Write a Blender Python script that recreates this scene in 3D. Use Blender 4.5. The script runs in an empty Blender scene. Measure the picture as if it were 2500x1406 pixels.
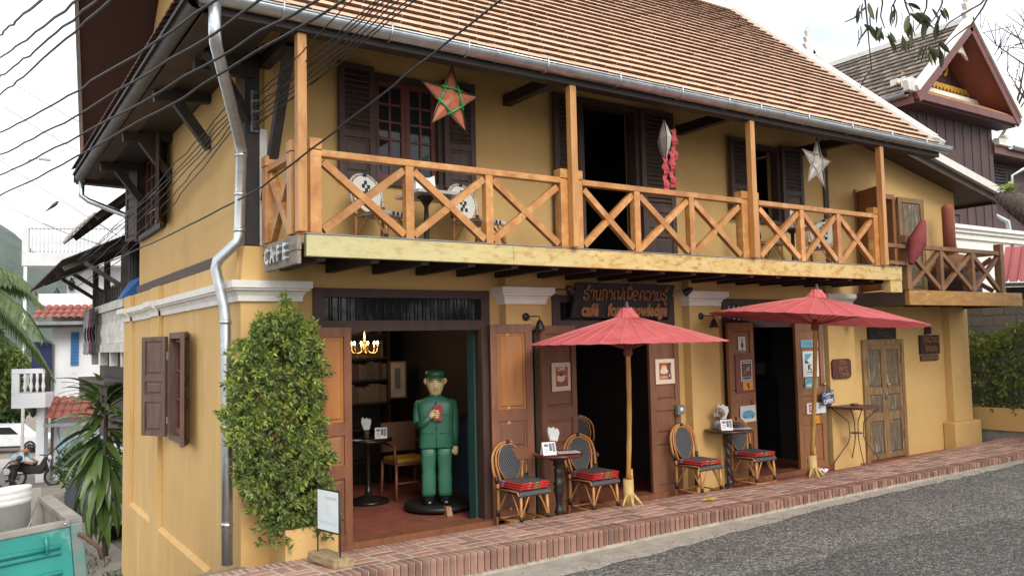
import bpy, bmesh, math, random
from mathutils import Vector, Matrix
random.seed(7)
SC = bpy.context.scene
COL = SC.collection

# ---------------------------------------------------------------- camera
cam_d = bpy.data.cameras.new('camera')
cam_d.sensor_width = 36.0
cam_d.lens = 2016.0 / 2500.0 * 36.0
cam_d.clip_start = 0.05
cam_d.clip_end = 3000
cam = bpy.data.objects.new('camera', cam_d)
COL.objects.link(cam)
CAMPOS = Vector((-2.11, -7.7, 1.92))
RT = Matrix(((0.83156963, -0.01844873, -0.55511403),
             (-0.55499695, -0.06662494, -0.82918002),
             (-0.02168712, 0.99760752, -0.06564226)))
cam.matrix_world = Matrix.Translation(CAMPOS) @ RT.to_4x4()
SC.camera = cam
FWD = Vector((0.55511403, 0.82918002, 0.06564226))

# ---------------------------------------------------------------- light
SUN_DIR = Vector((-0.14, -0.80, 0.58)).normalized()      # towards the sun
world = bpy.data.worlds.new('World')
SC.world = world
world.use_nodes = True
nt = world.node_tree
for n in list(nt.nodes): nt.nodes.remove(n)
w_out = nt.nodes.new('ShaderNodeOutputWorld')
w_bg = nt.nodes.new('ShaderNodeBackground')
w_sky = nt.nodes.new('ShaderNodeTexSky')
w_sky.sky_type = 'NISHITA'
w_sky.sun_disc = False
w_sky.sun_elevation = math.asin(SUN_DIR.z)
w_sky.sun_rotation = math.atan2(SUN_DIR.x, SUN_DIR.y)
w_sky.air_density = 1.0
w_sky.dust_density = 3.0
w_tc = nt.nodes.new('ShaderNodeTexCoord')
w_map = nt.nodes.new('ShaderNodeMapping')
w_map.inputs['Scale'].default_value = (1.0, 1.0, 2.2)
w_no = nt.nodes.new('ShaderNodeTexNoise')
w_no.inputs['Scale'].default_value = 2.0
w_no.inputs['Detail'].default_value = 6
w_rp = nt.nodes.new('ShaderNodeValToRGB')
w_rp.color_ramp.elements[0].position = 0.30
w_rp.color_ramp.elements[0].color = (0.22, 0.22, 0.22, 1)
w_rp.color_ramp.elements[1].position = 0.52
w_rp.color_ramp.elements[1].color = (0.97, 0.97, 0.97, 1)
w_mix = nt.nodes.new('ShaderNodeMixRGB')
w_mix.inputs['Color2'].default_value = (9.2, 9.5, 9.9, 1)     # bright cloud layer
nt.links.new(w_tc.outputs['Generated'], w_map.inputs['Vector'])
nt.links.new(w_map.outputs['Vector'], w_no.inputs['Vector'])
nt.links.new(w_no.outputs['Fac'], w_rp.inputs['Fac'])
nt.links.new(w_rp.outputs['Color'], w_mix.inputs['Fac'])
nt.links.new(w_sky.outputs['Color'], w_mix.inputs['Color1'])
nt.links.new(w_mix.outputs['Color'], w_bg.inputs['Color'])
w_bg.inputs['Strength'].default_value = 0.12
nt.links.new(w_bg.outputs['Background'], w_out.inputs['Surface'])

sun_d = bpy.data.lights.new('sun', 'SUN')
sun_d.energy = 1.5
sun_d.angle = math.radians(30)
sun_d.color = (1.0, 0.96, 0.9)
sun = bpy.data.objects.new('sun', sun_d)
COL.objects.link(sun)
sun.rotation_euler = SUN_DIR.to_track_quat('Z', 'Y').to_euler()

vs = SC.view_settings
vs.view_transform = 'Standard'
vs.look = 'None'
vs.exposure = 0.66
vs.gamma = 1.0
SC.cycles.max_bounces = 6
SC.cycles.diffuse_bounces = 4
SC.cycles.glossy_bounces = 3
SC.cycles.transparent_max_bounces = 6

# ---------------------------------------------------------------- materials
MATS = {}
def _n(nt, t): return nt.nodes.new(t)
def lerp(a, b, t): return a + (b - a) * t
def mat(name, c1, c2=None, scale=6.0, rough=0.75, bump=0.0, bscale=None, stretch=(1, 1, 1), metal=0.0,
        rnd=0.0, spots=None, spot_scale=9.0, spot_lo=0.55, spot_hi=0.7, emit=0.0, trans=0.0, detail=5.0, alpha=None, spec=0.5, spot_stretch=None):
    if name in MATS: return MATS[name]
    m = bpy.data.materials.new(name)
    m.use_nodes = True
    nt = m.node_tree
    bs = nt.nodes['Principled BSDF']
    bs.inputs['Roughness'].default_value = rough
    bs.inputs['Metallic'].default_value = metal
    bs.inputs['Specular IOR Level'].default_value = spec
    tc = _n(nt, 'ShaderNodeTexCoord')
    mp = _n(nt, 'ShaderNodeMapping')
    mp.inputs['Scale'].default_value = stretch
    nt.links.new(tc.outputs['Object'], mp.inputs['Vector'])
    if c2 is None: c2 = tuple(x * 0.8 for x in c1)
    no = _n(nt, 'ShaderNodeTexNoise')
    no.inputs['Scale'].default_value = scale
    no.inputs['Detail'].default_value = detail
    no.inputs['Roughness'].default_value = 0.6
    nt.links.new(mp.outputs['Vector'], no.inputs['Vector'])
    rp = _n(nt, 'ShaderNodeValToRGB')
    rp.color_ramp.elements[0].position = 0.32
    rp.color_ramp.elements[1].position = 0.68
    rp.color_ramp.elements[0].color = (*c2, 1)
    rp.color_ramp.elements[1].color = (*c1, 1)
    nt.links.new(no.outputs['Fac'], rp.inputs['Fac'])
    col = rp.outputs['Color']
    if spots:
        n2 = _n(nt, 'ShaderNodeTexNoise')
        n2.inputs['Scale'].default_value = spot_scale
        n2.inputs['Detail'].default_value = 7
        n2.inputs['Roughness'].default_value = 0.65
        if spot_stretch:
            mp2 = _n(nt, 'ShaderNodeMapping')
            mp2.inputs['Scale'].default_value = spot_stretch
            mp2.inputs['Location'].default_value = (3.1, 1.7, 5.3)
            nt.links.new(tc.outputs['Object'], mp2.inputs['Vector'])
            nt.links.new(mp2.outputs['Vector'], n2.inputs['Vector'])
        else:
            nt.links.new(mp.outputs['Vector'], n2.inputs['Vector'])
        r2 = _n(nt, 'ShaderNodeValToRGB')
        r2.color_ramp.elements[0].position = spot_lo
        r2.color_ramp.elements[1].position = spot_hi
        nt.links.new(n2.outputs['Fac'], r2.inputs['Fac'])
        mx = _n(nt, 'ShaderNodeMixRGB')
        nt.links.new(r2.outputs['Color'], mx.inputs['Fac'])
        nt.links.new(col, mx.inputs['Color1'])
        mx.inputs['Color2'].default_value = (*spots, 1)
        col = mx.outputs['Color']
    if rnd:
        ge = _n(nt, 'ShaderNodeNewGeometry')
        oi = _n(nt, 'ShaderNodeObjectInfo')
        ad = _n(nt, 'ShaderNodeMath'); ad.operation = 'ADD'
        nt.links.new(ge.outputs['Random Per Island'], ad.inputs[0])
        nt.links.new(oi.outputs['Random'], ad.inputs[1])
        fr = _n(nt, 'ShaderNodeMath'); fr.operation = 'FRACT'
        nt.links.new(ad.outputs[0], fr.inputs[0])
        mr = _n(nt, 'ShaderNodeMapRange')
        mr.inputs['To Min'].default_value = 1 - rnd
        mr.inputs['To Max'].default_value = 1 + rnd
        nt.links.new(fr.outputs[0], mr.inputs['Value'])
        hs = _n(nt, 'ShaderNodeHueSaturation')
        nt.links.new(mr.outputs['Result'], hs.inputs['Value'])
        nt.links.new(col, hs.inputs['Color'])
        col = hs.outputs['Color']
    nt.links.new(col, bs.inputs['Base Color'])
    if bump:
        nb = _n(nt, 'ShaderNodeTexNoise')
        nb.inputs['Scale'].default_value = bscale or scale * 4
        nb.inputs['Detail'].default_value = 4
        nt.links.new(mp.outputs['Vector'], nb.inputs['Vector'])
        bp = _n(nt, 'ShaderNodeBump')
        bp.inputs['Strength'].default_value = bump
        bp.inputs['Distance'].default_value = 0.02
        nt.links.new(nb.outputs['Fac'], bp.inputs['Height'])
        nt.links.new(bp.outputs['Normal'], bs.inputs['Normal'])
    if emit:
        bs.inputs['Emission Color'].default_value = (*c1, 1)
        bs.inputs['Emission Strength'].default_value = emit
    if trans:
        out = nt.nodes['Material Output']
        tr = _n(nt, 'ShaderNodeBsdfTranslucent')
        nt.links.new(col, tr.inputs['Color'])
        ms = _n(nt, 'ShaderNodeMixShader')
        ms.inputs['Fac'].default_value = trans
        nt.links.new(bs.outputs['BSDF'], ms.inputs[1])
        nt.links.new(tr.outputs['BSDF'], ms.inputs[2])
        nt.links.new(ms.outputs['Shader'], out.inputs['Surface'])
    MATS[name] = m
    return m

def weave_mat(name, ca, cb, scale, rough=0.45, axis='XZ'):
    """plaited cane: two colours in a fine checker with relief"""
    m = bpy.data.materials.new(name); m.use_nodes = True
    nt = m.node_tree; bs = nt.nodes['Principled BSDF']
    bs.inputs['Roughness'].default_value = rough
    tc = _n(nt, 'ShaderNodeTexCoord')
    sx = _n(nt, 'ShaderNodeSeparateXYZ'); nt.links.new(tc.outputs['Object'], sx.inputs[0])
    def sinw(sock, s):
        mu = _n(nt, 'ShaderNodeMath'); mu.operation = 'MULTIPLY'; mu.inputs[1].default_value = s
        nt.links.new(sock, mu.inputs[0])
        si = _n(nt, 'ShaderNodeMath'); si.operation = 'SINE'; nt.links.new(mu.outputs[0], si.inputs[0])
        return si.outputs[0]
    a = sinw(sx.outputs[axis[0]], scale); b_ = sinw(sx.outputs[axis[1]], scale)
    pr = _n(nt, 'ShaderNodeMath'); pr.operation = 'MULTIPLY'
    nt.links.new(a, pr.inputs[0]); nt.links.new(b_, pr.inputs[1])
    mr = _n(nt, 'ShaderNodeMapRange'); mr.inputs['From Min'].default_value = 0.15; mr.inputs['From Max'].default_value = 0.6
    nt.links.new(pr.outputs[0], mr.inputs['Value'])
    mx = _n(nt, 'ShaderNodeMixRGB'); mx.inputs['Color1'].default_value = (*ca, 1); mx.inputs['Color2'].default_value = (*cb, 1)
    nt.links.new(mr.outputs['Result'], mx.inputs['Fac'])
    nt.links.new(mx.outputs['Color'], bs.inputs['Base Color'])
    bp = _n(nt, 'ShaderNodeBump'); bp.inputs['Strength'].default_value = 0.6; bp.inputs['Distance'].default_value = 0.004
    nt.links.new(pr.outputs[0], bp.inputs['Height']); nt.links.new(bp.outputs['Normal'], bs.inputs['Normal'])
    MATS[name] = m
    return m

def flower_mat(name):
    m = bpy.data.materials.new(name); m.use_nodes = True
    nt = m.node_tree; bs = nt.nodes['Principled BSDF']; bs.inputs['Roughness'].default_value = 0.9
    tc = _n(nt, 'ShaderNodeTexCoord')
    vo = _n(nt, 'ShaderNodeTexVoronoi'); vo.inputs['Scale'].default_value = 17
    nt.links.new(tc.outputs['Object'], vo.inputs['Vector'])
    r1 = _n(nt, 'ShaderNodeValToRGB'); r1.color_ramp.interpolation = 'CONSTANT'
    e = r1.color_ramp.elements
    e[0].position = 0; e[0].color = (1, 1, 1, 1); e[1].position = 0.34; e[1].color = (0, 0, 0, 1)
    nt.links.new(vo.outputs['Distance'], r1.inputs['Fac'])
    sp = _n(nt, 'ShaderNodeSeparateXYZ'); nt.links.new(vo.outputs['Color'], sp.inputs[0])
    r2 = _n(nt, 'ShaderNodeValToRGB'); r2.color_ramp.interpolation = 'CONSTANT'
    cols = [(0.0, (0.62, 0.38, 0.04)), (0.25, (0.08, 0.22, 0.08)), (0.42, (0.60, 0.10, 0.16)), (0.6, (0.42, 0.025, 0.02)), (0.78, (0.14, 0.24, 0.42)), (0.88, (0.65, 0.5, 0.4))]
    e = r2.color_ramp.elements
    while len(e) < len(cols): e.new(0.5)
    for el, (p, c) in zip(e, cols): el.position = p; el.color = (*c, 1)
    nt.links.new(sp.outputs[0], r2.inputs['Fac'])
    mx = _n(nt, 'ShaderNodeMixRGB'); mx.inputs['Color1'].default_value = (0.42, 0.018, 0.018, 1)
    nt.links.new(r1.outputs['Color'], mx.inputs['Fac']); nt.links.new(r2.outputs['Color'], mx.inputs['Color2'])
    nt.links.new(mx.outputs['Color'], bs.inputs['Base Color'])
    MATS[name] = m
    return m

def glass_mat(name, tint=(0.02, 0.022, 0.025), rough=0.05):
    m = bpy.data.materials.new(name); m.use_nodes = True
    bs = m.node_tree.nodes['Principled BSDF']
    bs.inputs['Base Color'].default_value = (*tint, 1)
    bs.inputs['Roughness'].default_value = rough
    bs.inputs['Specular IOR Level'].default_value = 0.4
    MATS[name] = m
    return m

# plaster and stone
PL = mat('yellow_plaster', (0.60, 0.385, 0.150), (0.55, 0.345, 0.128), 1.6, 0.88, 0.10, 40, spots=(0.49, 0.30, 0.105), spot_scale=1.3, spot_lo=0.52, spot_hi=0.8)
PLS = mat('yellow_plaster_streaked', (0.60, 0.385, 0.148), (0.54, 0.335, 0.118), 1.4, 0.88, 0.10, 40, stretch=(1, 1, 1), spots=(0.65, 0.455, 0.205), spot_scale=2.4, spot_lo=0.50, spot_hi=0.74, spot_stretch=(1, 1.5, 0.22))
WH = mat('white_paint', (0.74, 0.72, 0.67), (0.64, 0.61, 0.55), 5, 0.7, 0.05, 30)
WHD = mat('aged_white_paint', (0.68, 0.66, 0.62), (0.44, 0.42, 0.38), 4, 0.8, 0.1, 30, spots=(0.30, 0.28, 0.25), spot_lo=0.6, spot_hi=0.75)
CONC = mat('concrete', (0.34, 0.32, 0.28), (0.24, 0.225, 0.195), 5, 0.9, 0.25, 60)
BLOCK = mat('concrete_block', (0.30, 0.275, 0.235), (0.21, 0.19, 0.165), 7, 0.95, 0.4, 50, rnd=0.12)
MORT = mat('mortar', (0.52, 0.45, 0.36), (0.34, 0.28, 0.22), 9, 0.95, 0.3, 60)
BRICK = mat('clay_brick', (0.385, 0.225, 0.168), (0.275, 0.140, 0.098), 9, 0.9, 0.3, 70, rnd=0.30, spots=(0.24, 0.12, 0.09), spot_scale=11, spot_lo=0.58, spot_hi=0.8)
BRICKG = mat('grimy_kerb_brick', (0.30, 0.160, 0.115), (0.165, 0.085, 0.062), 9, 0.9, 0.3, 70, rnd=0.32, spots=(0.36, 0.27, 0.21), spot_scale=9, spot_lo=0.56, spot_hi=0.78)
REDF = mat('red_floor_paint', (0.30, 0.085, 0.055), (0.20, 0.055, 0.035), 3, 0.55, 0.05, 30, spots=(0.27, 0.13, 0.09), spot_lo=0.5, spot_hi=0.7)
def asphalt_mat(name, lo, hi):
    m = bpy.data.materials.new(name); m.use_nodes = True
    nt = m.node_tree; bs = nt.nodes['Principled BSDF']; bs.inputs['Roughness'].default_value = 0.95
    tc = _n(nt, 'ShaderNodeTexCoord')
    vo = _n(nt, 'ShaderNodeTexVoronoi'); vo.inputs['Scale'].default_value = 44
    nt.links.new(tc.outputs['Object'], vo.inputs['Vector'])
    sp = _n(nt, 'ShaderNodeSeparateXYZ'); nt.links.new(vo.outputs['Color'], sp.inputs[0])
    rp = _n(nt, 'ShaderNodeValToRGB'); e = rp.color_ramp.elements
    e[0].position = 0.1; e[0].color = (lo, lo * .93, lo * .82, 1); e[1].position = 1.0; e[1].color = (hi, hi * .92, hi * .79, 1)
    md = e.new(0.62); md.color = (lerp(lo, hi, .33), lerp(lo, hi, .33) * .94, lerp(lo, hi, .33) * .84, 1)
    nt.links.new(sp.outputs[0], rp.inputs['Fac'])
    n2 = _n(nt, 'ShaderNodeTexNoise'); n2.inputs['Scale'].default_value = 1.1; n2.inputs['Detail'].default_value = 5
    nt.links.new(tc.outputs['Object'], n2.inputs['Vector'])
    mr = _n(nt, 'ShaderNodeMapRange'); mr.inputs['From Min'].default_value = .3; mr.inputs['From Max'].default_value = .7; mr.inputs['To Min'].default_value = .84; mr.inputs['To Max'].default_value = 1.12
    nt.links.new(n2.outputs['Fac'], mr.inputs['Value'])
    hs = _n(nt, 'ShaderNodeHueSaturation'); nt.links.new(mr.outputs['Result'], hs.inputs['Value']); nt.links.new(rp.outputs['Color'], hs.inputs['Color'])
    nt.links.new(hs.outputs['Color'], bs.inputs['Base Color'])
    bp = _n(nt, 'ShaderNodeBump'); bp.inputs['Strength'].default_value = 1.0; bp.inputs['Distance'].default_value = .02; bp.invert = True
    nt.links.new(vo.outputs['Distance'], bp.inputs['Height']); nt.links.new(bp.outputs['Normal'], bs.inputs['Normal'])
    MATS[name] = m; return m
ASPH = asphalt_mat('asphalt', 0.065, 0.28)
DIRT = mat('alley_dirt', (0.26, 0.215, 0.17), (0.17, 0.14, 0.11), 1.6, 0.95, 0.5, 20, spots=(0.13, 0.12, 0.09), spot_scale=2.2, spot_lo=0.5, spot_hi=0.7)
SOIL = mat('soil', (0.09, 0.055, 0.035), (0.045, 0.028, 0.02), 30, 1.0, 0.8, 60)
# wood
RAILW = mat('varnished_rail_wood', (0.50, 0.235, 0.070), (0.34, 0.130, 0.034), 4, 0.42, 0.08, 30, stretch=(1.4, 1.4, 1.4), rnd=.16, spots=(0.60, 0.34, 0.13), spot_scale=4.5, spot_lo=0.50, spot_hi=0.72)
RAILD = mat('weathered_rail_wood', (0.26, 0.125, 0.05), (0.15, 0.068, 0.028), 5, 0.6, 0.08, 30, spots=(0.33, 0.19, 0.09), spot_scale=3.5, spot_lo=0.55, spot_hi=0.75)
POSTW = mat('pale_post_wood', (0.52, 0.27, 0.09), (0.40, 0.175, 0.048), 4, 0.42, 0.06, 30, stretch=(3, 3, 0.5), spots=(0.30, 0.12, 0.03), spot_scale=6, spot_lo=0.56, spot_hi=0.72)
BEAMW = mat('flaking_painted_beam', (0.58, 0.45, 0.20), (0.50, 0.33, 0.10), 3.2, 0.7, 0.15, 25, stretch=(1, 2.5, 2.5), spots=(0.33, 0.135, 0.03), spot_scale=6, spot_lo=0.54, spot_hi=0.68)
BEAMG = mat('flaking_green_beam', (0.55, 0.49, 0.26), (0.44, 0.45, 0.25), 3.0, 0.7, 0.15, 25, stretch=(1, 2.5, 2.5), spots=(0.40, 0.20, 0.05), spot_scale=7, spot_lo=0.56, spot_hi=0.7)
def beam_mat():
    m = mat('painted_balcony_beam', (0.58, 0.45, 0.20), (0.50, 0.34, 0.11), 3.2, 0.7, 0.15, 25, stretch=(1, 2.5, 2.5), spots=(0.36, 0.155, 0.035), spot_scale=7, spot_lo=0.50, spot_hi=0.66)
    nt = m.node_tree; bs = nt.nodes['Principled BSDF']; src = bs.inputs['Base Color'].links[0].from_socket
    ge = _n(nt, 'ShaderNodeNewGeometry'); sx = _n(nt, 'ShaderNodeSeparateXYZ'); nt.links.new(ge.outputs['Position'], sx.inputs[0])
    no = _n(nt, 'ShaderNodeTexNoise'); no.inputs['Scale'].default_value = 1.8; nt.links.new(ge.outputs['Position'], no.inputs['Vector'])
    ad = _n(nt, 'ShaderNodeMath'); ad.operation = 'MULTIPLY_ADD'; ad.inputs[1].default_value = 3.4; nt.links.new(no.outputs['Fac'], ad.inputs[0]); nt.links.new(sx.outputs['X'], ad.inputs[2])
    mr = _n(nt, 'ShaderNodeMapRange'); mr.inputs['From Min'].default_value = 1.6; mr.inputs['From Max'].default_value = 5.2; mr.inputs['To Min'].default_value = .75; mr.inputs['To Max'].default_value = 0; nt.links.new(ad.outputs[0], mr.inputs['Value'])
    mx = _n(nt, 'ShaderNodeMixRGB'); nt.links.new(mr.outputs['Result'], mx.inputs['Fac']); nt.links.new(src, mx.inputs['Color1']); mx.inputs['Color2'].default_value = (0.46, 0.46, 0.25, 1)
    nt.links.new(mx.outputs['Color'], bs.inputs['Base Color']); return m
BEAMP = beam_mat()
BEAMO = mat('orange_terrace_beam', (0.42, 0.22, 0.055), (0.28, 0.12, 0.028), 4, 0.6, 0.12, 25, stretch=(1, 3, 3), spots=(0.5, 0.33, 0.12), spot_scale=6, spot_lo=0.56, spot_hi=0.7)
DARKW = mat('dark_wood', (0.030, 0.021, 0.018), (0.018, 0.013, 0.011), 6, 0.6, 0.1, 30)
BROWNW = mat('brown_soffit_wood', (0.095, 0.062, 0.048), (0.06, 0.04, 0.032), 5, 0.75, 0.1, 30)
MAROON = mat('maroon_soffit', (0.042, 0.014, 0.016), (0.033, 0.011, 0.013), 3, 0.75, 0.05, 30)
SHUT = mat('dark_shutter_wood', (0.075, 0.045, 0.036), (0.045, 0.027, 0.022), 6, 0.65, 0.1, 30, stretch=(3, 3, 0.6))
DOORW = mat('red_brown_door_wood', (0.24, 0.092, 0.042), (0.16, 0.058, 0.026), 4, 0.5, 0.06, 30, stretch=(3, 3, 0.6), spots=(0.24, 0.17, 0.12), spot_scale=6, spot_lo=0.6, spot_hi=0.75)
DOORP = mat('orange_door_panel', (0.42, 0.170, 0.044), (0.31, 0.110, 0.026), 2.5, 0.45, 0.05, 30, stretch=(3, 3, 0.5), spots=(0.22, 0.075, 0.02), spot_scale=4, spot_lo=0.58, spot_hi=0.75)
DOORB = mat('brown_door_panel', (0.205, 0.088, 0.044), (0.145, 0.058, 0.028), 3, 0.5, 0.06, 30, stretch=(3, 3, 0.5))
DOORO = mat('tan_door_wood', (0.30, 0.135, 0.052), (0.22, 0.090, 0.033), 3, 0.5, 0.06, 30, stretch=(3, 3, 0.5))
FRAMEW = mat('dark_frame_wood', (0.07, 0.034, 0.026), (0.042, 0.022, 0.018), 5, 0.6, 0.1, 30, stretch=(2, 2, 0.7))
OLDW = mat('worn_grey_brown_door', (0.30, 0.170, 0.065), (0.13, 0.070, 0.028), 6, 0.7, 0.2, 30, stretch=(5, 5, 0.5), spots=(0.36, 0.30, 0.20), spot_scale=8, spot_lo=0.55, spot_hi=0.68)
OLDWP = mat('bleached_door_panel', (0.17, 0.125, 0.075), (0.085, 0.060, 0.036), 8, 0.75, 0.25, 30, stretch=(6, 6, 0.4), spots=(0.44, 0.40, 0.31), spot_scale=9, spot_lo=0.56, spot_hi=0.66)
WSHUT = mat('weathered_shutter_wood', (0.15, 0.082, 0.058), (0.085, 0.05, 0.038), 6, 0.6, 0.15, 30, stretch=(4, 4, 0.6), spots=(0.22, 0.17, 0.14), spot_scale=8, spot_lo=0.6, spot_hi=0.75)
REDW = mat('red_window_wood', (0.19, 0.055, 0.035), (0.14, 0.04, 0.026), 5, 0.5)
GREYW = mat('grey_weathered_wood', (0.30, 0.25, 0.20), (0.16, 0.13, 0.105), 7, 0.85, 0.3, 30, stretch=(3, 1, 3))
ALLEYW = mat('grey_old_timber', (0.13, 0.115, 0.10), (0.07, 0.062, 0.054), 6, 0.9, 0.2, 30)
# metal
GALV = mat('galvanised_steel', (0.62, 0.64, 0.65), (0.44, 0.46, 0.47), 5, 0.34, 0.05, 18, metal=0.9, spots=(0.75, 0.77, 0.78), spot_scale=8, spot_lo=0.55, spot_hi=0.75)
GALVD = mat('dull_zinc', (0.33, 0.34, 0.35), (0.22, 0.225, 0.235), 4, 0.5, 0.05, 20, metal=0.6)
IRON = mat('black_iron', (0.025, 0.023, 0.022), (0.015, 0.014, 0.014), 8, 0.5, 0.05, 40)
RUST = mat('rusty_iron', (0.13, 0.065, 0.04), (0.07, 0.04, 0.03), 9, 0.8, 0.2, 40)
WIREM = mat('black_cable', (0.022, 0.022, 0.024), (0.016, 0.016, 0.018), 5, 0.55)
BRASS = mat('brass', (0.75, 0.52, 0.22), (0.5, 0.35, 0.14), 8, 0.3, metal=1.0)
# tiles
TILE = mat('clay_roof_tile', (0.69, 0.445, 0.290), (0.59, 0.345, 0.205), 5, 0.85, 0.15, 50, rnd=0.12, spots=(0.36, 0.21, 0.14), spot_scale=5, spot_lo=0.58, spot_hi=0.8)
TILEE = mat('dark_tile_edge', (0.085, 0.045, 0.032), (0.045, 0.025, 0.02), 20, .95)  # much darker colour for tile butts and pent tile undersides
TILED = mat('dark_slate_tile', (0.21, 0.165, 0.13), (0.10, 0.078, 0.064), 5, 0.9, 0.2, 40, rnd=0.45)
TILEO = mat('orange_pent_tile', (0.46, 0.22, 0.08), (0.30, 0.14, 0.06), 8, 0.85, 0.2, 40, rnd=0.2)
TILER = mat('red_barrel_tile', (0.34, 0.095, 0.065), (0.20, 0.06, 0.05), 5, 0.75, 0.2, 30, spots=(0.16, 0.10, 0.09), spot_lo=0.55, spot_hi=0.7)
GLASS = glass_mat('window_glass')
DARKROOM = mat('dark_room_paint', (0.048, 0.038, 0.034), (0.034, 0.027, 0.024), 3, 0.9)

# ---------------------------------------------------------------- helpers
def root_loc(o):
    v = Vector((0, 0, 0))
    while o is not None:
        v += o.location
        o = o.parent
    return v

def tag(o, label=None, cat=None, group=None, kind=None):
    if label: o['label'] = label
    if cat: o['category'] = cat
    if group: o['group'] = group
    if kind: o['kind'] = kind
    return o

def thing(name, label, cat, loc=(0, 0, 0), group=None):
    o = bpy.data.objects.new(name, None)
    o.empty_display_size = 0.1
    COL.objects.link(o)
    o.location = loc
    return tag(o, label, cat, group)

def rot_to(d):
    return Vector(d).normalized().to_track_quat('Z', 'Y').to_matrix()

class MB:
    def __init__(s): s.v = []; s.f = []; s.sm = []
    def add(s, vs, fs, smooth=False):
        k = len(s.v)
        s.v += [tuple(v) for v in vs]
        s.f += [tuple(i + k for i in f) for f in fs]
        s.sm += [smooth] * len(fs)
        return s
    def box(s, x0, x1, y0, y1, z0, z1):
        vs = [(x0, y0, z0), (x1, y0, z0), (x1, y1, z0), (x0, y1, z0), (x0, y0, z1), (x1, y0, z1), (x1, y1, z1), (x0, y1, z1)]
        return s.add(vs, [(0, 3, 2, 1), (4, 5, 6, 7), (0, 1, 5, 4), (1, 2, 6, 5), (2, 3, 7, 6), (3, 0, 4, 7)])
    def hexa(s, b, t):
        return s.add(list(b) + list(t), [(0, 3, 2, 1), (4, 5, 6, 7), (0, 1, 5, 4), (1, 2, 6, 5), (2, 3, 7, 6), (3, 0, 4, 7)])
    def cbox(s, c, size, M=None):
        c = Vector(c); hx, hy, hz = [k / 2 for k in size]
        vs = [Vector(p) for p in ((-hx, -hy, -hz), (hx, -hy, -hz), (hx, hy, -hz), (-hx, hy, -hz), (-hx, -hy, hz), (hx, -hy, hz), (hx, hy, hz), (-hx, hy, hz))]
        if M: vs = [M @ v for v in vs]
        return s.add([c + v for v in vs], [(0, 3, 2, 1), (4, 5, 6, 7), (0, 1, 5, 4), (1, 2, 6, 5), (2, 3, 7, 6), (3, 0, 4, 7)])
    def beam(s, p, q, w, h, up=(0, 0, 1)):
        """box from p to q; w across, h along 'up'"""
        p = Vector(p); q = Vector(q); d = (q - p).normalized(); up = Vector(up)
        side = d.cross(up).normalized(); u = side.cross(d).normalized()
        a = side * w / 2; b = u * h / 2
        return s.hexa([p - a - b, p + a - b, p + a + b, p - a + b], [q - a - b, q + a - b, q + a + b, q - a + b])
    def tube(s, pts, r, n=8, caps=True, closed=False):
        pts = [Vector(p) for p in pts]; m = len(pts)
        rs = r if isinstance(r, (list, tuple)) else [r] * m
        vs = []; prev = None
        for i, p in enumerate(pts):
            if closed: d = pts[(i + 1) % m] - pts[i - 1]
            else: d = pts[min(i + 1, m - 1)] - pts[max(i - 1, 0)]
            d.normalize()
            if prev is None:
                a = Vector((0, 0, 1)) if abs(d.z) < 0.9 else Vector((1, 0, 0))
                u = d.cross(a).normalized()
            else:
                u = prev - d * prev.dot(d)
                u = u.normalized() if u.length > 1e-6 else d.cross(Vector((0.3, 0.5, 0.8))).normalized()
            w = d.cross(u); prev = u
            for k in range(n):
                t = 2 * math.pi * k / n
                vs.append(p + (u * math.cos(t) + w * math.sin(t)) * rs[i])
        fs = []
        for i in range(m if closed else m - 1):
            j = (i + 1) % m
            for k in range(n):
                l = (k + 1) % n
                fs.append((i * n + k, i * n + l, j * n + l, j * n + k))
        s.add(vs, fs, True)
        if caps and not closed:
            k0 = len(s.v) - len(vs)
            s.f.append(tuple(k0 + k for k in reversed(range(n)))); s.sm.append(False)
            s.f.append(tuple(k0 + (m - 1) * n + k for k in range(n))); s.sm.append(False)
        return s
    def lathe(s, o, prof, n=16, axis=None):
        o = Vector(o); M = rot_to(axis) if axis else Matrix.Identity(3)
        vs = []; fs = []
        for r, z in prof:
            for k in range(n):
                t = 2 * math.pi * k / n
                vs.append(o + M @ Vector((r * math.cos(t), r * math.sin(t), z)))
        m = len(prof)
        for i in range(m - 1):
            for k in range(n):
                l = (k + 1) % n
                fs.append((i * n + k, i * n + l, (i + 1) * n + l, (i + 1) * n + k))
        s.add(vs, fs, True)
        k0 = len(s.v) - len(vs)
        if prof[0][0] > 1e-4: s.f.append(tuple(k0 + k for k in reversed(range(n)))); s.sm.append(False)
        if prof[-1][0] > 1e-4: s.f.append(tuple(k0 + (m - 1) * n + k for k in range(n))); s.sm.append(False)
        return s
    def prism(s, poly, o, ux, uy, uz, d):
        """polygon (u,v) in plane (ux,uy) at o, extruded by d along uz"""
        o = Vector(o); ux = Vector(ux); uy = Vector(uy); uz = Vector(uz); m = len(poly)
        vs = [o + ux * a + uy * b for a, b in poly] + [o + ux * a + uy * b + uz * d for a, b in poly]
        fs = [tuple(reversed(range(m))), tuple(range(m, 2 * m))] + [(i, (i + 1) % m, m + (i + 1) % m, m + i) for i in range(m)]
        return s.add(vs, fs)
    def mesh(s, name, off=(0, 0, 0)):
        me = bpy.data.meshes.new(name)
        ox, oy, oz = off
        me.from_pydata([(x - ox, y - oy, z - oz) for x, y, z in s.v], [], s.f)
        me.polygons.foreach_set('use_smooth', s.sm)
        me.update()
        bm = bmesh.new(); bm.from_mesh(me)
        bmesh.ops.recalc_face_normals(bm, faces=bm.faces)
        bm.to_mesh(me); bm.free()
        return me
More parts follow.
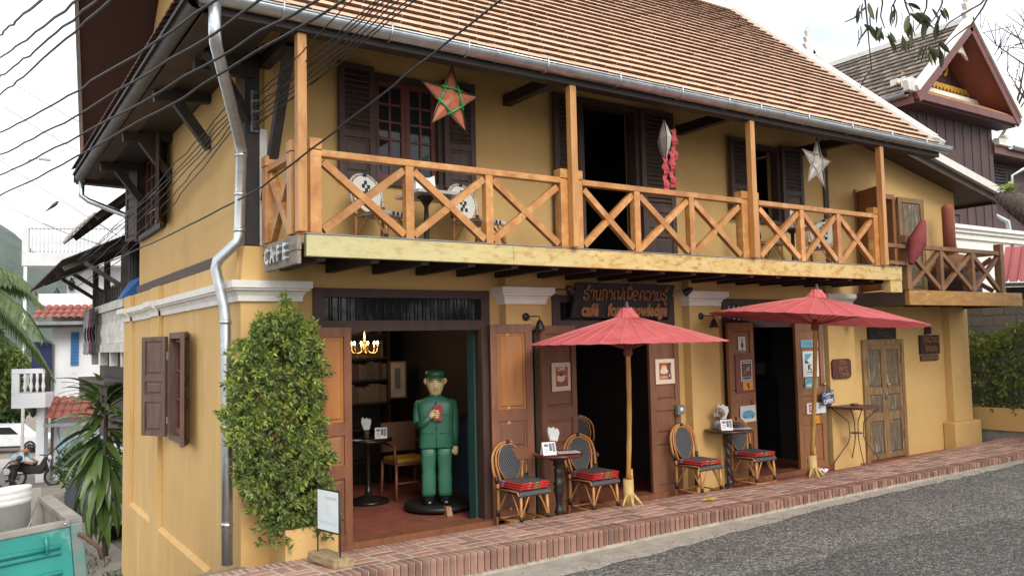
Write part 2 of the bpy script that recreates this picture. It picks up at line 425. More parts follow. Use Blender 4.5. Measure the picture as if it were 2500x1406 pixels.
    def build(s, name, m, parent=None, bevel=0.0, kind=None, label=None):
        off = root_loc(parent)
        me = s.mesh(name, off)
        o = bpy.data.objects.new(name, me)
        COL.objects.link(o)
        o.parent = parent
        me.materials.append(m)
        if bevel:
            b = o.modifiers.new('bevel', 'BEVEL'); b.width = bevel; b.segments = 2; b.limit_method = 'ANGLE'
        if kind: o['kind'] = kind
        if label: o['label'] = label
        return o

def part(name, m, parent, fn=None, bevel=0.0, **kw):
    b = MB(); fn(b)
    return b.build(name, m, parent, bevel, **kw)
def pbox(name, m, parent, x0, x1, y0, y1, z0, z1, bevel=0.0, **kw):
    return MB().box(x0, x1, y0, y1, z0, z1).build(name, m, parent, bevel, **kw)
def pbeam(name, m, parent, p, q, w, h, up=(0, 0, 1), bevel=0.0, **kw):
    return MB().beam(p, q, w, h, up).build(name, m, parent, bevel, **kw)
def ptube(name, m, parent, pts, r, n=8, **kw):
    return MB().tube(pts, r, n).build(name, m, parent, 0.0, **kw)

def share(name, me, parent, loc, rot=None):
    """another object on the same mesh, as a child; loc in world terms"""
    o = bpy.data.objects.new(name, me)
    COL.objects.link(o)
    o.parent = parent
    o.location = Vector(loc) - root_loc(parent)
    if rot: o.rotation_euler = rot
    return o

def dup(root, loc, rz, label, group=None):
    r = root.copy(); COL.objects.link(r)
    r.location = loc; r.rotation_euler = (0, 0, rz)
    r['label'] = label
    if group: r['group'] = group
    for ch in list(root.children):
        c = ch.copy(); COL.objects.link(c); c.parent = r
        for g in list(ch.children):
            d = g.copy(); COL.objects.link(d); d.parent = c
    return r

def lerp(a, b, t): return a + (b - a) * t
def interp(tab, x):
    if x <= tab[0][0]: return tab[0][1]
    for (a, u), (b, v) in zip(tab, tab[1:]):
        if x <= b: return lerp(u, v, (x - a) / (b - a))
    return tab[-1][1]
def bez(p0, p1, p2, p3, n):
    p0, p1, p2, p3 = map(Vector, (p0, p1, p2, p3)); o = []
    for i in range(n + 1):
        t = i / n; u = 1 - t
        o.append(p0 * u**3 + p1 * 3 * u * u * t + p2 * 3 * u * t * t + p3 * t**3)
    return o

def text_mesh(txt, size, depth=0.004, bold=0.0, shear=0.0, align='CENTER', space=1.0):
    cu = bpy.data.curves.new('lettering', 'FONT')
    cu.body = txt; cu.size = size; cu.extrude = depth; cu.offset = bold; cu.shear = shear
    cu.align_x = align; cu.align_y = 'CENTER'; cu.space_character = space
    cu.resolution_u = 3
    o = bpy.data.objects.new('lettering', cu); COL.objects.link(o)
    dg = bpy.context.evaluated_depsgraph_get()
    me = bpy.data.meshes.new_from_object(o.evaluated_get(dg))
    bpy.data.objects.remove(o); bpy.data.curves.remove(cu)
    return me
def lettering(txt, size, m, parent, pos, M=None, depth=0.004, bold=0.0, shear=0.0, sx=1.0, name='lettering', space=1.0):
    """flat text standing in the XZ plane facing -Y by default (M turns it)"""
    me = text_mesh(txt, size, depth, bold, shear, space=space)
    B = Matrix(((1, 0, 0), (0, 0, -1), (0, 1, 0)))     # x->x, y->z, z->-y
    T = (M if M else Matrix.Identity(3)) @ B @ Matrix.Diagonal((sx, 1, 1))
    me.transform(T.to_4x4())
    off = Vector(pos) - root_loc(parent)
    me.transform(Matrix.Translation(off))
    me.materials.clear(); me.materials.append(m)
    o = bpy.data.objects.new(name, me); COL.objects.link(o); o.parent = parent
    return o
def ring(cx, cy, r, a0, a1, n=10):
    return [(cx + r * math.cos(math.radians(lerp(a0, a1, i / n))), cy + r * math.sin(math.radians(lerp(a0, a1, i / n)))) for i in range(n + 1)]
# ================================================================ the setting: ground
YIN, YOUT = -0.58, -1.55
ZIN = [(-3, .07), (0, .085), (2.4, .09), (5, .085), (6.3, .052), (7.6, .052), (9.5, .07), (11.2, .095), (12.8, .14), (16, .26), (30, .8)]
ZOUT = [(-3, .15), (1, .15), (1.7, .14), (5.2, .105), (8, .09), (11.2, .09), (12.8, .125), (16, .24), (30, .78)]
def zside(x, y):
    t = (y - YIN) / (YOUT - YIN)
    return lerp(interp(ZIN, x), interp(ZOUT, x), max(0, min(1, t)))
def zroad(x, y): return -0.085 + 0.0078 * x + (0.02 * max(0, x - 12))
def cam_px(p):
    q = RT.transposed() @ (Vector(p) - CAMPOS)
    if q.z > -0.1: return None
    return (1250 + 2016 * q.x / -q.z, 703 - 2016 * q.y / -q.z)
def in_frame(p, m=0):
    q = cam_px(p)
    return q is not None and -m < q[0] < 2500 + m and -m < q[1] < 1406 + m
def zalley(y):
    return interp([(-40, -0.10), (-1.6, -0.12), (6, -1.42), (12, -1.75), (25, -2.5), (50, -4.2), (62, -4.35), (400, -4.4)], y)

# far ground sheet
b = MB()
ys = [-60, -1.6, 6, 12, 25, 50, 62, 150, 1500]
for y0, y1 in zip(ys, ys[1:]):
    b.add([(-900, y0, zalley(y0) - .35), (900, y0, zalley(y0) - .35), (900, y1, zalley(y1) - .35), (-900, y1, zalley(y1) - .35)], [(0, 1, 2, 3)])
tag(b.build('ground', DIRT), kind='structure')
# alley running down beside the cafe
b = MB(); nx, ny = 10, 60
for j in range(ny + 1):
    y = -1.58 + (61.0) * (j / ny) ** 1.6
    for i in range(nx + 1):
        x = lerp(-6.5, 3.4 if y > 12 else 0.3, i / nx)
        b.v.append((x, y, zalley(y) + 0.02 * math.sin(x * 3.1 + y * 1.7) + 0.015 * math.sin(x * 7 + y * 4)))
for j in range(ny):
    for i in range(nx):
        k = j * (nx + 1) + i
        b.f.append((k, k + 1, k + nx + 2, k + nx + 1)); b.sm.append(True)
tag(b.build('alley', DIRT), kind='structure')
# back street across the foot of the alley
b = MB().add([(-60, 31, zalley(31) + .03), (60, 31, zalley(31) + .03), (60, 47, zalley(47) + .03), (-60, 47, zalley(47) + .03)], [(0, 1, 2, 3)])
tag(b.build('back_street', mat('pale_street', (0.40, 0.37, 0.33), (0.32, 0.29, 0.26), 1.2, 0.95, 0.2, 20)), kind='structure')

# road
b = MB()
xs = [-80, -20, -3, 0, 3, 6, 9, 12, 14, 18, 24, 60]
for i, x in enumerate(xs):
    for y in (-40, -12, -6, -3, -1.57): b.v.append((x, y, zroad(min(x, 30), y)))
for i in range(len(xs) - 1):
    for j in range(4):
        k = i * 5 + j
        b.f.append((k, k + 5, k + 6, k + 1)); b.sm.append(True)
tag(b.build('road', ASPH), kind='structure')
# ragged area of darker road colour, just above the road surface
PATCH = asphalt_mat('dark_asphalt', 0.045, 0.19)
def patch(pts):
    q = MB(); q.add([(x, y, zroad(x, y) + .006) for x, y in pts], [tuple(range(len(pts)))])
    o = q.build('dark_road_area', PATCH); tag(o, kind='structure')
rr = random.Random(3)
def ragged(pts, n=7, a=.05):
    out = []
    for (p, q) in zip(pts, pts[1:] + pts[:1]):
        for i in range(n):
            t = i / n
            out.append((lerp(p[0], q[0], t) + rr.uniform(-a, a), lerp(p[1], q[1], t) + rr.uniform(-a, a)))
    return out
patch(ragged([(2.05, -3.05), (3.2, -2.95), (4.6, -2.98), (7.0, -3.2), (8.0, -6), (1.0, -6), (1.4, -4.0)], 7, .07))
# concrete gutter strip along the kerb
b = MB(); rr = random.Random(5); n = 90
edge = []
for i in range(n + 1):
    x = lerp(-3, 15.5, i / n)
    w = interp([(-3, .62), (1, .5), (3, .40), (5, .26), (7, .16), (10, .17), (15, .12)], x) + rr.uniform(-.03, .03)
    b.v.append((x, YOUT - .004, zroad(x, 0) + .012)); b.v.append((x, YOUT - w, zroad(x, 0) + .005))
    edge.append((x, YOUT - w))
for i in range(n):
    b.f.append((2 * i, 2 * i + 1, 2 * i + 3, 2 * i + 2)); b.sm.append(True)
tag(b.build('kerb_gutter', mat('pale_concrete', (0.36, 0.325, 0.265), (0.26, 0.235, 0.19), 7, 0.95, 0.35, 70, spots=(0.17, 0.155, 0.13), spot_scale=5, spot_lo=0.55, spot_hi=0.75)), kind='structure')
# loose grit
b = MB(); rr = random.Random(11)
for i in range(1500):
    ex, ey = edge[rr.randrange(len(edge))]
    x = ex + rr.uniform(-.1, .1); y = ey + rr.gauss(0, .09) if i % 3 else rr.uniform(-3.6, -1.7)
    if y > YOUT - .01: y = YOUT - .02
    r = rr.uniform(.004, .012)
    z = zroad(x, y) + .008
    a = rr.uniform(0, 6)
    c, s_ = math.cos(a) * r, math.sin(a) * r
    b.add([(x + c, y + s_, z), (x - s_, y + c, z), (x - c, y - s_, z), (x + s_, y - c, z), (x, y, z + r * .9)], [(0, 1, 4), (1, 2, 4), (2, 3, 4), (3, 0, 4)])
tag(b.build('loose_grit', mat('grit', (0.22, 0.20, 0.17), (0.10, 0.09, 0.08), 20, 0.95, rnd=0.4)), 'loose grey grit and chippings along the kerb', 'gravel', kind='stuff')

# brick sidewalk: mortar bed and bricks
side = MB(); n = 60
for i in range(n + 1):
    x = lerp(-3.0, 16, i / n)
    for y, dz in ((YIN + .008, -.4), (YIN + .008, -.0025), (YOUT + .020, -.0025), (YOUT + .020, -.4)):
        side.v.append((x, y, zside(x, y) + dz))
for i in range(n):
    for j in range(3):
        k = i * 4 + j
        side.f.append((k, k + 1, k + 5, k + 4)); side.sm.append(False)
sidewalk = tag(side.build('sidewalk', MORT), kind='structure')
rr = random.Random(21)
bricks = []          # (centre, size, tilt)
x = -2.9
while x < 15.8:
    w = rr.uniform(.052, .062)
    bricks.append(((x + w / 2, YIN - .10 + rr.uniform(-.006, .006)), (w - .014, .188), .06, rr.uniform(0, .004)))
    x += w
x = -2.9
while x < 15.8:
    w = rr.uniform(.060, .072)
    h = min(.17, max(.07, interp(ZOUT, x) - zroad(x, 0) - .045))
    bricks.append(((x + w / 2, YOUT + .112 + rr.uniform(-.006, .006)), (w - .015, .218), h, rr.uniform(0, .004)))
    x += w
U = .268
k = 0; x = -2.9
while x < 15.8:
    for j in range(2):
        y0 = YIN - .212 - j * .262
        if (k + j) % 2 == 0:
            for m in range(2): bricks.append(((x + U / 2, y0 - .065 - m * .131), (U - .028, .131 - .028), .05, rr.uniform(0, .004)))
        else:
            for m in range(2): bricks.append(((x + U / 4 + m * U / 2, y0 - .131), (U / 2 - .028, .262 - .028), .05, rr.uniform(0, .004)))
    x += U; k += 1
def brick_geo(mb, c, sz, h, dz, rel=None):
    cx, cy = c; wx, wy = sz
    e = .004
    top = []
    bot = []
    ox, oy, oz = rel or (0, 0, 0)
    for sx, sy in ((-1, -1), (1, -1), (1, 1), (-1, 1)):
        px_, py_ = cx + sx * wx / 2, cy + sy * wy / 2
        z = zside(cx, py_) + dz
        bot.append((px_ - ox, py_ - oy, z - h - oz))
        top.append((px_ - sx * e - ox, py_ - sy * e - oy, z - oz))
    mid = []
    for (sx, sy), t in zip(((-1, -1), (1, -1), (1, 1), (-1, 1)), bot):
        mid.append((t[0], t[1], t[2] + h - e))
    mb.add(bot + mid + top, [(0, 1, 5, 4), (1, 2, 6, 5), (2, 3, 7, 6), (3, 0, 4, 7), (4, 5, 9, 8), (5, 6, 10, 9), (6, 7, 11, 10), (7, 4, 8, 11), (8, 9, 10, 11)])
def bdist(bk):
    p = Vector((bk[0][0], bk[0][1], .1))
    return ((p - CAMPOS).length / math.sqrt(bk[1][0] * bk[1][1] + .002)) if in_frame(p, 20) else 1e9
bricks.sort(key=bdist)
for bk in bricks[:300]:
    q = MB(); c0 = (bk[0][0], bk[0][1], zside(*bk[0]))
    brick_geo(q, *bk, rel=c0)
    me = q.mesh('brick'); me.materials.append(BRICKG if bk[0][1] < -1.36 else BRICK)
    share('brick', me, sidewalk, c0)
q, q2 = MB(), MB()
for bk in bricks[300:]: brick_geo(q2 if bk[0][1] < -1.36 else q, *bk)
q.build('bricks', BRICK, sidewalk, kind='stuff'); q2.build('kerb_bricks', BRICKG, sidewalk, kind='stuff')
# low red cement strip between the bricks and the facade
b = MB().box(0.0, 12.6, YIN + .008, .02, -.35, -.04)
tag(b.build('porch_floor', REDF), kind='structure')
# narrow dirt shoulder left of the corner
b = MB().add([(-3, YIN + .01, .05), (0.02, YIN + .01, .06), (0.02, -.1, -.02), (-3, -.1, -.08)], [(0, 1, 2, 3)])
tag(b.build('shoulder', DIRT), kind='structure')
# fallen yellow leaf on the bricks
lf = MB(); c0 = Vector((4.95, -1.08, 0)); c0.z = zside(c0.x, c0.y) + .006
pts = [(-.13, .0), (-.10, .035), (-.05, .025), (-.02, .05), (.03, .03), (.07, .045), (.13, .015), (.09, -.02), (.05, -.015), (.01, -.04), (-.04, -.02), (-.09, -.03)]
lf.v = [(c0.x + u, c0.y + v, c0.z + .02 * abs(math.sin(u * 20))) for u, v in pts] + [(c0.x, c0.y, c0.z + .004)]
lf.f = [(i, (i + 1) % 12, 12) for i in range(12)]; lf.sm = [False] * 12
tag(lf.build('fallen_leaf', mat('yellow_leaf', (0.55, 0.42, 0.03), (0.42, 0.33, 0.03), 20, .7)), 'curled yellow leaf lying on the brick sidewalk', 'leaf')
# ================================================================ the cafe building
cafe = thing('cafe_building', 'two storey yellow plastered cafe with wooden balcony and clay tile roof', 'building', (6.0, 2.5, 0))

# ---- walls
def front_wall(b):
    y0, y1 = 0.0, 0.25
    for x0, x1 in ((0.0, .72), (2.73, 3.59), (5.54, 6.44), (8.74, 9.54), (10.66, 12.54)): b.box(x0, x1, y0, y1, -.5, 2.85)
    for x0, x1, z in ((.72, 2.73, 2.49), (3.59, 5.54, 2.46), (6.44, 8.74, 2.45), (9.54, 10.66, 1.84)): b.box(x0, x1, y0, y1, z, 2.85)
part('front_wall', PL, cafe, front_wall)
def side_wall(b):
    b.box(-.002, .25, .252, 1.93, -1.9, 2.73); b.box(-.002, .25, 2.76, 5.9, -1.9, 2.73)
    b.box(-.002, .25, 1.93, 2.76, -1.9, .90); b.box(-.002, .25, 1.93, 2.76, 2.09, 2.73)
part('side_wall', PLS, cafe, side_wall)
def pil(b):
    b.box(-.055, -.004, 3.30, 3.80, -1.9, 2.72); b.box(-.055, -.004, 5.35, 5.9, -1.9, 2.72)
part('wall_pilasters', PLS, cafe, pil)
part('wall_base', PLS, cafe, lambda b: (b.hexa([(-.06, .9, -1.9), (-.004, .9, -1.9), (-.004, 3.29, -1.9), (-.06, 3.29, -1.9)], [(-.055, .9, -.275), (-.004, .9, -.235), (-.004, 3.29, -.235), (-.055, 3.29, -.275)]),
                                        b.hexa([(-.06, 3.81, -1.9), (-.004, 3.81, -1.9), (-.004, 5.34, -1.9), (-.06, 5.34, -1.9)], [(-.055, 3.81, -.275), (-.004, 3.81, -.235), (-.004, 5.34, -.235), (-.055, 5.34, -.275)])))
def upper_side(b):
    x0, x1 = .04, .24
    b.box(x0, x1, .2, 3.42, 2.845, 5.2); b.box(x0, x1, 4.98, 5.2, 2.845, 5.2)
    b.box(x0, x1, 3.42, 4.98, 2.845, 3.52); b.box(x0, x1, 3.42, 4.98, 4.62, 5.2)
part('upper_side_wall', PL, cafe, upper_side)
part('timber_band', BROWNW, cafe, lambda b: b.box(.005, .2, .62, 5.2, 2.735, 2.842))
def upper_front(b):
    y0, y1 = .004, .2
    for x0, x1 in ((.26, 1.36), (2.17, 4.09), (4.98, 7.10), (7.75, 9.0)): b.box(x0, x1, y0, y1, 2.853, 5.55)
    b.box(1.36, 2.17, y0, y1, 2.853, 3.60); b.box(1.36, 2.17, y0, y1, 4.72, 5.55)
    b.box(4.09, 4.98, y0, y1, 4.86, 5.55)
    b.box(7.10, 7.75, y0, y1, 2.853, 3.57); b.box(7.10, 7.75, y0, y1, 4.66, 5.55)
    def zt(x): return 4.70 - .2 * (x - 11)
    for x0, x1, zb in ((9.0, 9.62, 2.853), (10.60, 12.53, 2.853), (9.62, 10.60, 4.20)):
        b.hexa([(x0, y0, zb), (x1, y0, zb), (x1, y1, zb), (x0, y1, zb)], [(x0, y0, zt(x0)), (x1, y0, zt(x1)), (x1, y1, zt(x1)), (x0, y1, zt(x0))])
part('upper_front_wall', PL, cafe, upper_front)
part('right_end_wall', PL, cafe, lambda b: b.box(12.34, 12.535, .26, 6.0, -.5, 4.34))
part('gable_wall', PL, cafe, lambda b: b.prism([(-1.0, 4.75), (6.05, 4.75), (2.54, 7.90)], (.045, 0, 0), (0, 1, 0), (0, 0, 1), (1, 0, 0), .15))
# sloping plaster shoulder where the thick ground floor wall meets the upper storey
part('wall_shoulder', PL, cafe, lambda b: b.hexa([(-.001, -.128, 2.53), (.60, -.128, 2.53), (.60, .25, 2.53), (-.001, .25, 2.53)], [(.05, -.06, 2.86), (.60, -.06, 2.86), (.60, .25, 2.86), (.05, .25, 2.86)]))
part('side_shoulder', PL, cafe, lambda b: b.hexa([(-.001, .252, 2.55), (.2, .252, 2.55), (.2, .62, 2.55), (-.001, .62, 2.55)], [(.045, .252, 2.85), (.2, .252, 2.85), (.2, .62, 2.85), (.045, .62, 2.85)]))

# ---- piers and white capitals
CAP = [(0, 0), (.03, 0), (.035, .05), (.055, .085), (.085, .10), (.085, .115), (.105, .12), (.105, .185), (0, .185)]
def capital(pier, x0, x1, yf, z, wrap_left=False):
    b = MB()
    for i in range(len(CAP) - 2):
        (o0, h0), (o1, h1) = CAP[i], CAP[i + 1]
        xl0, xl1 = x0 - o0, x0 - o1
        b.add([(xl0, yf - o0, z + h0), (x1 + o0, yf - o0, z + h0), (x1 + o1, yf - o1, z + h1), (xl1, yf - o1, z + h1)], [(0, 1, 2, 3)])
        b.add([(x1 + o0, yf - o0, z + h0), (x1 + o0, .0, z + h0), (x1 + o1, .0, z + h1), (x1 + o1, yf - o1, z + h1)], [(0, 1, 2, 3)])
        if not wrap_left:
            b.add([(xl0, .0, z + h0), (xl0, yf - o0, z + h0), (xl1, yf - o1, z + h1), (xl1, .0, z + h1)], [(0, 1, 2, 3)])
    o = CAP[-2][0]; h = CAP[-2][1]
    b.add([(x0 - o, yf - o, z + h), (x1 + o, yf - o, z + h), (x1 + o, 0, z + h), (x0 - o, 0, z + h)], [(0, 1, 2, 3)])
    b.add([(x0, yf, z), (x1, yf, z), (x1, 0, z), (x0, 0, z)], [(0, 1, 2, 3)])
    return b.build('capital', WH, pier)
for i, (x0, x1, z) in enumerate(((0.0, .535, 2.345), (2.87, 3.37, 2.34), (5.70, 6.23, 2.34), (8.56, 9.20, 2.35))):
    p = pbox('pier', PL, cafe, x0, x1, -.13, -.003, -.3, 2.72 if i else 2.53)
    capital(p, x0, x1, -.13, z, wrap_left=(i == 0))
p = pbox('pier', PL, cafe, 11.92, 12.52, -.12, -.003, .4, 2.36)
pbox('pier_base', PL, p, 11.76, 12.60, -.22, -.003, -.2, .42, bevel=.02)
# cornice along the side wall
def cornice(b):
    segs = [(-.235, 3.30, 0.0), (3.30, 3.80, .05), (3.80, 5.35, 0.0), (5.35, 5.95, .05)]
    for ya, yb, ex in segs:
        for i in range(len(CAP) - 2):
            (o0, h0), (o1, h1) = CAP[i], CAP[i + 1]
            za, zb = 2.345 + h0, 2.345 + h1
            ya0 = -.13 - o0 if ya < 0 else ya; ya1 = -.13 - o1 if ya < 0 else ya
            b.add([(-o0 - ex, ya0, za), (-o0 - ex, yb, za), (-o1 - ex, yb, zb), (-o1 - ex, ya1, zb)], [(0, 1, 2, 3)])
            if ex:
                for y in (ya, yb): b.add([(-o0, y, za), (-o0 - ex, y, za), (-o1 - ex, y, zb), (-o1, y, zb)], [(0, 1, 2, 3)])
        o, h = CAP[-2]
        b.add([(-o - ex, ya if ya > 0 else -.235, 2.345 + h), (0, ya if ya > 0 else -.235, 2.345 + h), (0, yb, 2.345 + h), (-o - ex, yb, 2.345 + h)], [(0, 1, 2, 3)])
        b.add([(0 - ex, ya if ya > 0 else -.13, 2.345), (0, ya if ya > 0 else -.13, 2.345), (0, yb, 2.345), (-ex, yb, 2.345)], [(0, 1, 2, 3)])
part('cornice', WH, cafe, cornice)

# ---- interior shell
part('interior_floor', REDF, cafe, lambda b: b.box(.25, 8.9, .0, 5.6, -.3, -.012))
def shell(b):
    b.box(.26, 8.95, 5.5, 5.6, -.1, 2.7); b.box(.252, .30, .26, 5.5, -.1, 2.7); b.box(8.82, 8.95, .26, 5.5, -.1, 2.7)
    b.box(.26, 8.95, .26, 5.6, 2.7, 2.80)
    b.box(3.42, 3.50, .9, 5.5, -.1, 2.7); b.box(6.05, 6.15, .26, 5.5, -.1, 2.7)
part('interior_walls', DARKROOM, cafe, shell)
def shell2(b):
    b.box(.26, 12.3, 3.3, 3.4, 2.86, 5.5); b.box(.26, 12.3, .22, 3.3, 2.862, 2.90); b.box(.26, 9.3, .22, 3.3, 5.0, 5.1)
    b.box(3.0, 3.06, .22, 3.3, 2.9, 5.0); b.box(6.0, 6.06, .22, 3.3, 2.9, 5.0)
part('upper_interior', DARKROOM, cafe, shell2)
part('teal_curtain', mat('teal_curtain', (0.012, 0.07, 0.055), (0.008, 0.05, 0.04), 4, .8, stretch=(8, 8, .4)), cafe, lambda b: b.box(2.60, 2.63, .13, .27, 0.0, 2.06))

# ---- panelled leaves: doors and shutters
def leaf(parent, name, p, q, z0, z1, cells, mframe, mpanel, th=.045, st=.08, rail=.09, louver=(), mslat=None, flip=1):
    """p,q plan ends; cells: list of (za, zb) fractions of the height that are panels; louver: indices that are slatted"""
    p = Vector((p[0], p[1], 0)); q = Vector((q[0], q[1], 0)); d = (q - p); L = d.length; d.normalize()
    nrm = Vector((d.y, -d.x, 0)) * flip            # front face side
    H = z1 - z0
    b = MB()
    def pc(u0, u1, za, zb, t0, t1):
        bt = [p + d * u0 + nrm * t0, p + d * u1 + nrm * t0, p + d * u1 + nrm * t1, p + d * u0 + nrm * t1]
        return [v + Vector((0, 0, za)) for v in bt], [v + Vector((0, 0, zb)) for v in bt]
    b.hexa(*pc(0, st, z0, z1, 0, th)); b.hexa(*pc(L - st, L, z0, z1, 0, th))
    zs = [z0] + [z0 + H * c for ab in cells for c in ab] + [z1]
    for i in range(0, len(zs), 2): b.hexa(*pc(st + .0005, L - st - .0005, zs[i], zs[i + 1], .002, th - .002))
    o = b.build(name, mframe, parent)
    for i, (a, c) in enumerate(cells):
        za, zb = z0 + H * a, z0 + H * c
        if i in louver:
            n = max(3, int((zb - za) / .055))
            for k in range(n):
                zc = lerp(za, zb, (k + .5) / n)
                s = MB()
                A = p + d * st; B = p + d * (L - st)
                hz = (zb - za) / n * .62
                v = [A + nrm * (th * .05) + Vector((0, 0, zc + hz)), B + nrm * (th * .05) + Vector((0, 0, zc + hz)), B + nrm * (th * .95) + Vector((0, 0, zc - hz)), A + nrm * (th * .95) + Vector((0, 0, zc - hz))]
                s.hexa(v, [w + nrm * .006 + Vector((0, 0, .008)) for w in v])
                s.build('slat', mslat or mframe, o)
        else:
            mp = mpanel[i] if isinstance(mpanel, (list, tuple)) else mpanel
            s = MB()
            s.hexa(*pc(st, L - st, za, zb, th * .3, th * .55))
            e = .022
            f0 = pc(st + e, L - st - e, za + e, zb - e, th * .55, th * .56)
            bt, tp = f0
            e2 = e + .018
            f1 = pc(st + e2, L - st - e2, za + e2, zb - e2, th * .8, th * .8)
            s.add([bt[0], bt[1], tp[1], tp[0], f1[0][0], f1[0][1], f1[1][1], f1[1][0]], [(0, 1, 5, 4), (1, 2, 6, 5), (2, 3, 7, 6), (3, 0, 4, 7), (4, 5, 6, 7)])
            s.build('panel', mp, o)
    return o
C3 = [(.045, .30), (.36, .50), (.56, .955)]
def door_frame(parent, x0, x1, zt, z_tr, m, th=.12, bars=True, jamb=.11):
    """jambs, head, transom rail and the barred light above it"""
    o = part('door_frame', m, parent, lambda b: (b.box(x0, x0 + jamb, -.02, th, -.05, zt), b.box(x1 - jamb, x1, -.02, th, -.05, zt),
        b.box(x0 + jamb, x1 - jamb, -.022, th, zt - .09, zt - .002), b.box(x0 + jamb, x1 - jamb, -.02, th, z_tr - .075, z_tr + .03)))
    if bars:
        pbox('transom_pane', GLASS, o, x0 + jamb, x1 - jamb, .055, .062, z_tr + .03, zt - .09)
        n = int((x1 - x0) / .105)
        for k in range(1, n):
            x = lerp(x0 + jamb, x1 - jamb, k / n)
            ptube('transom_bar', IRON, o, [(x, .02, z_tr + .03), (x, .02, zt - .09)], .008, 6)
    return o
# wide door with the statue
door_frame(cafe, .72, 2.73, 2.49, 2.14, FRAMEW)
pbox('door_sill', DOORW, cafe, .72, 2.73, -.10, .13, -.035, .03)
leaf(cafe, 'door', (.66, -.10), (1.07, -.055), .03, 2.10, C3, DOORW, [DOORB, DOORO, DOORP])
leaf(cafe, 'door', (2.70, -.045), (3.16, -.18), .02, 2.12, C3, DOORW, [DOORB, DOORB, DOORP])
# middle door under the name board
door_frame(cafe, 3.59, 5.54, 2.46, 2.13, FRAMEW)
pbox('door_sill', DOORW, cafe, 3.59, 5.54, -.10, .13, -.035, .03)
leaf(cafe, 'door', (3.25, -.19), (3.84, -.06), .0, 2.10, C3, DOORB, DOORB)
leaf(cafe, 'door', (5.03, -.03), (5.51, -.06), .0, 2.06, C3, DOORB, DOORB)
pbox('dark_pipe', IRON, cafe, 3.19, 3.22, -.20, -.165, .0, 2.05)
# right door with the enamel plates
door_frame(cafe, 6.44, 8.74, 2.45, 2.13, FRAMEW)
pbox('door_sill', DOORW, cafe, 6.44, 8.74, -.10, .13, -.035, .03)
leaf(cafe, 'door', (6.40, -.09), (6.97, -.03), .02, 2.12, C3, DOORO, DOORO)
leaf(cafe, 'door', (7.88, -.03), (8.44, -.08), .02, 2.10, C3, DOORO, DOORO)
# narrow locked door
o = part('door_frame', OLDW, cafe, lambda b: (b.box(9.54, 9.62, -.035, .1, -.05, 1.84), b.box(10.58, 10.66, -.035, .1, -.05, 1.84), b.box(9.62, 10.58, -.034, .1, 1.76, 1.84)))
C4 = [(.04, .33), (.40, .56), (.62, .955)]
for a, c in ((9.62, 10.098), (10.102, 10.58)):
    d_ = leaf(cafe, 'door', (a, .02), (c, .02), -.02, 1.76, C4, OLDW, OLDWP, st=.07)
    for zz in (.25, 1.45): pbox('hinge', RUST, d_, a + .005 if a < 10 else c - .03, a + .03 if a < 10 else c - .005, -.032, -.026, zz, zz + .12)
def padlock(b):
    b.box(10.085, 10.135, -.07, -.04, .90, .955); b.tube([(10.095, -.055, .955), (10.095, -.055, .985), (10.11, -.055, 1.0), (10.125, -.055, .985), (10.125, -.055, .955)], .005, 6)
    b.box(10.05, 10.15, -.035, -.028, .99, 1.03)
part('padlock', GALV, cafe, padlock)
part('door_knob', BRASS, cafe, lambda b: b.lathe((10.16, -.03, 1.12), [(.008, 0), (.01, .02), (.022, .03), (.022, .042), (.0, .05)], 10, axis=(0, -1, 0)))

# ---- side window
o = part('window_frame', WSHUT, cafe, lambda b: (b.box(-.03, .1, 1.90, 1.96, .88, 2.12), b.box(-.03, .1, 2.73, 2.79, .88, 2.12), b.box(-.03, .1, 1.96, 2.73, 2.05, 2.12), b.box(-.04, .1, 1.96, 2.73, .87, .93)))
def sash(parent, fr, ua, ub, z0, z1, nx_, nz_, m, org, ud, nd, st=.045, bar=.018):
    """glazed sash; u runs from ua to ub along ud; nd outward"""
    org = Vector(org); ud = Vector(ud); nd = Vector(nd); b = MB()
    def bx_(a, c, za, zb, t0, t1):
        bt = [org + ud * a + nd * t0, org + ud * c + nd * t0, org + ud * c + nd * t1, org + ud * a + nd * t1]
        b.hexa([v + Vector((0, 0, za)) for v in bt], [v + Vector((0, 0, zb)) for v in bt])
    bx_(ua, ua + st, z0, z1, -.02, .02); bx_(ub - st, ub, z0, z1, -.02, .02)
    bx_(ua + st, ub - st, z0, z0 + st * 1.5, -.019, .019); bx_(ua + st, ub - st, z1 - st, z1, -.019, .019)
    w = (ub - ua - 2 * st); h = z1 - z0 - 2.5 * st
    for i in range(1, nx_): bx_(ua + st + w * i / nx_ - bar / 2, ua + st + w * i / nx_ + bar / 2, z0 + st * 1.5, z1 - st, -.012, .015)
    for j in range(1, nz_): bx_(ua + st, ub - st, z0 + 1.5 * st + h * j / nz_ - bar / 2, z0 + 1.5 * st + h * j / nz_ + bar / 2, -.0125, .0155)
    o = b.build('sash', m, parent)
    for i in range(nx_):
        for j in range(nz_):
            a = ua + st + w * i / nx_; c = ua + st + w * (i + 1) / nx_
            za = z0 + 1.5 * st + h * j / nz_; zb = z0 + 1.5 * st + h * (j + 1) / nz_
            q = MB(); bt = [org + ud * a + nd * -.002, org + ud * c + nd * -.002, org + ud * c + nd * .001, org + ud * a + nd * .001]
            q.hexa([v + Vector((0, 0, za)) for v in bt], [v + Vector((0, 0, zb)) for v in bt]); q.build('pane', GLASS, o)
    return o
sash(cafe, None, 1.965, 2.345, .94, 2.05, 1, 3, REDW, (.05, 0, 0), (0, 1, 0), (-1, 0, 0))
sash(cafe, None, 2.35, 2.73, .94, 2.05, 1, 3, REDW, (.05, 0, 0), (0, 1, 0), (-1, 0, 0))
CS = [(.045, .34), (.41, .55), (.61, .955)]
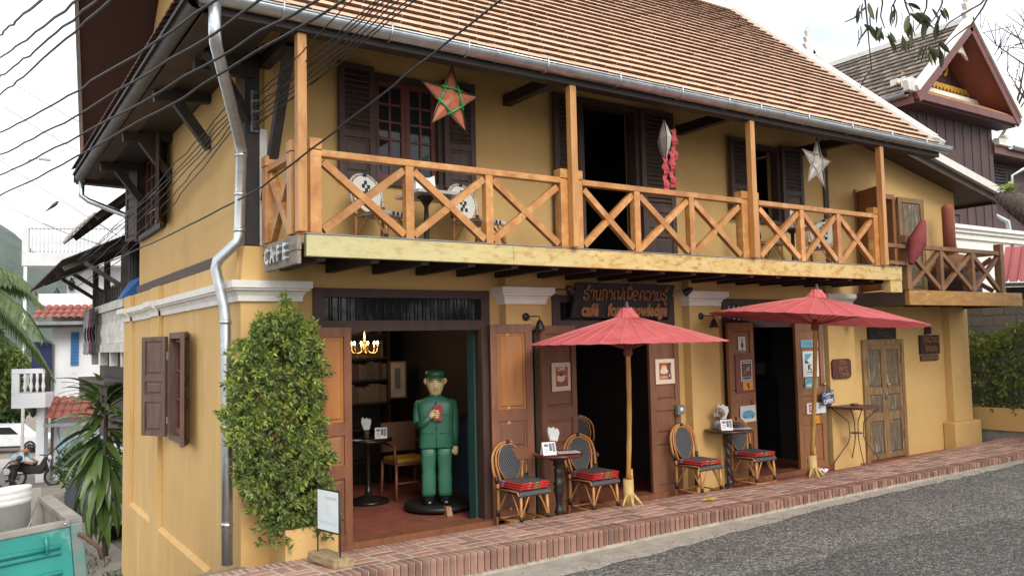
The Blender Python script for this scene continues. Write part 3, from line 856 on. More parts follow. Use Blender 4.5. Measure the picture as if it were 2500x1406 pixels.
s_ = leaf(cafe, 'shutter', (-.04, 2.80), (-.235, 3.17), .90, 2.08, CS, WSHUT, WSHUT, th=.04, st=.06, flip=-1)
s_ = leaf(cafe, 'shutter', (-.04, 1.90), (-.175, 1.50), .90, 2.10, CS, WSHUT, WSHUT, th=.04, st=.06, flip=-1)
part('hinge', GALVD, cafe, lambda b: (b.box(-.06, -.035, 2.79, 2.83, 1.05, 1.13), b.box(-.06, -.035, 2.79, 2.83, 1.8, 1.9)))
# upper side window with shutters
part('window_frame', DARKW, cafe, lambda b: (b.box(.0, .12, 3.36, 3.43, 3.48, 4.68), b.box(.0, .12, 4.97, 5.04, 3.48, 4.68), b.box(.0, .12, 3.43, 4.97, 4.60, 4.68), b.box(-.02, .12, 3.43, 4.97, 3.47, 3.54)))
sash(cafe, None, 3.44, 4.2, 3.54, 4.6, 2, 4, REDW, (.09, 0, 0), (0, 1, 0), (-1, 0, 0))
sash(cafe, None, 4.2, 4.96, 3.54, 4.6, 2, 4, REDW, (.09, 0, 0), (0, 1, 0), (-1, 0, 0))
leaf(cafe, 'shutter', (.0, 5.0), (-.09, 5.40), 3.5, 4.62, CS, SHUT, SHUT, th=.04, st=.06, flip=-1)
leaf(cafe, 'shutter', (.0, 3.38), (-.16, 2.98), 3.5, 4.62, CS, SHUT, SHUT, th=.04, st=.06, flip=-1)

# ---- upper front openings
L2 = [(.05, .36), (.42, .95)]
def win_up(x0, x1, z0, z1, glazed):
    part('window_frame', SHUT, cafe, lambda b: (b.box(x0, x0 + .05, -.025, .1, z0, z1), b.box(x1 - .05, x1, -.025, .1, z0, z1), b.box(x0 + .05, x1 - .05, -.024, .1, z1 - .06, z1), b.box(x0 - .02, x1 + .02, -.04, .1, z0 - .05, z0 + .01)))
    if glazed:
        m = (x0 + x1) / 2
        for a, c in ((x0 + .05, m - .002), (m + .002, x1 - .05)): sash(cafe, None, a, c, z0 + .01, z1 - .06, 2, 5, REDW, (0, .06, 0), (1, 0, 0), (0, -1, 0), st=.05, bar=.022)
win_up(1.36, 2.17, 3.60, 4.72, True)
leaf(cafe, 'shutter', (.97, -.05), (1.36, -.035), 3.58, 4.75, L2, SHUT, SHUT, st=.06, louver=(1,), flip=1)
leaf(cafe, 'shutter', (2.17, -.035), (2.55, -.05), 3.58, 4.75, L2, SHUT, SHUT, st=.06, louver=(1,), flip=1)
part('door_frame', SHUT, cafe, lambda b: (b.box(4.05, 4.12, -.03, .15, 2.86, 4.86), b.box(4.95, 5.02, -.03, .15, 2.86, 4.86), b.box(4.12, 4.95, -.029, .15, 4.79, 4.86)))
LD = [(.035, .17), (.21, .33), (.37, .97)]
leaf(cafe, 'door', (3.62, -.06), (4.06, -.035), 2.88, 4.84, LD, SHUT, SHUT, st=.07, louver=(2,))
leaf(cafe, 'door', (5.01, -.035), (5.55, -.07), 2.88, 4.84, LD, SHUT, SHUT, st=.07, louver=(2,))
win_up(7.10, 7.75, 3.57, 4.66, False)
leaf(cafe, 'shutter', (6.63, -.06), (7.10, -.035), 3.56, 4.68, L2, SHUT, SHUT, st=.06, louver=(1,))
leaf(cafe, 'shutter', (7.75, -.035), (8.19, -.06), 3.56, 4.68, L2, SHUT, SHUT, st=.06, louver=(1,))
pbox('wall_post', BROWNW, cafe, 8.78, 8.88, -.03, .0, 2.86, 4.9)
# terrace door
part('door_frame', DOORO, cafe, lambda b: (b.box(9.56, 9.66, -.03, .15, 2.56, 4.20), b.box(10.56, 10.64, -.03, .15, 2.56, 4.20), b.box(9.66, 10.56, -.029, .15, 4.12, 4.20)))
leaf(cafe, 'door', (9.60, -.03), (9.38, -.50), 2.58, 4.16, [(.05, .4), (.47, .95)], DOORO, DOORO, st=.07, flip=-1)
leaf(cafe, 'door', (10.64, -.04), (11.32, -.08), 2.58, 4.16, [(.05, .47), (.53, .95)], OLDW, OLDWP, st=.09)
sash(cafe, None, 9.68, 10.1, 2.58, 4.1, 2, 5, REDW, (0, .12, 0), (1, 0, 0), (0, -1, 0), st=.05, bar=.025)

# ---- corner timber, trim, strut
pbox('corner_post', DARKW, cafe, .06, .195, -.05, .06, 2.87, 4.75)
pbox('white_trim', WH, cafe, .198, .265, -.055, -.002, 2.87, 3.97)
pbeam('strut', DARKW, cafe, (.24, -.10, 3.28), (.24, -.78, 4.55), .085, .085)
pbeam('strut', DARKW, cafe, (.12, -.02, 4.02), (-.34, -.30, 4.55), .085, .085)
pbeam('strut', DARKW, cafe, (.13, -.06, 4.48), (-.40, -.06, 4.48), .09, .09)
pbeam('strut', DARKW, cafe, (.25, -.02, 4.62), (.25, -1.05, 4.62), .10, .12)

# ---- side eave brackets
for y in (1.15, 3.05, 4.95):
    br = pbeam('eave_bracket', DARKW, cafe, (.04, y, 4.56), (-.52, y, 4.50), .10, .13)
    pbeam('brace', DARKW, br, (.04, y, 4.02), (-.30, y, 4.47), .09, .10)
# ---- roof
TP = .89; RY, RZ = 2.54, 8.03; EY, EZ = -1.20, 4.70
def zf(y): return EZ + TP * (y - EY)
def zbk(y): return RZ - TP * (y - RY)
def leftx(t): return lerp(-.55, -1.15, t)          # prow gable: verge leans out towards the ridge
def deck(b):
    th = .07
    for ya, za, yb, zb, nm in ((EY, EZ, RY, RZ, 0),):
        b.hexa([(-.55, ya, za - th), (9.9, ya, za - th), (9.9, ya, za - .012), (-.55, ya, za - .012)], [(-1.15, yb, zb - th), (9.9, yb, zb - th), (9.9, yb, zb - .012), (-1.15, yb, zb - .012)])
roof = part('roof', BROWNW, cafe, deck)
part('roof_rear_slope', MAROON, roof, lambda b: b.hexa([(-.55, 6.40, zbk(6.40) - .09), (9.9, 6.40, zbk(6.40) - .09), (9.9, 6.40, zbk(6.40)), (-.55, 6.40, zbk(6.40))], [(-1.15, RY, RZ - .09), (9.9, RY, RZ - .09), (9.9, RY, RZ), (-1.15, RY, RZ)]))
pbeam('verge_board', GALVD, roof, (-.57, 6.42, zbk(6.42) - .06), (-1.17, RY, RZ - .06), .05, .16)
pbeam('verge_board', GALVD, roof, (-.57, EY, EZ - .06), (-1.17, RY, RZ - .06), .05, .16)
part('ridge_cap', WH, roof, lambda b: b.beam((-1.1, RY, RZ + .03), (9.92, RY, RZ + .03), .20, .09))
# white verge cap down the right rake
def rake(b):
    b.beam((9.86, EY + .02, EZ + .07), (9.86, RY, RZ + .07), .24, .09); b.beam((9.88, EY + .04, EZ + .13), (9.88, RY, RZ + .13), .14, .07)
    b.beam((9.97, EY + .02, EZ - .05), (9.97, RY, RZ - .05), .06, .26)
part('verge_cap', WH, roof, rake)
part('ridge_finial', WH, roof, lambda b: b.prism([(-.2, 0), (.1, 0), (.16, .18), (.05, .42), (-.02, .28), (-.10, .34), (-.2, .14)], (9.9, RY - .05, RZ + .06), (1, 0, 0), (0, 0, 1), (0, 1, 0), .08))
# clay tiles on the street slope
sl = math.sqrt(1 + TP * TP); su = Vector((0, 1 / sl, TP / sl)); sn = Vector((0, -TP / sl, 1 / sl))
ROWS = 28; PITCH = 5.02 / ROWS; TW = .20
tq = MB()
tile_list = []
rr = random.Random(4)
for r in range(ROWS):
    d0 = r * PITCH - .02
    t = r / ROWS
    x = leftx(t) + .02 + (TW / 2 if r % 2 else 0)
    while x < 9.78:
        w = min(TW, 9.80 - x)
        tile_list.append((x, w, d0, rr.uniform(-.004, .004), rr.uniform(-.002, .003)))
        x += TW
E0 = Vector((0, EY - .02, EZ - .018 + .0))
def tile_geo(mb, x, w, d0, jd, jn, rel=Vector((0, 0, 0))):
    L = PITCH * 1.3
    lo, hi = .056 + jn, .014 + jn
    th = .024
    def P(u, d, n_): return Vector((u, 0, 0)) + E0 + su * d + sn * n_ - rel
    g = .004
    bt = [P(x + g, d0 + jd, lo - th), P(x + w - g, d0 + jd, lo - th), P(x + w - g, d0 + L, hi - th), P(x + g, d0 + L, hi - th)]
    tp = [P(x + g, d0 + jd, lo), P(x + w - g, d0 + jd, lo), P(x + w - g, d0 + L, hi), P(x + g, d0 + L, hi)]
    mb.hexa(bt, tp)
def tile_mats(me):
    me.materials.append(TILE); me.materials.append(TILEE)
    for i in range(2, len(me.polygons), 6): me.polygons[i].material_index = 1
def tdist(t):
    p = E0 + su * t[2] + Vector((t[0], 0, 0))
    return (p - CAMPOS).length if in_frame(p, 10) else 1e9
tile_list.sort(key=tdist)
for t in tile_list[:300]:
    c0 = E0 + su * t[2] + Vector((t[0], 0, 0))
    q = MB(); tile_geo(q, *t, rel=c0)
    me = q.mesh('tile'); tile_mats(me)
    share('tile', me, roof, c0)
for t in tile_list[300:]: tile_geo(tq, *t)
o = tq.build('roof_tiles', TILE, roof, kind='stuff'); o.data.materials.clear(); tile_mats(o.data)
# pent roof over the side wall
PX0, PZ0, PSL = -.75, 4.66, .62
skirt = part('side_pent_roof', DARKW, cafe, lambda b: b.hexa([(PX0 + .03, -1.22, PZ0 - .05), (.03, -1.22, PZ0 + .73 * PSL - .05), (.03, 6.42, PZ0 + .73 * PSL - .05), (PX0 + .03, 6.42, PZ0 - .05)], [(PX0 + .03, -1.22, PZ0 - .015), (.03, -1.22, PZ0 + .73 * PSL - .015), (.03, 6.42, PZ0 + .73 * PSL - .015), (PX0 + .03, 6.42, PZ0 - .015)]))
q = MB(); rr = random.Random(8)
y = -1.2
while y < 6.3:
    for r in range(5):
        d = r * .15
        q.hexa([(PX0 + d, y + .004, PZ0 + d * PSL + .012), (PX0 + d + .2, y + .004, PZ0 + (d + .2) * PSL - .012), (PX0 + d + .2, y + .146, PZ0 + (d + .2) * PSL - .012), (PX0 + d, y + .146, PZ0 + d * PSL + .012)],
               [(PX0 + d, y + .004, PZ0 + d * PSL + .03), (PX0 + d + .2, y + .004, PZ0 + (d + .2) * PSL + .004), (PX0 + d + .2, y + .146, PZ0 + (d + .2) * PSL + .004), (PX0 + d, y + .146, PZ0 + d * PSL + .03)])
    y += .15
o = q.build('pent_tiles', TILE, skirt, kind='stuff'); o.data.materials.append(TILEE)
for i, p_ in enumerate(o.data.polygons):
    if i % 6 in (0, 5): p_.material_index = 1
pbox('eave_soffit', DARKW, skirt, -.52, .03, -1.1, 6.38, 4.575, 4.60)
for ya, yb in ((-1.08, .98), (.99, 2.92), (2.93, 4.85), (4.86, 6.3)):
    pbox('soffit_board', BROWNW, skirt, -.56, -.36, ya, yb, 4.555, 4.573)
def half_gutter(b, p, q, r, n=10, wall=.006):
    p = Vector(p); q = Vector(q); d = (q - p).normalized(); s = d.cross(Vector((0, 0, 1))).normalized(); u = Vector((0, 0, 1))
    ang = [math.radians(lerp(178, 362, i / n)) for i in range(n + 1)]
    rim = [s * math.cos(a) * r + u * math.sin(a) * r for a in ang] + [s * math.cos(a) * (r - wall) + u * math.sin(a) * (r - wall) for a in reversed(ang)]
    m = len(rim)
    vs = [p + v for v in rim] + [q + v for v in rim]
    b.add(vs, [(i, (i + 1) % m, m + (i + 1) % m, m + i) for i in range(m)], True)
sg = part('side_gutter', mat('dark_zinc', (0.16, 0.155, 0.155), (0.11, 0.105, 0.105), 4, .55, metal=.2), cafe, lambda b: half_gutter(b, (-.615, -1.12, 4.65), (-.615, 6.42, 4.60), .075))
part('side_downpipe', GALV, cafe, lambda b: b.tube([(-.60, 6.34, 4.56), (-.60, 6.34, 4.30), (-.50, 6.30, 4.22), (.10, 6.05, 3.95), (.14, 6.02, 3.6)], .045, 10))
pbeam('rear_fascia', BROWNW, skirt, (-.70, 6.44, 4.58), (.9, 6.44, 4.58), .03, .14)
part('rear_gutter', GALVD, cafe, lambda b: half_gutter(b, (-.66, 6.52, 4.56), (.9, 6.52, 4.52), .06))
# street gutter, brackets, seams
gut = part('street_gutter', GALV, cafe, lambda b: (half_gutter(b, (-.62, -1.285, 4.645), (9.98, -1.285, 4.635), .078, 12),
      b.tube([(-.62, -1.363, 4.648), (9.98, -1.363, 4.638)], .009, 6), b.prism(ring(0, 0, .078, 180, 360, 10), (9.978, -1.285, 4.637), (0, 1, 0), (0, 0, 1), (1, 0, 0), .008),
      b.prism(ring(0, 0, .078, 180, 360, 10), (-.625, -1.285, 4.647), (0, 1, 0), (0, 0, 1), (1, 0, 0), .008)))
for x in (.0, .95, 1.72, 2.62, 3.55, 4.45, 5.20, 5.75, 6.65, 7.55, 8.45, 9.30):
    ptube('gutter_bracket', GALV, gut, [(x, -1.20, 4.66)] + [(x + .0, -1.285 + .086 * math.cos(math.radians(a)), 4.64 + .086 * math.sin(math.radians(a))) for a in range(355, 175, -20)] + [(x, -1.36, 4.70)], .007, 6)
for x in (2.05, 4.20, 6.2, 8.9):
    part('gutter_seam', GALV, gut, lambda b: half_gutter(b, (x - .02, -1.285, 4.641), (x + .02, -1.285, 4.641), .082, 12))
DPP = [(-.52, -1.29, 4.58), (-.52, -1.29, 4.34), (-.505, -1.26, 4.27), (-.03, -.20, 3.80), (.0, -.15, 3.72), (-.015, -.14, 2.95), (-.03, -.13, 2.88), (-.19, -.06, 2.71), (-.20, -.05, 2.64), (-.135, -.08, 2.30), (-.125, -.09, 2.20), (-.11, -.10, 1.0), (-.11, -.10, .02)]
dpipe = part('downpipe', GALV, cafe, lambda b: b.tube(DPP, .048, 12))
for px_, py_, z in ((.0, -.145, 3.66), (-.007, -.142, 3.3), (-.015, -.14, 2.97), (-.122, -.09, 2.14), (-.112, -.10, 1.2), (-.11, -.10, .35)):
    ptube('pipe_collar', GALV, dpipe, [(px_, py_, z), (px_, py_, z + .035)], .054, 12)
pbeam('eave_beam', DARKW, cafe, (-.5, -1.165, 4.555), (9.85, -1.165, 4.54), .13, .075)
# right lean-to roof
def zl(x): return 4.70 - .2 * (x - 11)
lean = part('lean_to_roof', BROWNW, cafe, lambda b: b.hexa([(9.75, -.45, zl(9.75)), (13.25, -.45, zl(13.25)), (13.25, 6, zl(13.25)), (9.75, 6, zl(9.75))], [(9.75, -.45, zl(9.75) + .12), (13.25, -.45, zl(13.25) + .12), (13.25, 6, zl(13.25) + .12), (9.75, 6, zl(9.75) + .12)]))
part('lean_to_tiles', TILE, lean, lambda b: b.hexa([(9.75, -.46, zl(9.75) + .122), (13.28, -.46, zl(13.28) + .122), (13.28, 6, zl(13.28) + .122), (9.75, 6, zl(9.75) + .122)], [(9.75, -.46, zl(9.75) + .16), (13.28, -.46, zl(13.28) + .16), (13.28, 6, zl(13.28) + .16), (9.75, 6, zl(9.75) + .16)]))
pbeam('lean_to_verge', WH, lean, (9.9, -.50, zl(9.9) + .11), (13.30, -.50, zl(13.3) + .11), .08, .13)
pbeam('lean_to_eave', DARKW, lean, (13.26, -.45, zl(13.25) + .02), (13.26, 6, zl(13.25) + .02), .03, .15)
pbeam('lean_to_barge', BROWNW, lean, (9.9, -.42, zl(9.9) - .02), (13.24, -.42, zl(13.24) - .02), .05, .10)

# ---- balcony
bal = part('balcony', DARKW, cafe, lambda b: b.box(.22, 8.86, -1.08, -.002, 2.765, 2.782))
for i, (a, c, m) in enumerate(((.25, 2.3, BEAMP), (2.302, 4.55, BEAMP), (4.552, 8.86, BEAMP))):
    pbox('edge_beam', m, bal, a, c, -1.15, -1.085, 2.665, 2.848, bevel=.004)
pbox('edge_flashing', GALVD, bal, .24, 8.87, -1.158, -1.08, 2.85, 2.858)
x = .40
while x < 8.8:
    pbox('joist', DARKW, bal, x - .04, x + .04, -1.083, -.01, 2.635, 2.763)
    x += .49
pbox('ledger', DARKW, bal, .66, 8.8, -.03, -.004, 2.72, 2.763)
pbox('corner_block', BEAMW, bal, 8.58, 8.86, -1.14, -1.03, 2.50, 2.663)
for x in (3.02, 5.74, 8.25): pbeam('tie_beam', DARKW, cafe, (x, -.004, 4.66), (x, -1.10, 4.655), .10, .12)
RAILZ = 3.54
def newel(x0, x1, y0, y1, z1=3.66, m=RAILW):
    o = pbox('newel_post', m, bal, x0, x1, y0, y1, 2.86, z1 - .10, bevel=.006)
    pbox('newel_cap', m, o, x0 - .004, x1 + .004, y0 - .004, y1 + .004, z1 - .095, z1, bevel=.006)
newel(.285, .385, -1.15, -1.05); newel(.17, .28, -1.0, -.89, m=POSTW)
newel(.17, .28, -.33, -.20)
for x0, x1 in ((2.90, 3.18), (5.60, 5.90), (8.27, 8.53)):
    m_ = (x0 + x1) / 2
    newel(x0, m_ - .003, -1.14, -1.03); newel(m_ + .003, x1, -1.14, -1.03)
for x0, z1 in ((.165, 4.515), (2.985, 4.51), (5.70, 4.505), (8.36, 4.50)):
    pbox('roof_post', POSTW, bal, x0, x0 + .078, -1.225 if x0 > 1 else -1.20, -1.145 if x0 > 1 else -1.115, 2.861, z1, bevel=.005)
def bays(pts, yc, zb, zt, par, m, w=.065, base_ax='x'):
    """x-braced railing panels between consecutive stations"""
    for a, c in zip(pts, pts[1:]):
        A = Vector(a); C_ = Vector(c); d = (C_ - A).normalized()
        n = Vector((d.y, -d.x, 0))
        p0 = A + d * .05; p1 = C_ - d * .05
        up = Vector((0, 0, 1))
        pbeam('brace', m, par, p0 + Vector((0, 0, zt - .04)) + n * .002, p1 + Vector((0, 0, zb + .035)) + n * .002, .055, w, up=up)
        pbeam('brace', m, par, p0 + Vector((0, 0, zb + .035)) - n * .004, p1 + Vector((0, 0, zt - .04)) - n * .004, .055, w, up=up)
YR = -1.10
for a, c in ((.385, 2.90), (3.18, 5.60), (5.90, 8.27)):
    pbeam('top_rail', RAILW, bal, (a, YR, RAILZ), (c, YR, RAILZ), .085, .06, bevel=.006)
st1 = [.36, 1.21, 2.05, 2.92]; st2 = [3.16, 3.93, 4.76, 5.62]; st3 = [5.88, 6.72, 7.48, 8.29]
for st_ in (st1, st2, st3):
    for x in st_[1:3]: pbox('baluster', RAILW, bal, x - .04, x + .04, YR - .04, YR + .04, 2.86, RAILZ - .03, bevel=.004)
    bays([(x, YR, 0) for x in st_], YR, 2.86, RAILZ - .03, bal, RAILW)
pbeam('top_rail', RAILW, bal, (.225, -.89, RAILZ), (.225, -.33, RAILZ), .085, .06)
bays([(.225, -.92, 0), (.225, -.30, 0)], 0, 2.86, RAILZ - .03, bal, RAILW, w=.085)
# ---- terrace at a lower level
ter = part('terrace', DARKW, cafe, lambda b: b.box(9.17, 12.40, -1.0, -.002, 2.47, 2.53))
pbox('edge_beam', BEAMO, ter, 9.15, 10.35, -1.07, -1.0, 2.33, 2.545, bevel=.004); pbox('edge_beam', BEAMO, ter, 10.352, 12.45, -1.07, -1.0, 2.33, 2.545, bevel=.004)
pbox('end_beam', BROWNW, ter, 9.15, 9.21, -.998, -.004, 2.33, 2.545)
pbox('end_beam', BROWNW, ter, 12.38, 12.44, -.998, -.004, 2.33, 2.545)
for x in (9.7, 10.25, 10.8, 11.35, 11.9): pbox('joist', DARKW, ter, x - .04, x + .04, -.998, -.01, 2.36, 2.468)
YT = -1.02; RT2 = 3.18
for x, zt_ in ((9.18, 3.34), (11.86, 3.33)): pbox('newel_post', RAILD, ter, x - .055, x + .055, YT - .055, YT + .055, 2.55, zt_, bevel=.006)
for x in (10.08, 10.98): pbox('baluster', RAILD, ter, x - .04, x + .04, YT - .04, YT + .04, 2.55, RT2 - .03, bevel=.004)
pbeam('top_rail', RAILD, ter, (9.235, YT, RT2), (11.805, YT, RT2), .08, .06)
bays([(9.20, YT, 0), (10.08, YT, 0), (10.98, YT, 0), (11.84, YT, 0)], YT, 2.55, RT2 - .03, ter, RAILD)
pbeam('top_rail', RAILD, ter, (11.86, -.965, RT2), (11.86, -.03, RT2), .07, .05)
bays([(11.86, -.95, 0), (11.86, -.05, 0)], 0, 2.55, RT2 - .03, ter, RAILD)
pbeam('top_rail', RAILD, ter, (8.55, -1.09, 3.16), (9.12, -1.05, 3.16), .07, .055)
pbeam('top_rail', RAILD, ter, (8.55, -1.09, 2.92), (9.12, -1.05, 2.92), .07, .05)
# ================================================================ cafe furniture
RAT = mat('rattan_cane', (0.50, 0.24, 0.075), (0.33, 0.135, 0.035), 14, 0.35, stretch=(1, 1, .6), spots=(0.20, 0.08, 0.025), spot_scale=9, spot_lo=.58, spot_hi=.75)
RATD = mat('dark_rattan_cane', (0.27, 0.105, 0.045), (0.18, 0.065, 0.03), 14, 0.35)
BIND = mat('black_binding', (0.018, 0.017, 0.017), (0.010, 0.010, 0.010), 90, 0.45)
WEAVEB = weave_mat('black_weave', (0.010, 0.010, 0.011), (0.20, 0.21, 0.22), 210)
WEAVES = weave_mat('black_seat_weave', (0.010, 0.010, 0.011), (0.22, 0.23, 0.24), 240, axis='XZ')
WEAVEW = weave_mat('cream_weave', (0.72, 0.70, 0.64), (0.40, 0.38, 0.34), 260)
FLOW = flower_mat('red_flower_cloth')
GREYC = mat('grey_cushion_cloth', (0.085, 0.072, 0.062), (0.055, 0.047, 0.042), 25, 0.95, 0.3, 120)
PAPER = mat('white_paper', (0.78, 0.77, 0.75), (0.72, 0.71, 0.69), 8, 0.8)
INK = mat('grey_print', (0.20, 0.22, 0.25), (0.08, 0.09, 0.11), 60, 0.8)
DKRED = mat('polished_red_wood', (0.115, 0.026, 0.017), (0.07, 0.017, 0.012), 6, 0.22)
EBON = mat('black_turned_wood', (0.016, 0.013, 0.012), (0.010, 0.009, 0.008), 6, 0.3)

def make_chair(label, cane, weave, seatw, bind, group, checks=False):
    t = thing('bistro_chair', label, 'chair', (0, 0, 0), group)
    S = .43
    for sx in (-1, 1):
        ptube('front_leg', cane, t, [(sx * .185, -.205, 0), (sx * .175, -.195, .22), (sx * .17, -.185, S - .03)], .0165, 8)
        rl = ptube('rear_leg', cane, t, [(sx * .19, .215, 0), (sx * .18, .195, .25), (sx * .188, .185, S), (sx * .205, .20, .55)], .0165, 8)
        ptube('binding', bind, rl, [(sx * .196, .192, .47), (sx * .204, .199, .545)], .020, 8)
        for (a, c, zz) in ((-.203, .0, .17), (-.20, .0, .16)): pass
        ptube('binding', bind, t, [(sx * .1775, -.197, .13), (sx * .176, -.196, .18)], .021, 8)
        ptube('binding', bind, t, [(sx * .183, .20, .13), (sx * .1815, .197, .20)], .021, 8)
        # V braces under the seat
        ptube('brace', cane, t, bez((sx * .178, -.197, .14), (sx * .13, -.195, .26), (sx * .09, -.195, .36), (sx * .05, -.19, S - .04), 6), .009, 6)
        ptube('brace', cane, t, bez((sx * .178, -.197, .15), (sx * .178, -.12, .27), (sx * .175, -.07, .36), (sx * .17, -.04, S - .04), 6), .009, 6)
        ptube('brace', cane, t, bez((sx * .182, .198, .17), (sx * .18, .13, .27), (sx * .175, .08, .36), (sx * .17, .05, S - .04), 6), .009, 6)
        ptube('stretcher', cane, t, [(sx * .187, -.203, .115), (sx * .187, .205, .115)], .010, 6)
    ptube('stretcher', cane, t, [(-.187, -.203, .105), (.187, -.203, .105)], .010, 6)
    ptube('stretcher', cane, t, [(-.187, .205, .105), (.187, .205, .105)], .010, 6)
    # seat with rounded woven front
    b = MB(); prof = [(.20, S - .03), (.20, S), (-.17, S + .008), (-.205, S - .005), (-.215, S - .035), (-.205, S - .055), (-.18, S - .055), (-.17, S - .03)]
    b.add([(-.20 + (.01 if y > 0 else 0), y, z) for y, z in prof] + [(.20 - (.01 if y > 0 else 0), y, z) for y, z in prof], [(i, (i + 1) % 8, 8 + (i + 1) % 8, 8 + i) for i in range(8)] + [tuple(range(8)), tuple(range(15, 7, -1))])
    seat = b.build('seat', seatw, t, bevel=.004)
    part('seat_edge', cane, seat, lambda q: (q.tube([(-.204, .2, S - .01), (-.206, -.17, S - .005), (-.206, -.205, S - .04)], .008, 6), q.tube([(.204, .2, S - .01), (.206, -.17, S - .005), (.206, -.205, S - .04)], .008, 6)), kind='stuff') if False else None
    for sx in (-1, 1): ptube('seat_edge', cane, seat, [(sx * .204, .2, S - .01), (sx * .206, -.17, S - .002), (sx * .206, -.208, S - .04)], .008, 6)
    # outer hoop
    def yb(z): return .19 + .17 * (z - S)
    hoop = [(-.205, yb(.50), .50), (-.222, yb(.60), .60), (-.222, yb(.70), .70)]
    hoop += [(.222 * math.cos(math.radians(a)), yb(.70 + .19 * math.sin(math.radians(a))), .70 + .19 * math.sin(math.radians(a))) for a in range(165, 0, -15)]
    hoop += [(.222, yb(.70), .70), (.222, yb(.60), .60), (.205, yb(.50), .50)]
    bk = ptube('back_hoop', cane, t, hoop, .0155, 8)
    ins = [(-.125, yb(.42), .42), (-.150, yb(.53), .53), (-.178, yb(.66), .66), (-.172, yb(.72), .72)]
    ins += [(.172 * math.cos(math.radians(a)), yb(.72 + .145 * math.sin(math.radians(a))), .72 + .145 * math.sin(math.radians(a))) for a in range(165, 0, -15)]
    ins += [(.172, yb(.72), .72), (.178, yb(.66), .66), (.150, yb(.53), .53), (.125, yb(.42), .42)]
    if not checks: ptube('inner_hoop', cane, bk, ins, .0125, 8)
    ptube('binding', bind, bk, [(-.022, yb(.88), .885), (.022, yb(.88), .885)], .022, 8)
    # woven oval
    wx, wz = (.205, .205) if checks else (.148, .195)
    pts = [(wx * math.cos(math.radians(a)) * (1 - .12 * max(0, -math.sin(math.radians(a)))), .67 + wz * math.sin(math.radians(a))) for a in range(0, 360, 15)]
    b = MB(); n = len(pts)
    vs = [(x, yb(z) - .006, z) for x, z in pts] + [(x, yb(z) + .006, z) for x, z in pts]
    b.add(vs, [tuple(range(n)), tuple(range(2 * n - 1, n - 1, -1))] + [(i, (i + 1) % n, n + (i + 1) % n, n + i) for i in range(n)])
    pan = b.build('woven_back', weave, t)
    MB().tube([(x, yb(z), z) for x, z in pts], .007, 6, closed=True).build('back_rim', cane, pan)
    if checks:
        for i in range(3):
            for j in range(6):
                if (i + j) % 2 == 0:
                    x0 = -.054 + i * .036; z0 = .57 + j * .042
                    pbox('dark_check', BIND, pan, x0, x0 + .035, yb(z0) - .012, yb(z0) - .0065, z0, z0 + .041)
        for i in range(8):
            if i % 2 == 0: pbox('dark_check', BIND, seat, -.11 + i * .03, -.082 + i * .03, -.219, -.2155, S - .045, S - .008)
    return t
CH = 'black woven chairs on the porch'
ch1 = make_chair('rattan chair with black woven back, leftmost on the porch, beside the open wide door', RAT, WEAVEB, WEAVES, BIND, CH)
ch1.location = (2.86, -.40, -.04); ch1.rotation_euler = (0, 0, math.radians(3))
ch2 = dup(ch1, (3.82, -.40, -.04), math.radians(2), 'rattan chair with black woven back between red table and bamboo umbrella pole', CH)
ch3 = dup(ch1, (5.44, -.44, -.04), math.radians(3), 'rattan chair with black woven back just left of the flower table', CH)
ch4 = dup(ch1, (6.48, -.40, -.04), math.radians(1), 'rattan chair with black woven back right of the flower table, before car plate', CH)
ch5 = dup(ch1, (4.95, 1.25, -.01), math.radians(-30), 'dim rattan chair inside the middle doorway', CH)
CHW = 'white woven chairs on the balcony'
cw1 = make_chair('cream woven balcony chair with black check stripe at far left of balcony', RAT, WEAVEW, WEAVEW, BIND, CHW, checks=True)
for ch in cw1.children:
    if ch.name.startswith('back_hoop'): ch.data.materials[0] = mat('striped_cane', (0.66, 0.64, 0.60), (0.05, 0.05, 0.05), 60, .5)
cw1.location = (1.24, -.52, 2.782); cw1.rotation_euler = (0, 0, math.radians(22)); cw1.scale = (.98, .98, .90)
cw2 = dup(cw1, (2.32, -.50, 2.782), math.radians(18), 'cream woven balcony chair with black check stripe right of marble table', CHW)
cw3 = dup(cw1, (6.78, -.45, 2.782), math.radians(78), 'cream woven balcony chair left of small table below right shuttered window', CHW)
cw4 = dup(cw1, (8.02, -.45, 2.782), math.radians(-70), 'cream woven balcony chair at the right end of the balcony', CHW)

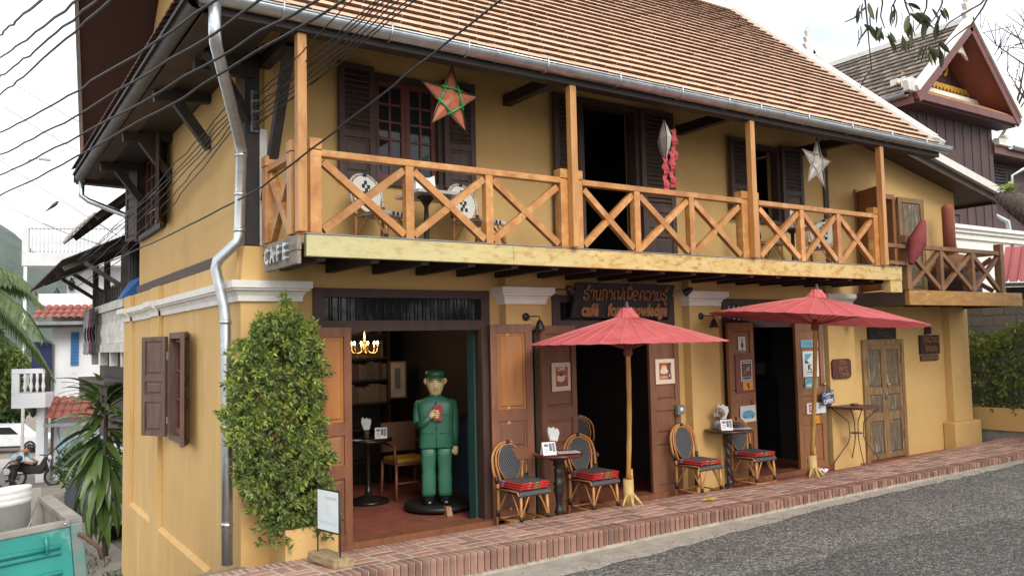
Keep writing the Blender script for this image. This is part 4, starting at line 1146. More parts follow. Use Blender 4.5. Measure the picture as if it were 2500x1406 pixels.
# cushions
def cushion(x, y, z, rz, label, top, w=.37, h=.023, grp='red flowered cushions'):
    t = thing('seat_cushion', label, 'cushion', (0, 0, 0), grp)
    b = MB(); n = 6
    for k, (dz, e) in enumerate(((0, .012), (.006, 0), (h - .008, 0), (h, .014))):
        for i in range(n): b.v.append((-w / 2 + e + (w - 2 * e) * i / (n - 1), -w / 2 + e, dz + .004 * math.sin(i * 2.1)))
        for i in range(n): b.v.append((w / 2 - e, -w / 2 + e + (w - 2 * e) * i / (n - 1), dz + .004 * math.sin(i * 1.7)))
        for i in range(n): b.v.append((w / 2 - e - (w - 2 * e) * i / (n - 1), w / 2 - e, dz))
        for i in range(n): b.v.append((-w / 2 + e, w / 2 - e - (w - 2 * e) * i / (n - 1), dz))
    m = 4 * n
    for k in range(3):
        for i in range(m): b.f.append((k * m + i, k * m + (i + 1) % m, (k + 1) * m + (i + 1) % m, (k + 1) * m + i)); b.sm.append(False)
    b.f.append(tuple(reversed(range(m)))); b.sm.append(False)
    if not top: b.f.append(tuple(range(3 * m, 4 * m))); b.sm.append(False)
    b.build('cover', FLOW, t)
    if top:
        q = MB(); e = .012; g = 8
        for j in range(g + 1):
            for i in range(g + 1):
                u, v = i / g, j / g
                zz = h + .012 * math.sin(math.pi * u) * math.sin(math.pi * v) - .012 * math.exp(-((u - .5)**2 + (v - .5)**2) * 60) + (.001)
                q.v.append((-w / 2 + e + (w - 2 * e) * u, -w / 2 + e + (w - 2 * e) * v, zz))
        for j in range(g):
            for i in range(g): k = j * (g + 1) + i; q.f.append((k, k + 1, k + g + 2, k + g + 1)); q.sm.append(True)
        q.build('top_cloth', GREYC, t)
    t.location = (x, y, z); t.rotation_euler = (0, 0, rz)
    return t
for (x, y, n, nm, rz) in ((2.86, -.42, 3, 'leftmost porch chair', 3), (3.82, -.42, 3, 'chair beside the bamboo pole', 2), (5.44, -.46, 2, 'chair left of the flower table', 3), (6.48, -.42, 2, 'chair right of the flower table', 1)):
    for k in range(n):
        wd = ('bottom', 'middle', 'top')[k] if n == 3 else ('lower', 'upper')[k]
        cushion(x + .004 * k, y - .004 * k, 0.402 + k * .0245, math.radians(rz + (k - 1) * 1.5), f'{wd} red flowered cushion of the pile on the {nm}', k == n - 1)

# round tables
def turned(b, x, y, z0, prof, n=16): b.lathe((x, y, z0), prof, n)
t = thing('round_table', 'round dark red table with black turned leg between two porch chairs', 'table', (3.22, -.55, -.04))
part('table_top', DKRED, t, lambda b: b.lathe((3.22, -.55, .705), [(.0, -.0), (.262, .0), (.272, .010), (.272, .024), (.264, .032), (0, .032)], 36))
part('turned_leg', EBON, t, lambda b: turned(b, 3.22, -.55, -.04, [(.065, .0), (.065, .05), (.045, .07), (.06, .10), (.04, .13), (.055, .16), (.04, .19), (.034, .26), (.045, .34), (.058, .39), (.045, .42), (.062, .45), (.042, .48), (.045, .54), (.05, .60), (.038, .63), (.058, .65), (.05, .69), (.10, .71), (.10, .744)], 20))
part('table_foot', EBON, t, lambda b: b.lathe((3.22, -.55, -.04), [(.20, 0), (.20, .018), (.07, .03)], 24))
t = thing('round_table', 'round brown table with spiral turned leg carrying flowers in a jar', 'table', (6.12, -.32, -.04))
part('table_top', mat('polished_brown_wood', (0.075, 0.032, 0.022), (0.045, 0.02, 0.015), 6, .25), t, lambda b: b.lathe((6.12, -.32, .715), [(0, 0), (.285, 0), (.30, .012), (.30, .028), (.288, .038), (0, .038)], 36))
def spiral(b):
    n, m = 20, 40
    vs = []
    for j in range(m + 1):
        z = lerp(.10, .58, j / m)
        for k in range(n):
            a = 2 * math.pi * k / n
            r = .036 + .007 * math.sin(4 * a + z * 55)
            vs.append((6.12 + r * math.cos(a), -.32 + r * math.sin(a), z))
    b.add(vs, [(j * n + k, j * n + (k + 1) % n, (j + 1) * n + (k + 1) % n, (j + 1) * n + k) for j in range(m) for k in range(n)], True)
    turned(b, 6.12, -.32, -.04, [(.05, .0), (.05, .06), (.04, .08), (.05, .10), (.038, .12), (.044, .145)])
    turned(b, 6.12, -.32, .575, [(.044, 0), (.04, .04), (.05, .06), (.05, .14)])
part('spiral_leg', mat('dark_spiral_wood', (0.04, 0.022, 0.016), (0.025, 0.014, 0.011), 6, .35), t, spiral)
part('table_foot', DKRED, t, lambda b: b.lathe((6.12, -.32, -.04), [(.24, 0), (.24, .03), (.07, .045)], 28))
# things on the tables
def tent_card(x, y, z, rz, label, m2=INK):
    t = thing('menu_card', label, 'menu card', (x, y, z), 'folded menu cards')
    M = Matrix.Rotation(rz, 3, 'Z')
    def tr(v): return M @ Vector(v) + Vector((x, y, z))
    w, h, d = .075, .13, .045
    b = MB()
    for s in (-1, 1):
        b.hexa([tr((-w, s * d, 0)), tr((w, s * d, 0)), tr((w, s * (d - .003), 0)), tr((-w, s * (d - .003), 0))], [tr((-w, s * .004, h)), tr((w, s * .004, h)), tr((w, s * .001, h)), tr((-w, s * .001, h))])
    b.build('card', PAPER, t)
    def pr(u0, u1, v0, v1, m_, nm='print'):
        f = lambda u, v: tr((u, -(d * (1 - v / h) + .004 * v / h) - .0012, v))
        MB().add([f(u0, v0), f(u1, v0), f(u1, v1), f(u0, v1)], [(0, 1, 2, 3)]).build(nm, m_, t)
    pr(.0, .03, .04, .115, m2); pr(.035, .065, .03, .12, mat('blue_grey_print', (0.12, 0.16, 0.24), (0.3, 0.32, 0.36), 50, .8))
    pr(-.055, -.01, .085, .112, INK); 
    for k in range(3): pr(-.055, -.012, .03 + k * .016, .034 + k * .016, INK)
    return t
tent_card(3.06, -.60, .737, math.radians(-14), 'folded white menu card standing on the dark red table')
tent_card(6.0, -.40, .754, math.radians(-30), 'folded menu card in front of the dried flowers on the brown table')
def napkins(x, y, z, label, holder, h=.115, s=1.0):
    t = thing('napkin_holder', label, 'napkin holder', (x, y, z), 'napkin holders')
    part('holder', holder, t, lambda b: b.lathe((x, y, z), [(.030 * s, 0), (.033 * s, h * .5), (.036 * s, h)], 12))
    r2 = random.Random(int(x * 100))
    for k in range(4):
        b = MB(); a0 = k * .5
        pts = [(-.03, 0), (.03, 0), (.055 * s, .10 * s), (.045 * s, .14 * s), (.022 * s, .125 * s), (.0, .155 * s), (-.022 * s, .13 * s), (-.05 * s, .16 * s), (-.056 * s, .10 * s)]
        dy = (k - 1.5) * .010
        b.prism([(u + r2.uniform(-.006, .006), v + r2.uniform(-.008, .008)) for u, v in pts], (x, y + dy, z + h - .01), (math.cos(-.5 + k * .12), math.sin(-.5 + k * .12), 0), (0, 0, 1), (math.sin(.5), math.cos(.5), 0), .002)
        b.build('napkin', PAPER, t)
    return t
napkins(3.26, -.42, .737, 'brown napkin holder with white napkins on the dark red table', RATD)
napkins(6.17, -.20, .754, 'napkin holder with big white napkin on the brown flower table', RATD, s=1.25)
def sheet(x, y, z, rz, label, w=.12, d=.09):
    M = Matrix.Rotation(rz, 3, 'Z')
    t = thing('menu_sheet', label, 'menu', (x, y, z), 'flat menus')
    f = lambda u, v, h: M @ Vector((u, v, h)) + Vector((x, y, z))
    MB().hexa([f(-w, -d, 0), f(w, -d, 0), f(w, d, 0), f(-w, d, 0)], [f(-w, -d, .002), f(w, -d, .002), f(w, d, .002), f(-w, d, .002)]).build('page', PAPER, t)
    for k in range(5): MB().add([f(-w * .8, -d * .7 + k * d * .32, .0028), f(w * .7, -d * .7 + k * d * .32, .0028), f(w * .7, -d * .64 + k * d * .32, .0028), f(-w * .8, -d * .64 + k * d * .32, .0028)], [(0, 1, 2, 3)]).build('print', INK, t)
sheet(3.33, -.58, .7375, math.radians(-20), 'white menu sheet lying on the dark red table')
sheet(6.28, -.40, .7545, math.radians(-35), 'white menu sheet lying on the brown flower table')
def ashtray(x, y, z, label, m=EBON):
    o = MB().lathe((x, y, z), [(.0, 0), (.05, 0), (.06, .012), (.058, .03), (.048, .032), (.042, .014), (0, .012)], 18).build('ashtray', m)
    return tag(o, label, 'ashtray')
ashtray(6.27, -.30, .757, 'black round ashtray on the menu of the brown table')
# jar with dried flowers
t = thing('flower_jar', 'glass jar with dried cream flowers on the brown table', 'vase', (6.02, -.24, .754))
part('jar', mat('grey_glass', (0.30, 0.29, 0.28), (0.2, 0.2, 0.2), 20, .1), t, lambda b: b.lathe((6.02, -.24, .754), [(.04, 0), (.05, .02), (.05, .09), (.038, .11)], 14))
r2 = random.Random(2)
for k in range(11):
    a = r2.uniform(0, 6.28); rr_ = r2.uniform(.0, .085)
    c = (6.02 + rr_ * math.cos(a), -.24 + rr_ * math.sin(a), .754 + r2.uniform(.17, .25))
    ptube('stem', mat('dry_stem', (0.16, 0.12, 0.06), None, 9, .9), t, [(6.02, -.24, .80), c], .003, 5)
    b = MB()
    for j in range(26):
        d = Vector((r2.gauss(0, 1), r2.gauss(0, 1), r2.gauss(0, 1))).normalized(); u = d.orthogonal().normalized() * .014; w = d.cross(u).normalized() * .014
        p = Vector(c) + d * r2.uniform(.01, .034)
        b.add([p - u, p - w, p + u, p + w + d * .008], [(0, 1, 2, 3)])
    b.build('bloom', mat('dry_cream_flower', (0.55, 0.44, 0.32), (0.42, 0.30, 0.20), 30, .9), t)
# iron legged table by the locked door
t = thing('square_table', 'small square wooden table with thin bent iron legs beside the locked door', 'table', (8.80, -.36, -.04))
Mq = Matrix.Rotation(math.radians(4), 3, 'Z')
MB().cbox((8.80, -.36, .87), (.56, .54, .035), Mq).build('table_top', mat('brown_plank_top', (0.13, 0.05, 0.028), (0.085, 0.034, 0.02), 5, .45, stretch=(1, 8, 8)), t, bevel=.006)
for sx, sy in ((-1, -1), (1, -1), (1, 1), (-1, 1)):
    def g(u, v, z): return Mq @ Vector((u * sx, v * sy, 0)) + Vector((8.80, -.36, z))
    ptube('leg', RUST, t, [g(.24, .23, .85), g(.13, .12, .72), g(.075, .07, .65), g(.07, .065, .45), g(.09, .085, .36), g(.235, .225, .08), g(.245, .235, .04), g(.245, .235, -.04)], .0075, 6)
part('leg_ring', RUST, t, lambda b: b.lathe((8.80, -.36, .49), [(0, 0), (.085, 0), (.085, .012), (0, .012)], 16))
ashtray(8.82, -.33, .888, 'small glass ashtray on the iron legged table', mat('brown_glass', (0.10, 0.07, 0.05), None, 9, .12))
# balcony tables
t = thing('bistro_table', 'marble topped iron table between two balcony chairs at left', 'table', (1.78, -.48, 2.782))
part('table_top', mat('marble', (0.55, 0.54, 0.52), (0.42, 0.41, 0.40), 8, .25), t, lambda b: b.box(1.50, 2.06, -.74, -.22, 3.375, 3.405))
part('pedestal', IRON, t, lambda b: b.lathe((1.72, -.48, 2.782), [(.20, 0), (.20, .015), (.05, .03), (.026, .05), (.026, .25), (.034, .27), (.026, .29), (.022, .50), (.06, .56), (.10, .593)], 14))
for i, (x, y, w) in enumerate(((1.62, -.45, .13), (1.74, -.40, .11))):
    o = MB().hexa([(x, y, 3.407), (x + w, y - .05, 3.407), (x + w, y + .03, 3.407), (x, y + .08, 3.407)], [(x + .02, y + .02, 3.575), (x + w, y - .02, 3.575 + .04 * i), (x + w, y, 3.575 + .04 * i), (x + .02, y + .05, 3.575)]).build('menu_booklet', PAPER)
    tag(o, ('white menu booklet at the left on the marble balcony table', 'taller white menu booklet at the right on the marble balcony table')[i], 'menu')
t = thing('bistro_table', 'round topped table between chairs at the right of the balcony', 'table', (7.42, -.45, 2.782))
part('table_top', mat('dark_marble', (0.30, 0.27, 0.25), (0.2, 0.18, 0.17), 8, .3), t, lambda b: b.lathe((7.42, -.45, 3.375), [(0, 0), (.27, 0), (.28, .012), (.27, .026), (0, .026)], 28))
part('pedestal', IRON, t, lambda b: b.lathe((7.42, -.45, 2.782), [(.18, 0), (.18, .015), (.05, .03), (.025, .05), (.025, .54), (.08, .593)], 12))
napkins(7.50, -.42, 3.402, 'napkin holder on the round table at the right of the balcony', RATD)
o = MB().lathe((7.33, -.50, 3.475), [(.0, -.02), (.085, -.012), (.095, 0), (.085, .012), (0, .02)], 18, axis=(.5, -.8, .2)).build('small_fan', GALV)
tag(o, 'small round metal fan standing on the right balcony table', 'fan')
# ================================================================ parasols
def parasol(label, base, hub, R, h, tilt, nrib, cap_h):
    t = thing('paper_parasol', label, 'umbrella', base)
    hub = Vector(hub); T = Matrix.Rotation(tilt[0], 3, tilt[1])
    def W(r, a, z): return T @ Vector((r * math.cos(a), r * math.sin(a), z)) + hub
    prof = [(0.055, h), (.12, h * .93), (R * .3, h * .74), (R * .55, h * .49), (R * .8, h * .21), (R, 0)]
    n = nrib * 2
    PAR = mat('red_parasol_paper', (0.66, 0.130, 0.135), (0.56, 0.098, 0.104), 3, .7, spots=(0.66, 0.20, 0.20), spot_scale=4, spot_lo=.5, spot_hi=.8, trans=.28)
    b = MB()
    for (r, z) in prof:
        for k in range(n):
            a = 2 * math.pi * k / n
            s = .002 * (r / R) if k % 2 == 0 else -.003 * (r / R)
            rr_ = r * (1.0 if k % 2 == 0 else .995)
            b.v.append(tuple(W(rr_, a, z + s)))
    for i in range(len(prof) - 1):
        for k in range(n): b.f.append((i * n + k, i * n + (k + 1) % n, (i + 1) * n + (k + 1) % n, (i + 1) * n + k)); b.sm.append(False)
    can = b.build('canopy', PAR, t)
    RIB = mat('pale_rib', (0.60, 0.20, 0.17), None, 9, .6)
    for k in range(nrib):
        a = 2 * math.pi * k / nrib
        ptube('rib', RIB, can, [W(r, a, z + .002 * r / R + .002) for r, z in prof[1:]], .0035, 4)
    # underside spreaders
    for k in range(0, nrib, 2):
        a = 2 * math.pi * k / nrib
        ptube('strut', mat('bamboo_strut', (0.34, 0.10, 0.05), None, 9, .6), t, [W(.05, a, h - .34), W(R * .52, a, h * .42)], .006, 5)
    part('runner', mat('red_brown_runner', (0.20, 0.05, 0.035), None, 9, .6), t, lambda q: q.tube([W(0, 0, h - .42), W(0, 0, h - .39), W(0, 0, h - .28)], [.035, .05, .03], 14))
    # ruffled cloth collar and finial
    q = MB(); m = 26
    for i, (r, z) in enumerate(((.05, h + .085), (.072, h + .05), (.10, h + .02), (.135, h - .045))):
        for k in range(m):
            a = 2 * math.pi * k / m
            rr_ = r * (1 + .16 * math.sin(k * 2.4 + i) * (i / 3))
            q.v.append(tuple(W(rr_, a, z + .010 * math.sin(k * 1.9))))
    for i in range(3):
        for k in range(m): q.f.append((i * m + k, i * m + (k + 1) % m, (i + 1) * m + (k + 1) % m, (i + 1) * m + k)); q.sm.append(False)
    q.build('collar', PAR, t)
    part('finial', mat('grey_finial', (0.035, 0.035, 0.038), None, 9, .5), t, lambda q: q.lathe(W(0, 0, h + .07), [(.036, 0), (.038, .015), (.024, .022), (.026, .045), (.016, .05), (.018, .08), (.0, .085)], 14))
    base = Vector(base)
    # bamboo pole with nodes and a bamboo socket on splayed feet
    p0 = base + Vector((0, 0, .27)); top = W(0, 0, h - .3)
    BAM = mat('bamboo', (0.60, 0.36, 0.12), (0.46, 0.24, 0.06), 6, .4, stretch=(1, 1, .5), spots=(0.36, 0.14, 0.03), spot_scale=3, spot_lo=.52, spot_hi=.72)
    pts = []; rs = []
    for i in range(13):
        u = i / 12
        bow = math.sin(u * math.pi) * .018
        pts.append(p0.lerp(top, u) + Vector((bow, 0, 0))); rs.append(.026 if i % 3 else .029)
    pole = ptube('pole', BAM, t, pts, rs, 10)
    ptube('wedge', BAM, pole, [p0 + Vector((.035, -.02, -.03)), p0 + Vector((.03, -.02, .13))], .018, 6)
    BAM2 = mat('pale_bamboo', (0.58, 0.42, 0.17), (0.45, 0.30, 0.10), 6, .5, stretch=(1, 1, .5))
    sock = part('socket', BAM2, t, lambda q: q.lathe(base, [(.060, 0), (.060, .12), (.064, .13), (.060, .14), (.058, .29), (.048, .29), (.046, .2)], 16))
    for a in (200, 250, 320, 70):
        c_, s_ = math.cos(math.radians(a)), math.sin(math.radians(a))
        ptube('foot', BAM2, sock, [base + Vector((c_ * .055, s_ * .055, .12)), base + Vector((c_ * .14, s_ * .14, .012))], .015, 8)
    return t
parasol('red paper parasol on bamboo pole in front of the name board', (4.12, -.64, .085), (3.72, -1.15, 1.885), 1.03, .285, (0.0, 'X'), 32, .1)
parasol('tilted red paper parasol on bamboo pole beside the enamel plate door', (7.33, -.67, .055), (6.67, -1.30, 2.115), 1.28, .29, (math.radians(5.4), Vector((.55, .83, 0))), 32, .1)
# ================================================================ signs, lamps, plates on the facade
BLK = mat('black_sign_board', (0.020, 0.017, 0.015), (0.012, 0.010, 0.009), 5, .7, .2, 30)
TANL = mat('tan_sign_letters', (0.36, 0.145, 0.058), (0.28, 0.105, 0.042), 8, .6)
DIML = mat('dim_sign_letters', (0.15, 0.085, 0.065), (0.11, 0.065, 0.05), 8, .7)
# hand drawn strokes for the round script
G = {
 'H': [[(.8, .98), (.62, 1.02), (.3, .95), (.12, .8), (.2, .66), (.55, .58), (.74, .42), (.7, .12), (.42, 0), (.14, .06), (.08, .22), (.22, .3), (.32, .2), (.24, .1)]],
 'A': [[(.18, .72), (.1, .84), (.2, .96), (.36, .98), (.52, .86), (.52, 0)]],
 'N': [[(.02, .8), (.1, .96), (.24, .92), (.26, .76), (.24, .1), (.34, .02), (.62, .02), (.74, .14), (.76, 1.0)], [(.74, .14), (.62, .02), (.68, -.02), (.82, .04)]],
 'K': [[(.12, .12), (.04, .02), (.16, -.02), (.22, .1), (.2, .72), (.08, .66), (.18, .98), (.5, 1.02), (.74, .86), (.74, 0)]],
 'E': [[(.22, 1.0), (.2, .16), (.3, .02), (.4, .1), (.3, .2), (.22, .14)]],
 'F': [[(.04, .78), (.12, .95), (.24, .88), (.26, .7), (.24, .1), (.34, .02), (.5, .42), (.66, .02), (.78, .12), (.84, 1.4)]],
 'P': [[(.04, .78), (.12, .95), (.24, .88), (.24, .1), (.34, .02), (.5, .42), (.66, .02), (.78, .12), (.8, 1.0)]],
 'O': [[(.14, .5), (.4, .44), (.66, .54), (.72, .78), (.5, 1.0), (.2, .94), (.1, .74), (.12, .3), (.22, .06), (.5, 0), (.74, .12)]],
 'Q': [[(.3, .42), (.16, .48), (.1, .3), (.24, .2), (.34, .34), (.14, .72), (.3, .98), (.6, 1.0), (.76, .82), (.76, 0)], [(.1, .1), (.2, 0), (.26, .14)]],
 'W': [[(.1, .84), (.36, 1.02), (.66, .92), (.78, .6), (.7, .12), (.42, 0), (.14, .1), (.1, .28), (.24, .34), (.32, .22)]],
 'M': [[(.04, .8), (.12, .95), (.24, .9), (.26, .1), (.16, .02), (.1, .12), (.26, .12), (.6, .02), (.74, .14), (.76, 1.0)]],
 'T': [[(.1, .3), (.2, .5), (.12, .8), (.34, 1.0), (.6, .96), (.72, .8), (.72, 0)], [(.1, .3), (.22, .2), (.3, .32)]],
 'B': [[(.06, .96), (.2, .9), (.22, .1), (.36, .0), (.6, .02), (.74, .14), (.76, 1.0)]],
 'Y': [[(.1, .9), (.24, .7), (.22, .2), (.34, .02), (.56, .06), (.6, .4), (.42, .44)], [(.6, .4), (.74, .2), (.76, 1.0)]],
 '2': [[(-.55, 1.2), (-.3, 1.16), (-.1, 1.26), (0, 1.42)], [(-.28, 1.3), (-.2, 1.44), (-.34, 1.46), (-.36, 1.34)]],
 '3': [[(-.85, 1.12), (-.8, 1.3), (-.5, 1.4), (-.2, 1.26), (-.18, 1.12), (-.5, 1.14), (-.85, 1.12)], [(-.5, 1.44), (-.48, 1.66)]],
 '4': [[(-.5, -.3), (-.36, -.16), (-.28, -.3), (-.36, -.42), (-.16, -.5), (-.1, -.18)]],
 '5': [[(-.75, 1.12), (-.5, 1.24), (-.25, 1.34), (-.1, 1.2)]],
}
ADV = {'E': .5, 'A': .66}
def script(seq, x0, z0, size, wid, y, r, m, parent, name='lettering', ydir=0.0):
    b = MB(); tot = sum((0 if c in '2345' else ADV.get(c, .92)) for c in seq); sx = wid / tot; u = x0
    for c in seq:
        for st in G[c]:
            pts = [(u + p[0] * sx, y + ydir * (p[1] * size), z0 + p[1] * size) for p in st]
            b.tube(pts, r, 5)
        if c not in '2345': u += ADV.get(c, .92) * sx
    return b.build(name, m, parent)
t = thing('name_board', 'black board with carved Lao words and cafe name above the middle door', 'sign', (4.6, -.10, 2.18))
part('board', BLK, t, lambda b: b.hexa([(3.80, -.10, 2.185), (5.36, -.10, 2.185), (5.36, -.04, 2.185), (3.80, -.04, 2.185)], [(3.82, -.19, 2.60), (5.40, -.19, 2.60), (5.40, -.16, 2.60), (3.82, -.16, 2.60)]), bevel=.006)
script('H2ANKAEFEP3OQWAMH24', 3.92, 2.40, .115, 1.36, -.160, .0095, TANL, t, ydir=-.217)
for i, (s_, x_, w_) in enumerate((('caf\u00e9', 4.05, .9), ('for', 4.42, .9), ('knowledge', 4.95, .9))):
    lettering(s_, .20, TANL, t, (x_, -.135, 2.275), M=Matrix.Rotation(math.radians(12), 3, 'X'), depth=.010, bold=.010, sx=.80 if i != 2 else .78)
# CAFE end board
t = thing('cafe_board', 'weathered grey plank with raised zinc letters CAFE on the balcony end', 'sign', (.2, -.7, 2.6))
part('plank', GREYW, t, lambda b: (b.box(.165, .205, -1.16, -.30, 2.715, 2.84), b.box(.168, .205, -1.15, -.30, 2.60, 2.712)), bevel=.004)
for c, yy in zip('CAFE', (-.44, -.60, -.76, -.92)):
    lettering(c, .19, GALV, t, (.150, yy, 2.715), M=Matrix.Rotation(math.radians(-90), 3, 'Z'), depth=.016, bold=.006, sx=.85)
# boards by the locked door
t = thing('carved_board', 'dark carved board with Lao words standing above the locked door', 'sign', (10.1, -.03, 1.84))
pbox('board', BLK, t, 9.72, 10.45, -.045, -.005, 1.845, 2.14)
script('H5TEHKAHA', 9.82, 2.0, .075, .58, -.05, .006, DIML, t); script('QAPHB4', 9.93, 1.885, .075, .36, -.05, .006, DIML, t)
t = thing('carved_board', 'square dark carved board with Lao words near the right corner', 'sign', (11.45, -.03, 1.57))
pbox('board', mat('dark_red_board', (0.045, 0.02, 0.014), (0.028, 0.013, 0.010), 6, .7), t, 11.15, 11.73, -.04, -.004, 1.575, 1.89)
script('N5TEW5ABN', 11.22, 1.765, .095, .47, -.045, .007, TANL, t); script('N5TEYN', 11.28, 1.615, .095, .36, -.045, .007, TANL, t)
t = thing('carved_plank', 'narrow brown carved plank with a line of letters below the square board', 'sign', (11.45, -.03, 1.46))
pbox('board', BROWNW, t, 11.17, 11.70, -.03, -.004, 1.465, 1.555); script('OWNOMAHOTEN', 11.2, 1.485, .045, .46, -.033, .004, TANL, t)
o = MB().prism([(0, 0), (.18, .01), (.19, .09), (.16, .15), (.02, .16)], (11.33, -.03, 1.9), (1, 0, 0), (0, 0, 1), (0, 1, 0), .025).build('carved_plaque', BLK); tag(o, 'small dark carved plaque above the square board near the corner', 'sign')
t = thing('number_plaque', 'octagonal brown wooden plaque with a carved telephone number', 'sign', (8.8, -.14, 1.28))
MB().prism([(.04, 0), (.41, 0), (.45, .04), (.45, .25), (.41, .29), (.04, .29), (0, .25), (0, .04)], (8.585, -.165, 1.28), (1, 0, 0), (0, 0, 1), (0, 1, 0), .03).build('plaque', mat('carved_brown_wood', (0.105, 0.032, 0.018), (0.07, 0.022, 0.013), 6, .5, .2, 30), t, bevel=.004)
NUMM = mat('worn_gold_numeral', (0.30, 0.15, 0.07), (0.16, 0.07, 0.035), 14, .5)
for s_, x_, z_ in (('020', 8.82, 1.51), ('5812', 8.81, 1.42), ('3940', 8.85, 1.335)): lettering(s_, .095, NUMM, t, (x_, -.169, z_), depth=.005, bold=.002, space=1.15)
# plates hung on the door leaves
def on_leaf(p, q, u0, u1, z0, z1, off=.05):
    p = Vector((*p, 0)); q = Vector((*q, 0)); d = q - p; n = Vector((d.y, -d.x, 0)).normalized()
    A = p + d * u0 + n * off; B = p + d * u1 + n * off
    return A, B, d.normalized(), n
def plate(name, label, cat, lf, u0, u1, z0, z1, m, th=.006, off=.048, group=None):
    A, B, d, n = on_leaf(*lf, u0, u1, z0, z1, off)
    t = thing(name, label, cat, (A.x, A.y, z0), group)
    b = MB(); bt = [A, B, B + n * th, A + n * th]
    b.hexa([v + Vector((0, 0, z0)) for v in bt], [v + Vector((0, 0, z1)) for v in bt]); b.build('plate', m, t)
    W_ = (B - A).length; H_ = z1 - z0
    def F(u, v, o=.001): return A + d * (u * W_) + n * (th + o) + Vector((0, 0, z0 + v * H_))
    def rect(u0, v0, u1, v1, m_, o=.001, nm='print'): return MB().add([F(u0, v0, o), F(u1, v0, o), F(u1, v1, o), F(u0, v1, o)], [(0, 1, 2, 3)]).build(nm, m_, t)
    def poly(pts, m_, o=.0015, nm='print'): return MB().add([F(u, v, o) for u, v in pts], [tuple(range(len(pts)))]).build(nm, m_, t)
    ang = math.atan2(d.y, d.x)
    def txt(s_, u, v, size, m_, sx=1, bold=0.0, o=.0015): return lettering(s_, size, m_, t, F(u, v, o), M=Matrix.Rotation(ang, 3, 'Z'), depth=.0004, sx=sx, bold=bold)
    return t, rect, poly, txt
def ell(cx, cy, rx, ry, n=18): return [(cx + rx * math.cos(2 * math.pi * i / n), cy + ry * math.sin(2 * math.pi * i / n)) for i in range(n)]
D2L = ((3.25, -.19), (3.84, -.06)); D2R = ((5.03, -.03), (5.51, -.06)); D3L = ((6.40, -.09), (6.97, -.03)); D3R = ((7.88, -.03), (8.44, -.08))
def cm(n, c): return mat(n, c, tuple(x * .9 for x in c), 30, .45)
CREAM = cm('cream_enamel', (0.68, 0.55, 0.42)); WENA = cm('white_enamel', (0.70, 0.70, 0.68)); ORNG = cm('orange_red_print', (0.36, 0.075, 0.02)); BRN = cm('brown_print', (0.13, 0.04, 0.02)); BLKP = cm('black_print', (0.015, 0.015, 0.017)); TEAL = cm('teal_print', (0.16, 0.36, 0.42)); BLUEP = cm('sky_blue_print', (0.10, 0.38, 0.55)); REDP = cm('red_print', (0.42, 0.03, 0.045)); YEL = cm('orange_enamel', (0.75, 0.30, 0.02)); NAVY = cm('navy_print', (0.03, 0.075, 0.17))
t, rect, poly, txt = plate('coffee_poster', 'square cream framed poster with a coffee cup and the word CAFE', 'poster', D2L, .27, .80, 1.36, 1.68, CREAM)
rect(.20, .16, .85, .85, ORNG)
for k in range(5): rect(.24 + k * .12, .17, .29 + k * .12, .34, BRN, .0014)
poly(ell(.47, .45, .22, .14), CREAM, .002); poly(ell(.47, .48, .16, .15), cm('cup_cream', (0.72, 0.62, 0.50)), .0024); poly(ell(.47, .57, .12, .06), BRN, .0028); rect(.63, .50, .78, .54, CREAM, .002)
txt('CAF\u00c9', .5, .77, .058, WENA, bold=.0015, o=.002)
t, rect, poly, txt = plate('coffee_poster', 'square cream framed poster with a cup and the word CAPPUCINO', 'poster', D2R, .18, .82, 1.36, 1.67, CREAM)
rect(.18, .18, .82, .85, BRN); rect(.18, .18, .62, .85, ORNG, .0013)
poly(ell(.44, .50, .22, .10), CREAM, .002); poly(ell(.44, .60, .15, .14), CREAM, .0024); poly(ell(.44, .70, .13, .05), cm('foam', (0.6, 0.42, 0.25)), .0028)
txt('CAPPU', .40, .26, .042, WENA, o=.0022)
lettering('CINO', .042, WENA, t, Vector((5.35, -.118, 1.53)), M=Matrix.Rotation(math.radians(-3), 3, 'Z') @ Matrix.Rotation(math.radians(-90), 3, 'Y'), depth=.0004)
txt('&', .72, .33, .05, WENA, o=.0024)
t, rect, poly, txt = plate('bottle_plate', 'narrow white enamel plate with a black bottle drawing, top of left leaf', 'enamel plate', D3L, .36, .64, 1.74, 1.93, WENA)
poly([(.38, .2), (.68, .2), (.70, .45), (.58, .62), (.58, .88), (.46, .88), (.46, .62), (.34, .45)], BLKP); rect(.2, .04, .8, .10, BLKP)
t, rect, poly, txt = plate('record_plate', 'black and brown framed record plate with white rim on the left leaf', 'enamel plate', D3L, .40, .84, 1.33, 1.61, WENA, off=.058)
rect(.06, .04, .94, .96, BLKP); rect(.12, .24, .88, .78, BRN, .0014); rect(.1, .07, .9, .21, WENA, .0016); rect(.14, .10, .86, .19, BLKP, .002); rect(.14, .85, .86, .90, WENA, .002)
poly([(.20, .34), (.48, .56), (.66, .72), (.78, .66), (.72, .46), (.60, .50), (.46, .50), (.24, .32)], cm('horn_gold', (0.42, 0.26, 0.11)), .002)
A, B, d, n = on_leaf(*D3L, .22, .97, 0, 0, .043)
o = MB().hexa([A + Vector((0, 0, 1.17)), B + Vector((0, 0, 1.17)), B + n * .012 + Vector((0, 0, 1.17)), A + n * .012 + Vector((0, 0, 1.17))], [A + Vector((0, 0, 1.70)), B + Vector((0, 0, 1.70)), B + n * .012 + Vector((0, 0, 1.70)), A + n * .012 + Vector((0, 0, 1.70))]).build('backing_board', mat('red_backing_board', (0.24, 0.06, 0.03), (0.18, 0.045, 0.022), 5, .5)); tag(o, 'red brown board behind the record plate on the left leaf', 'board')
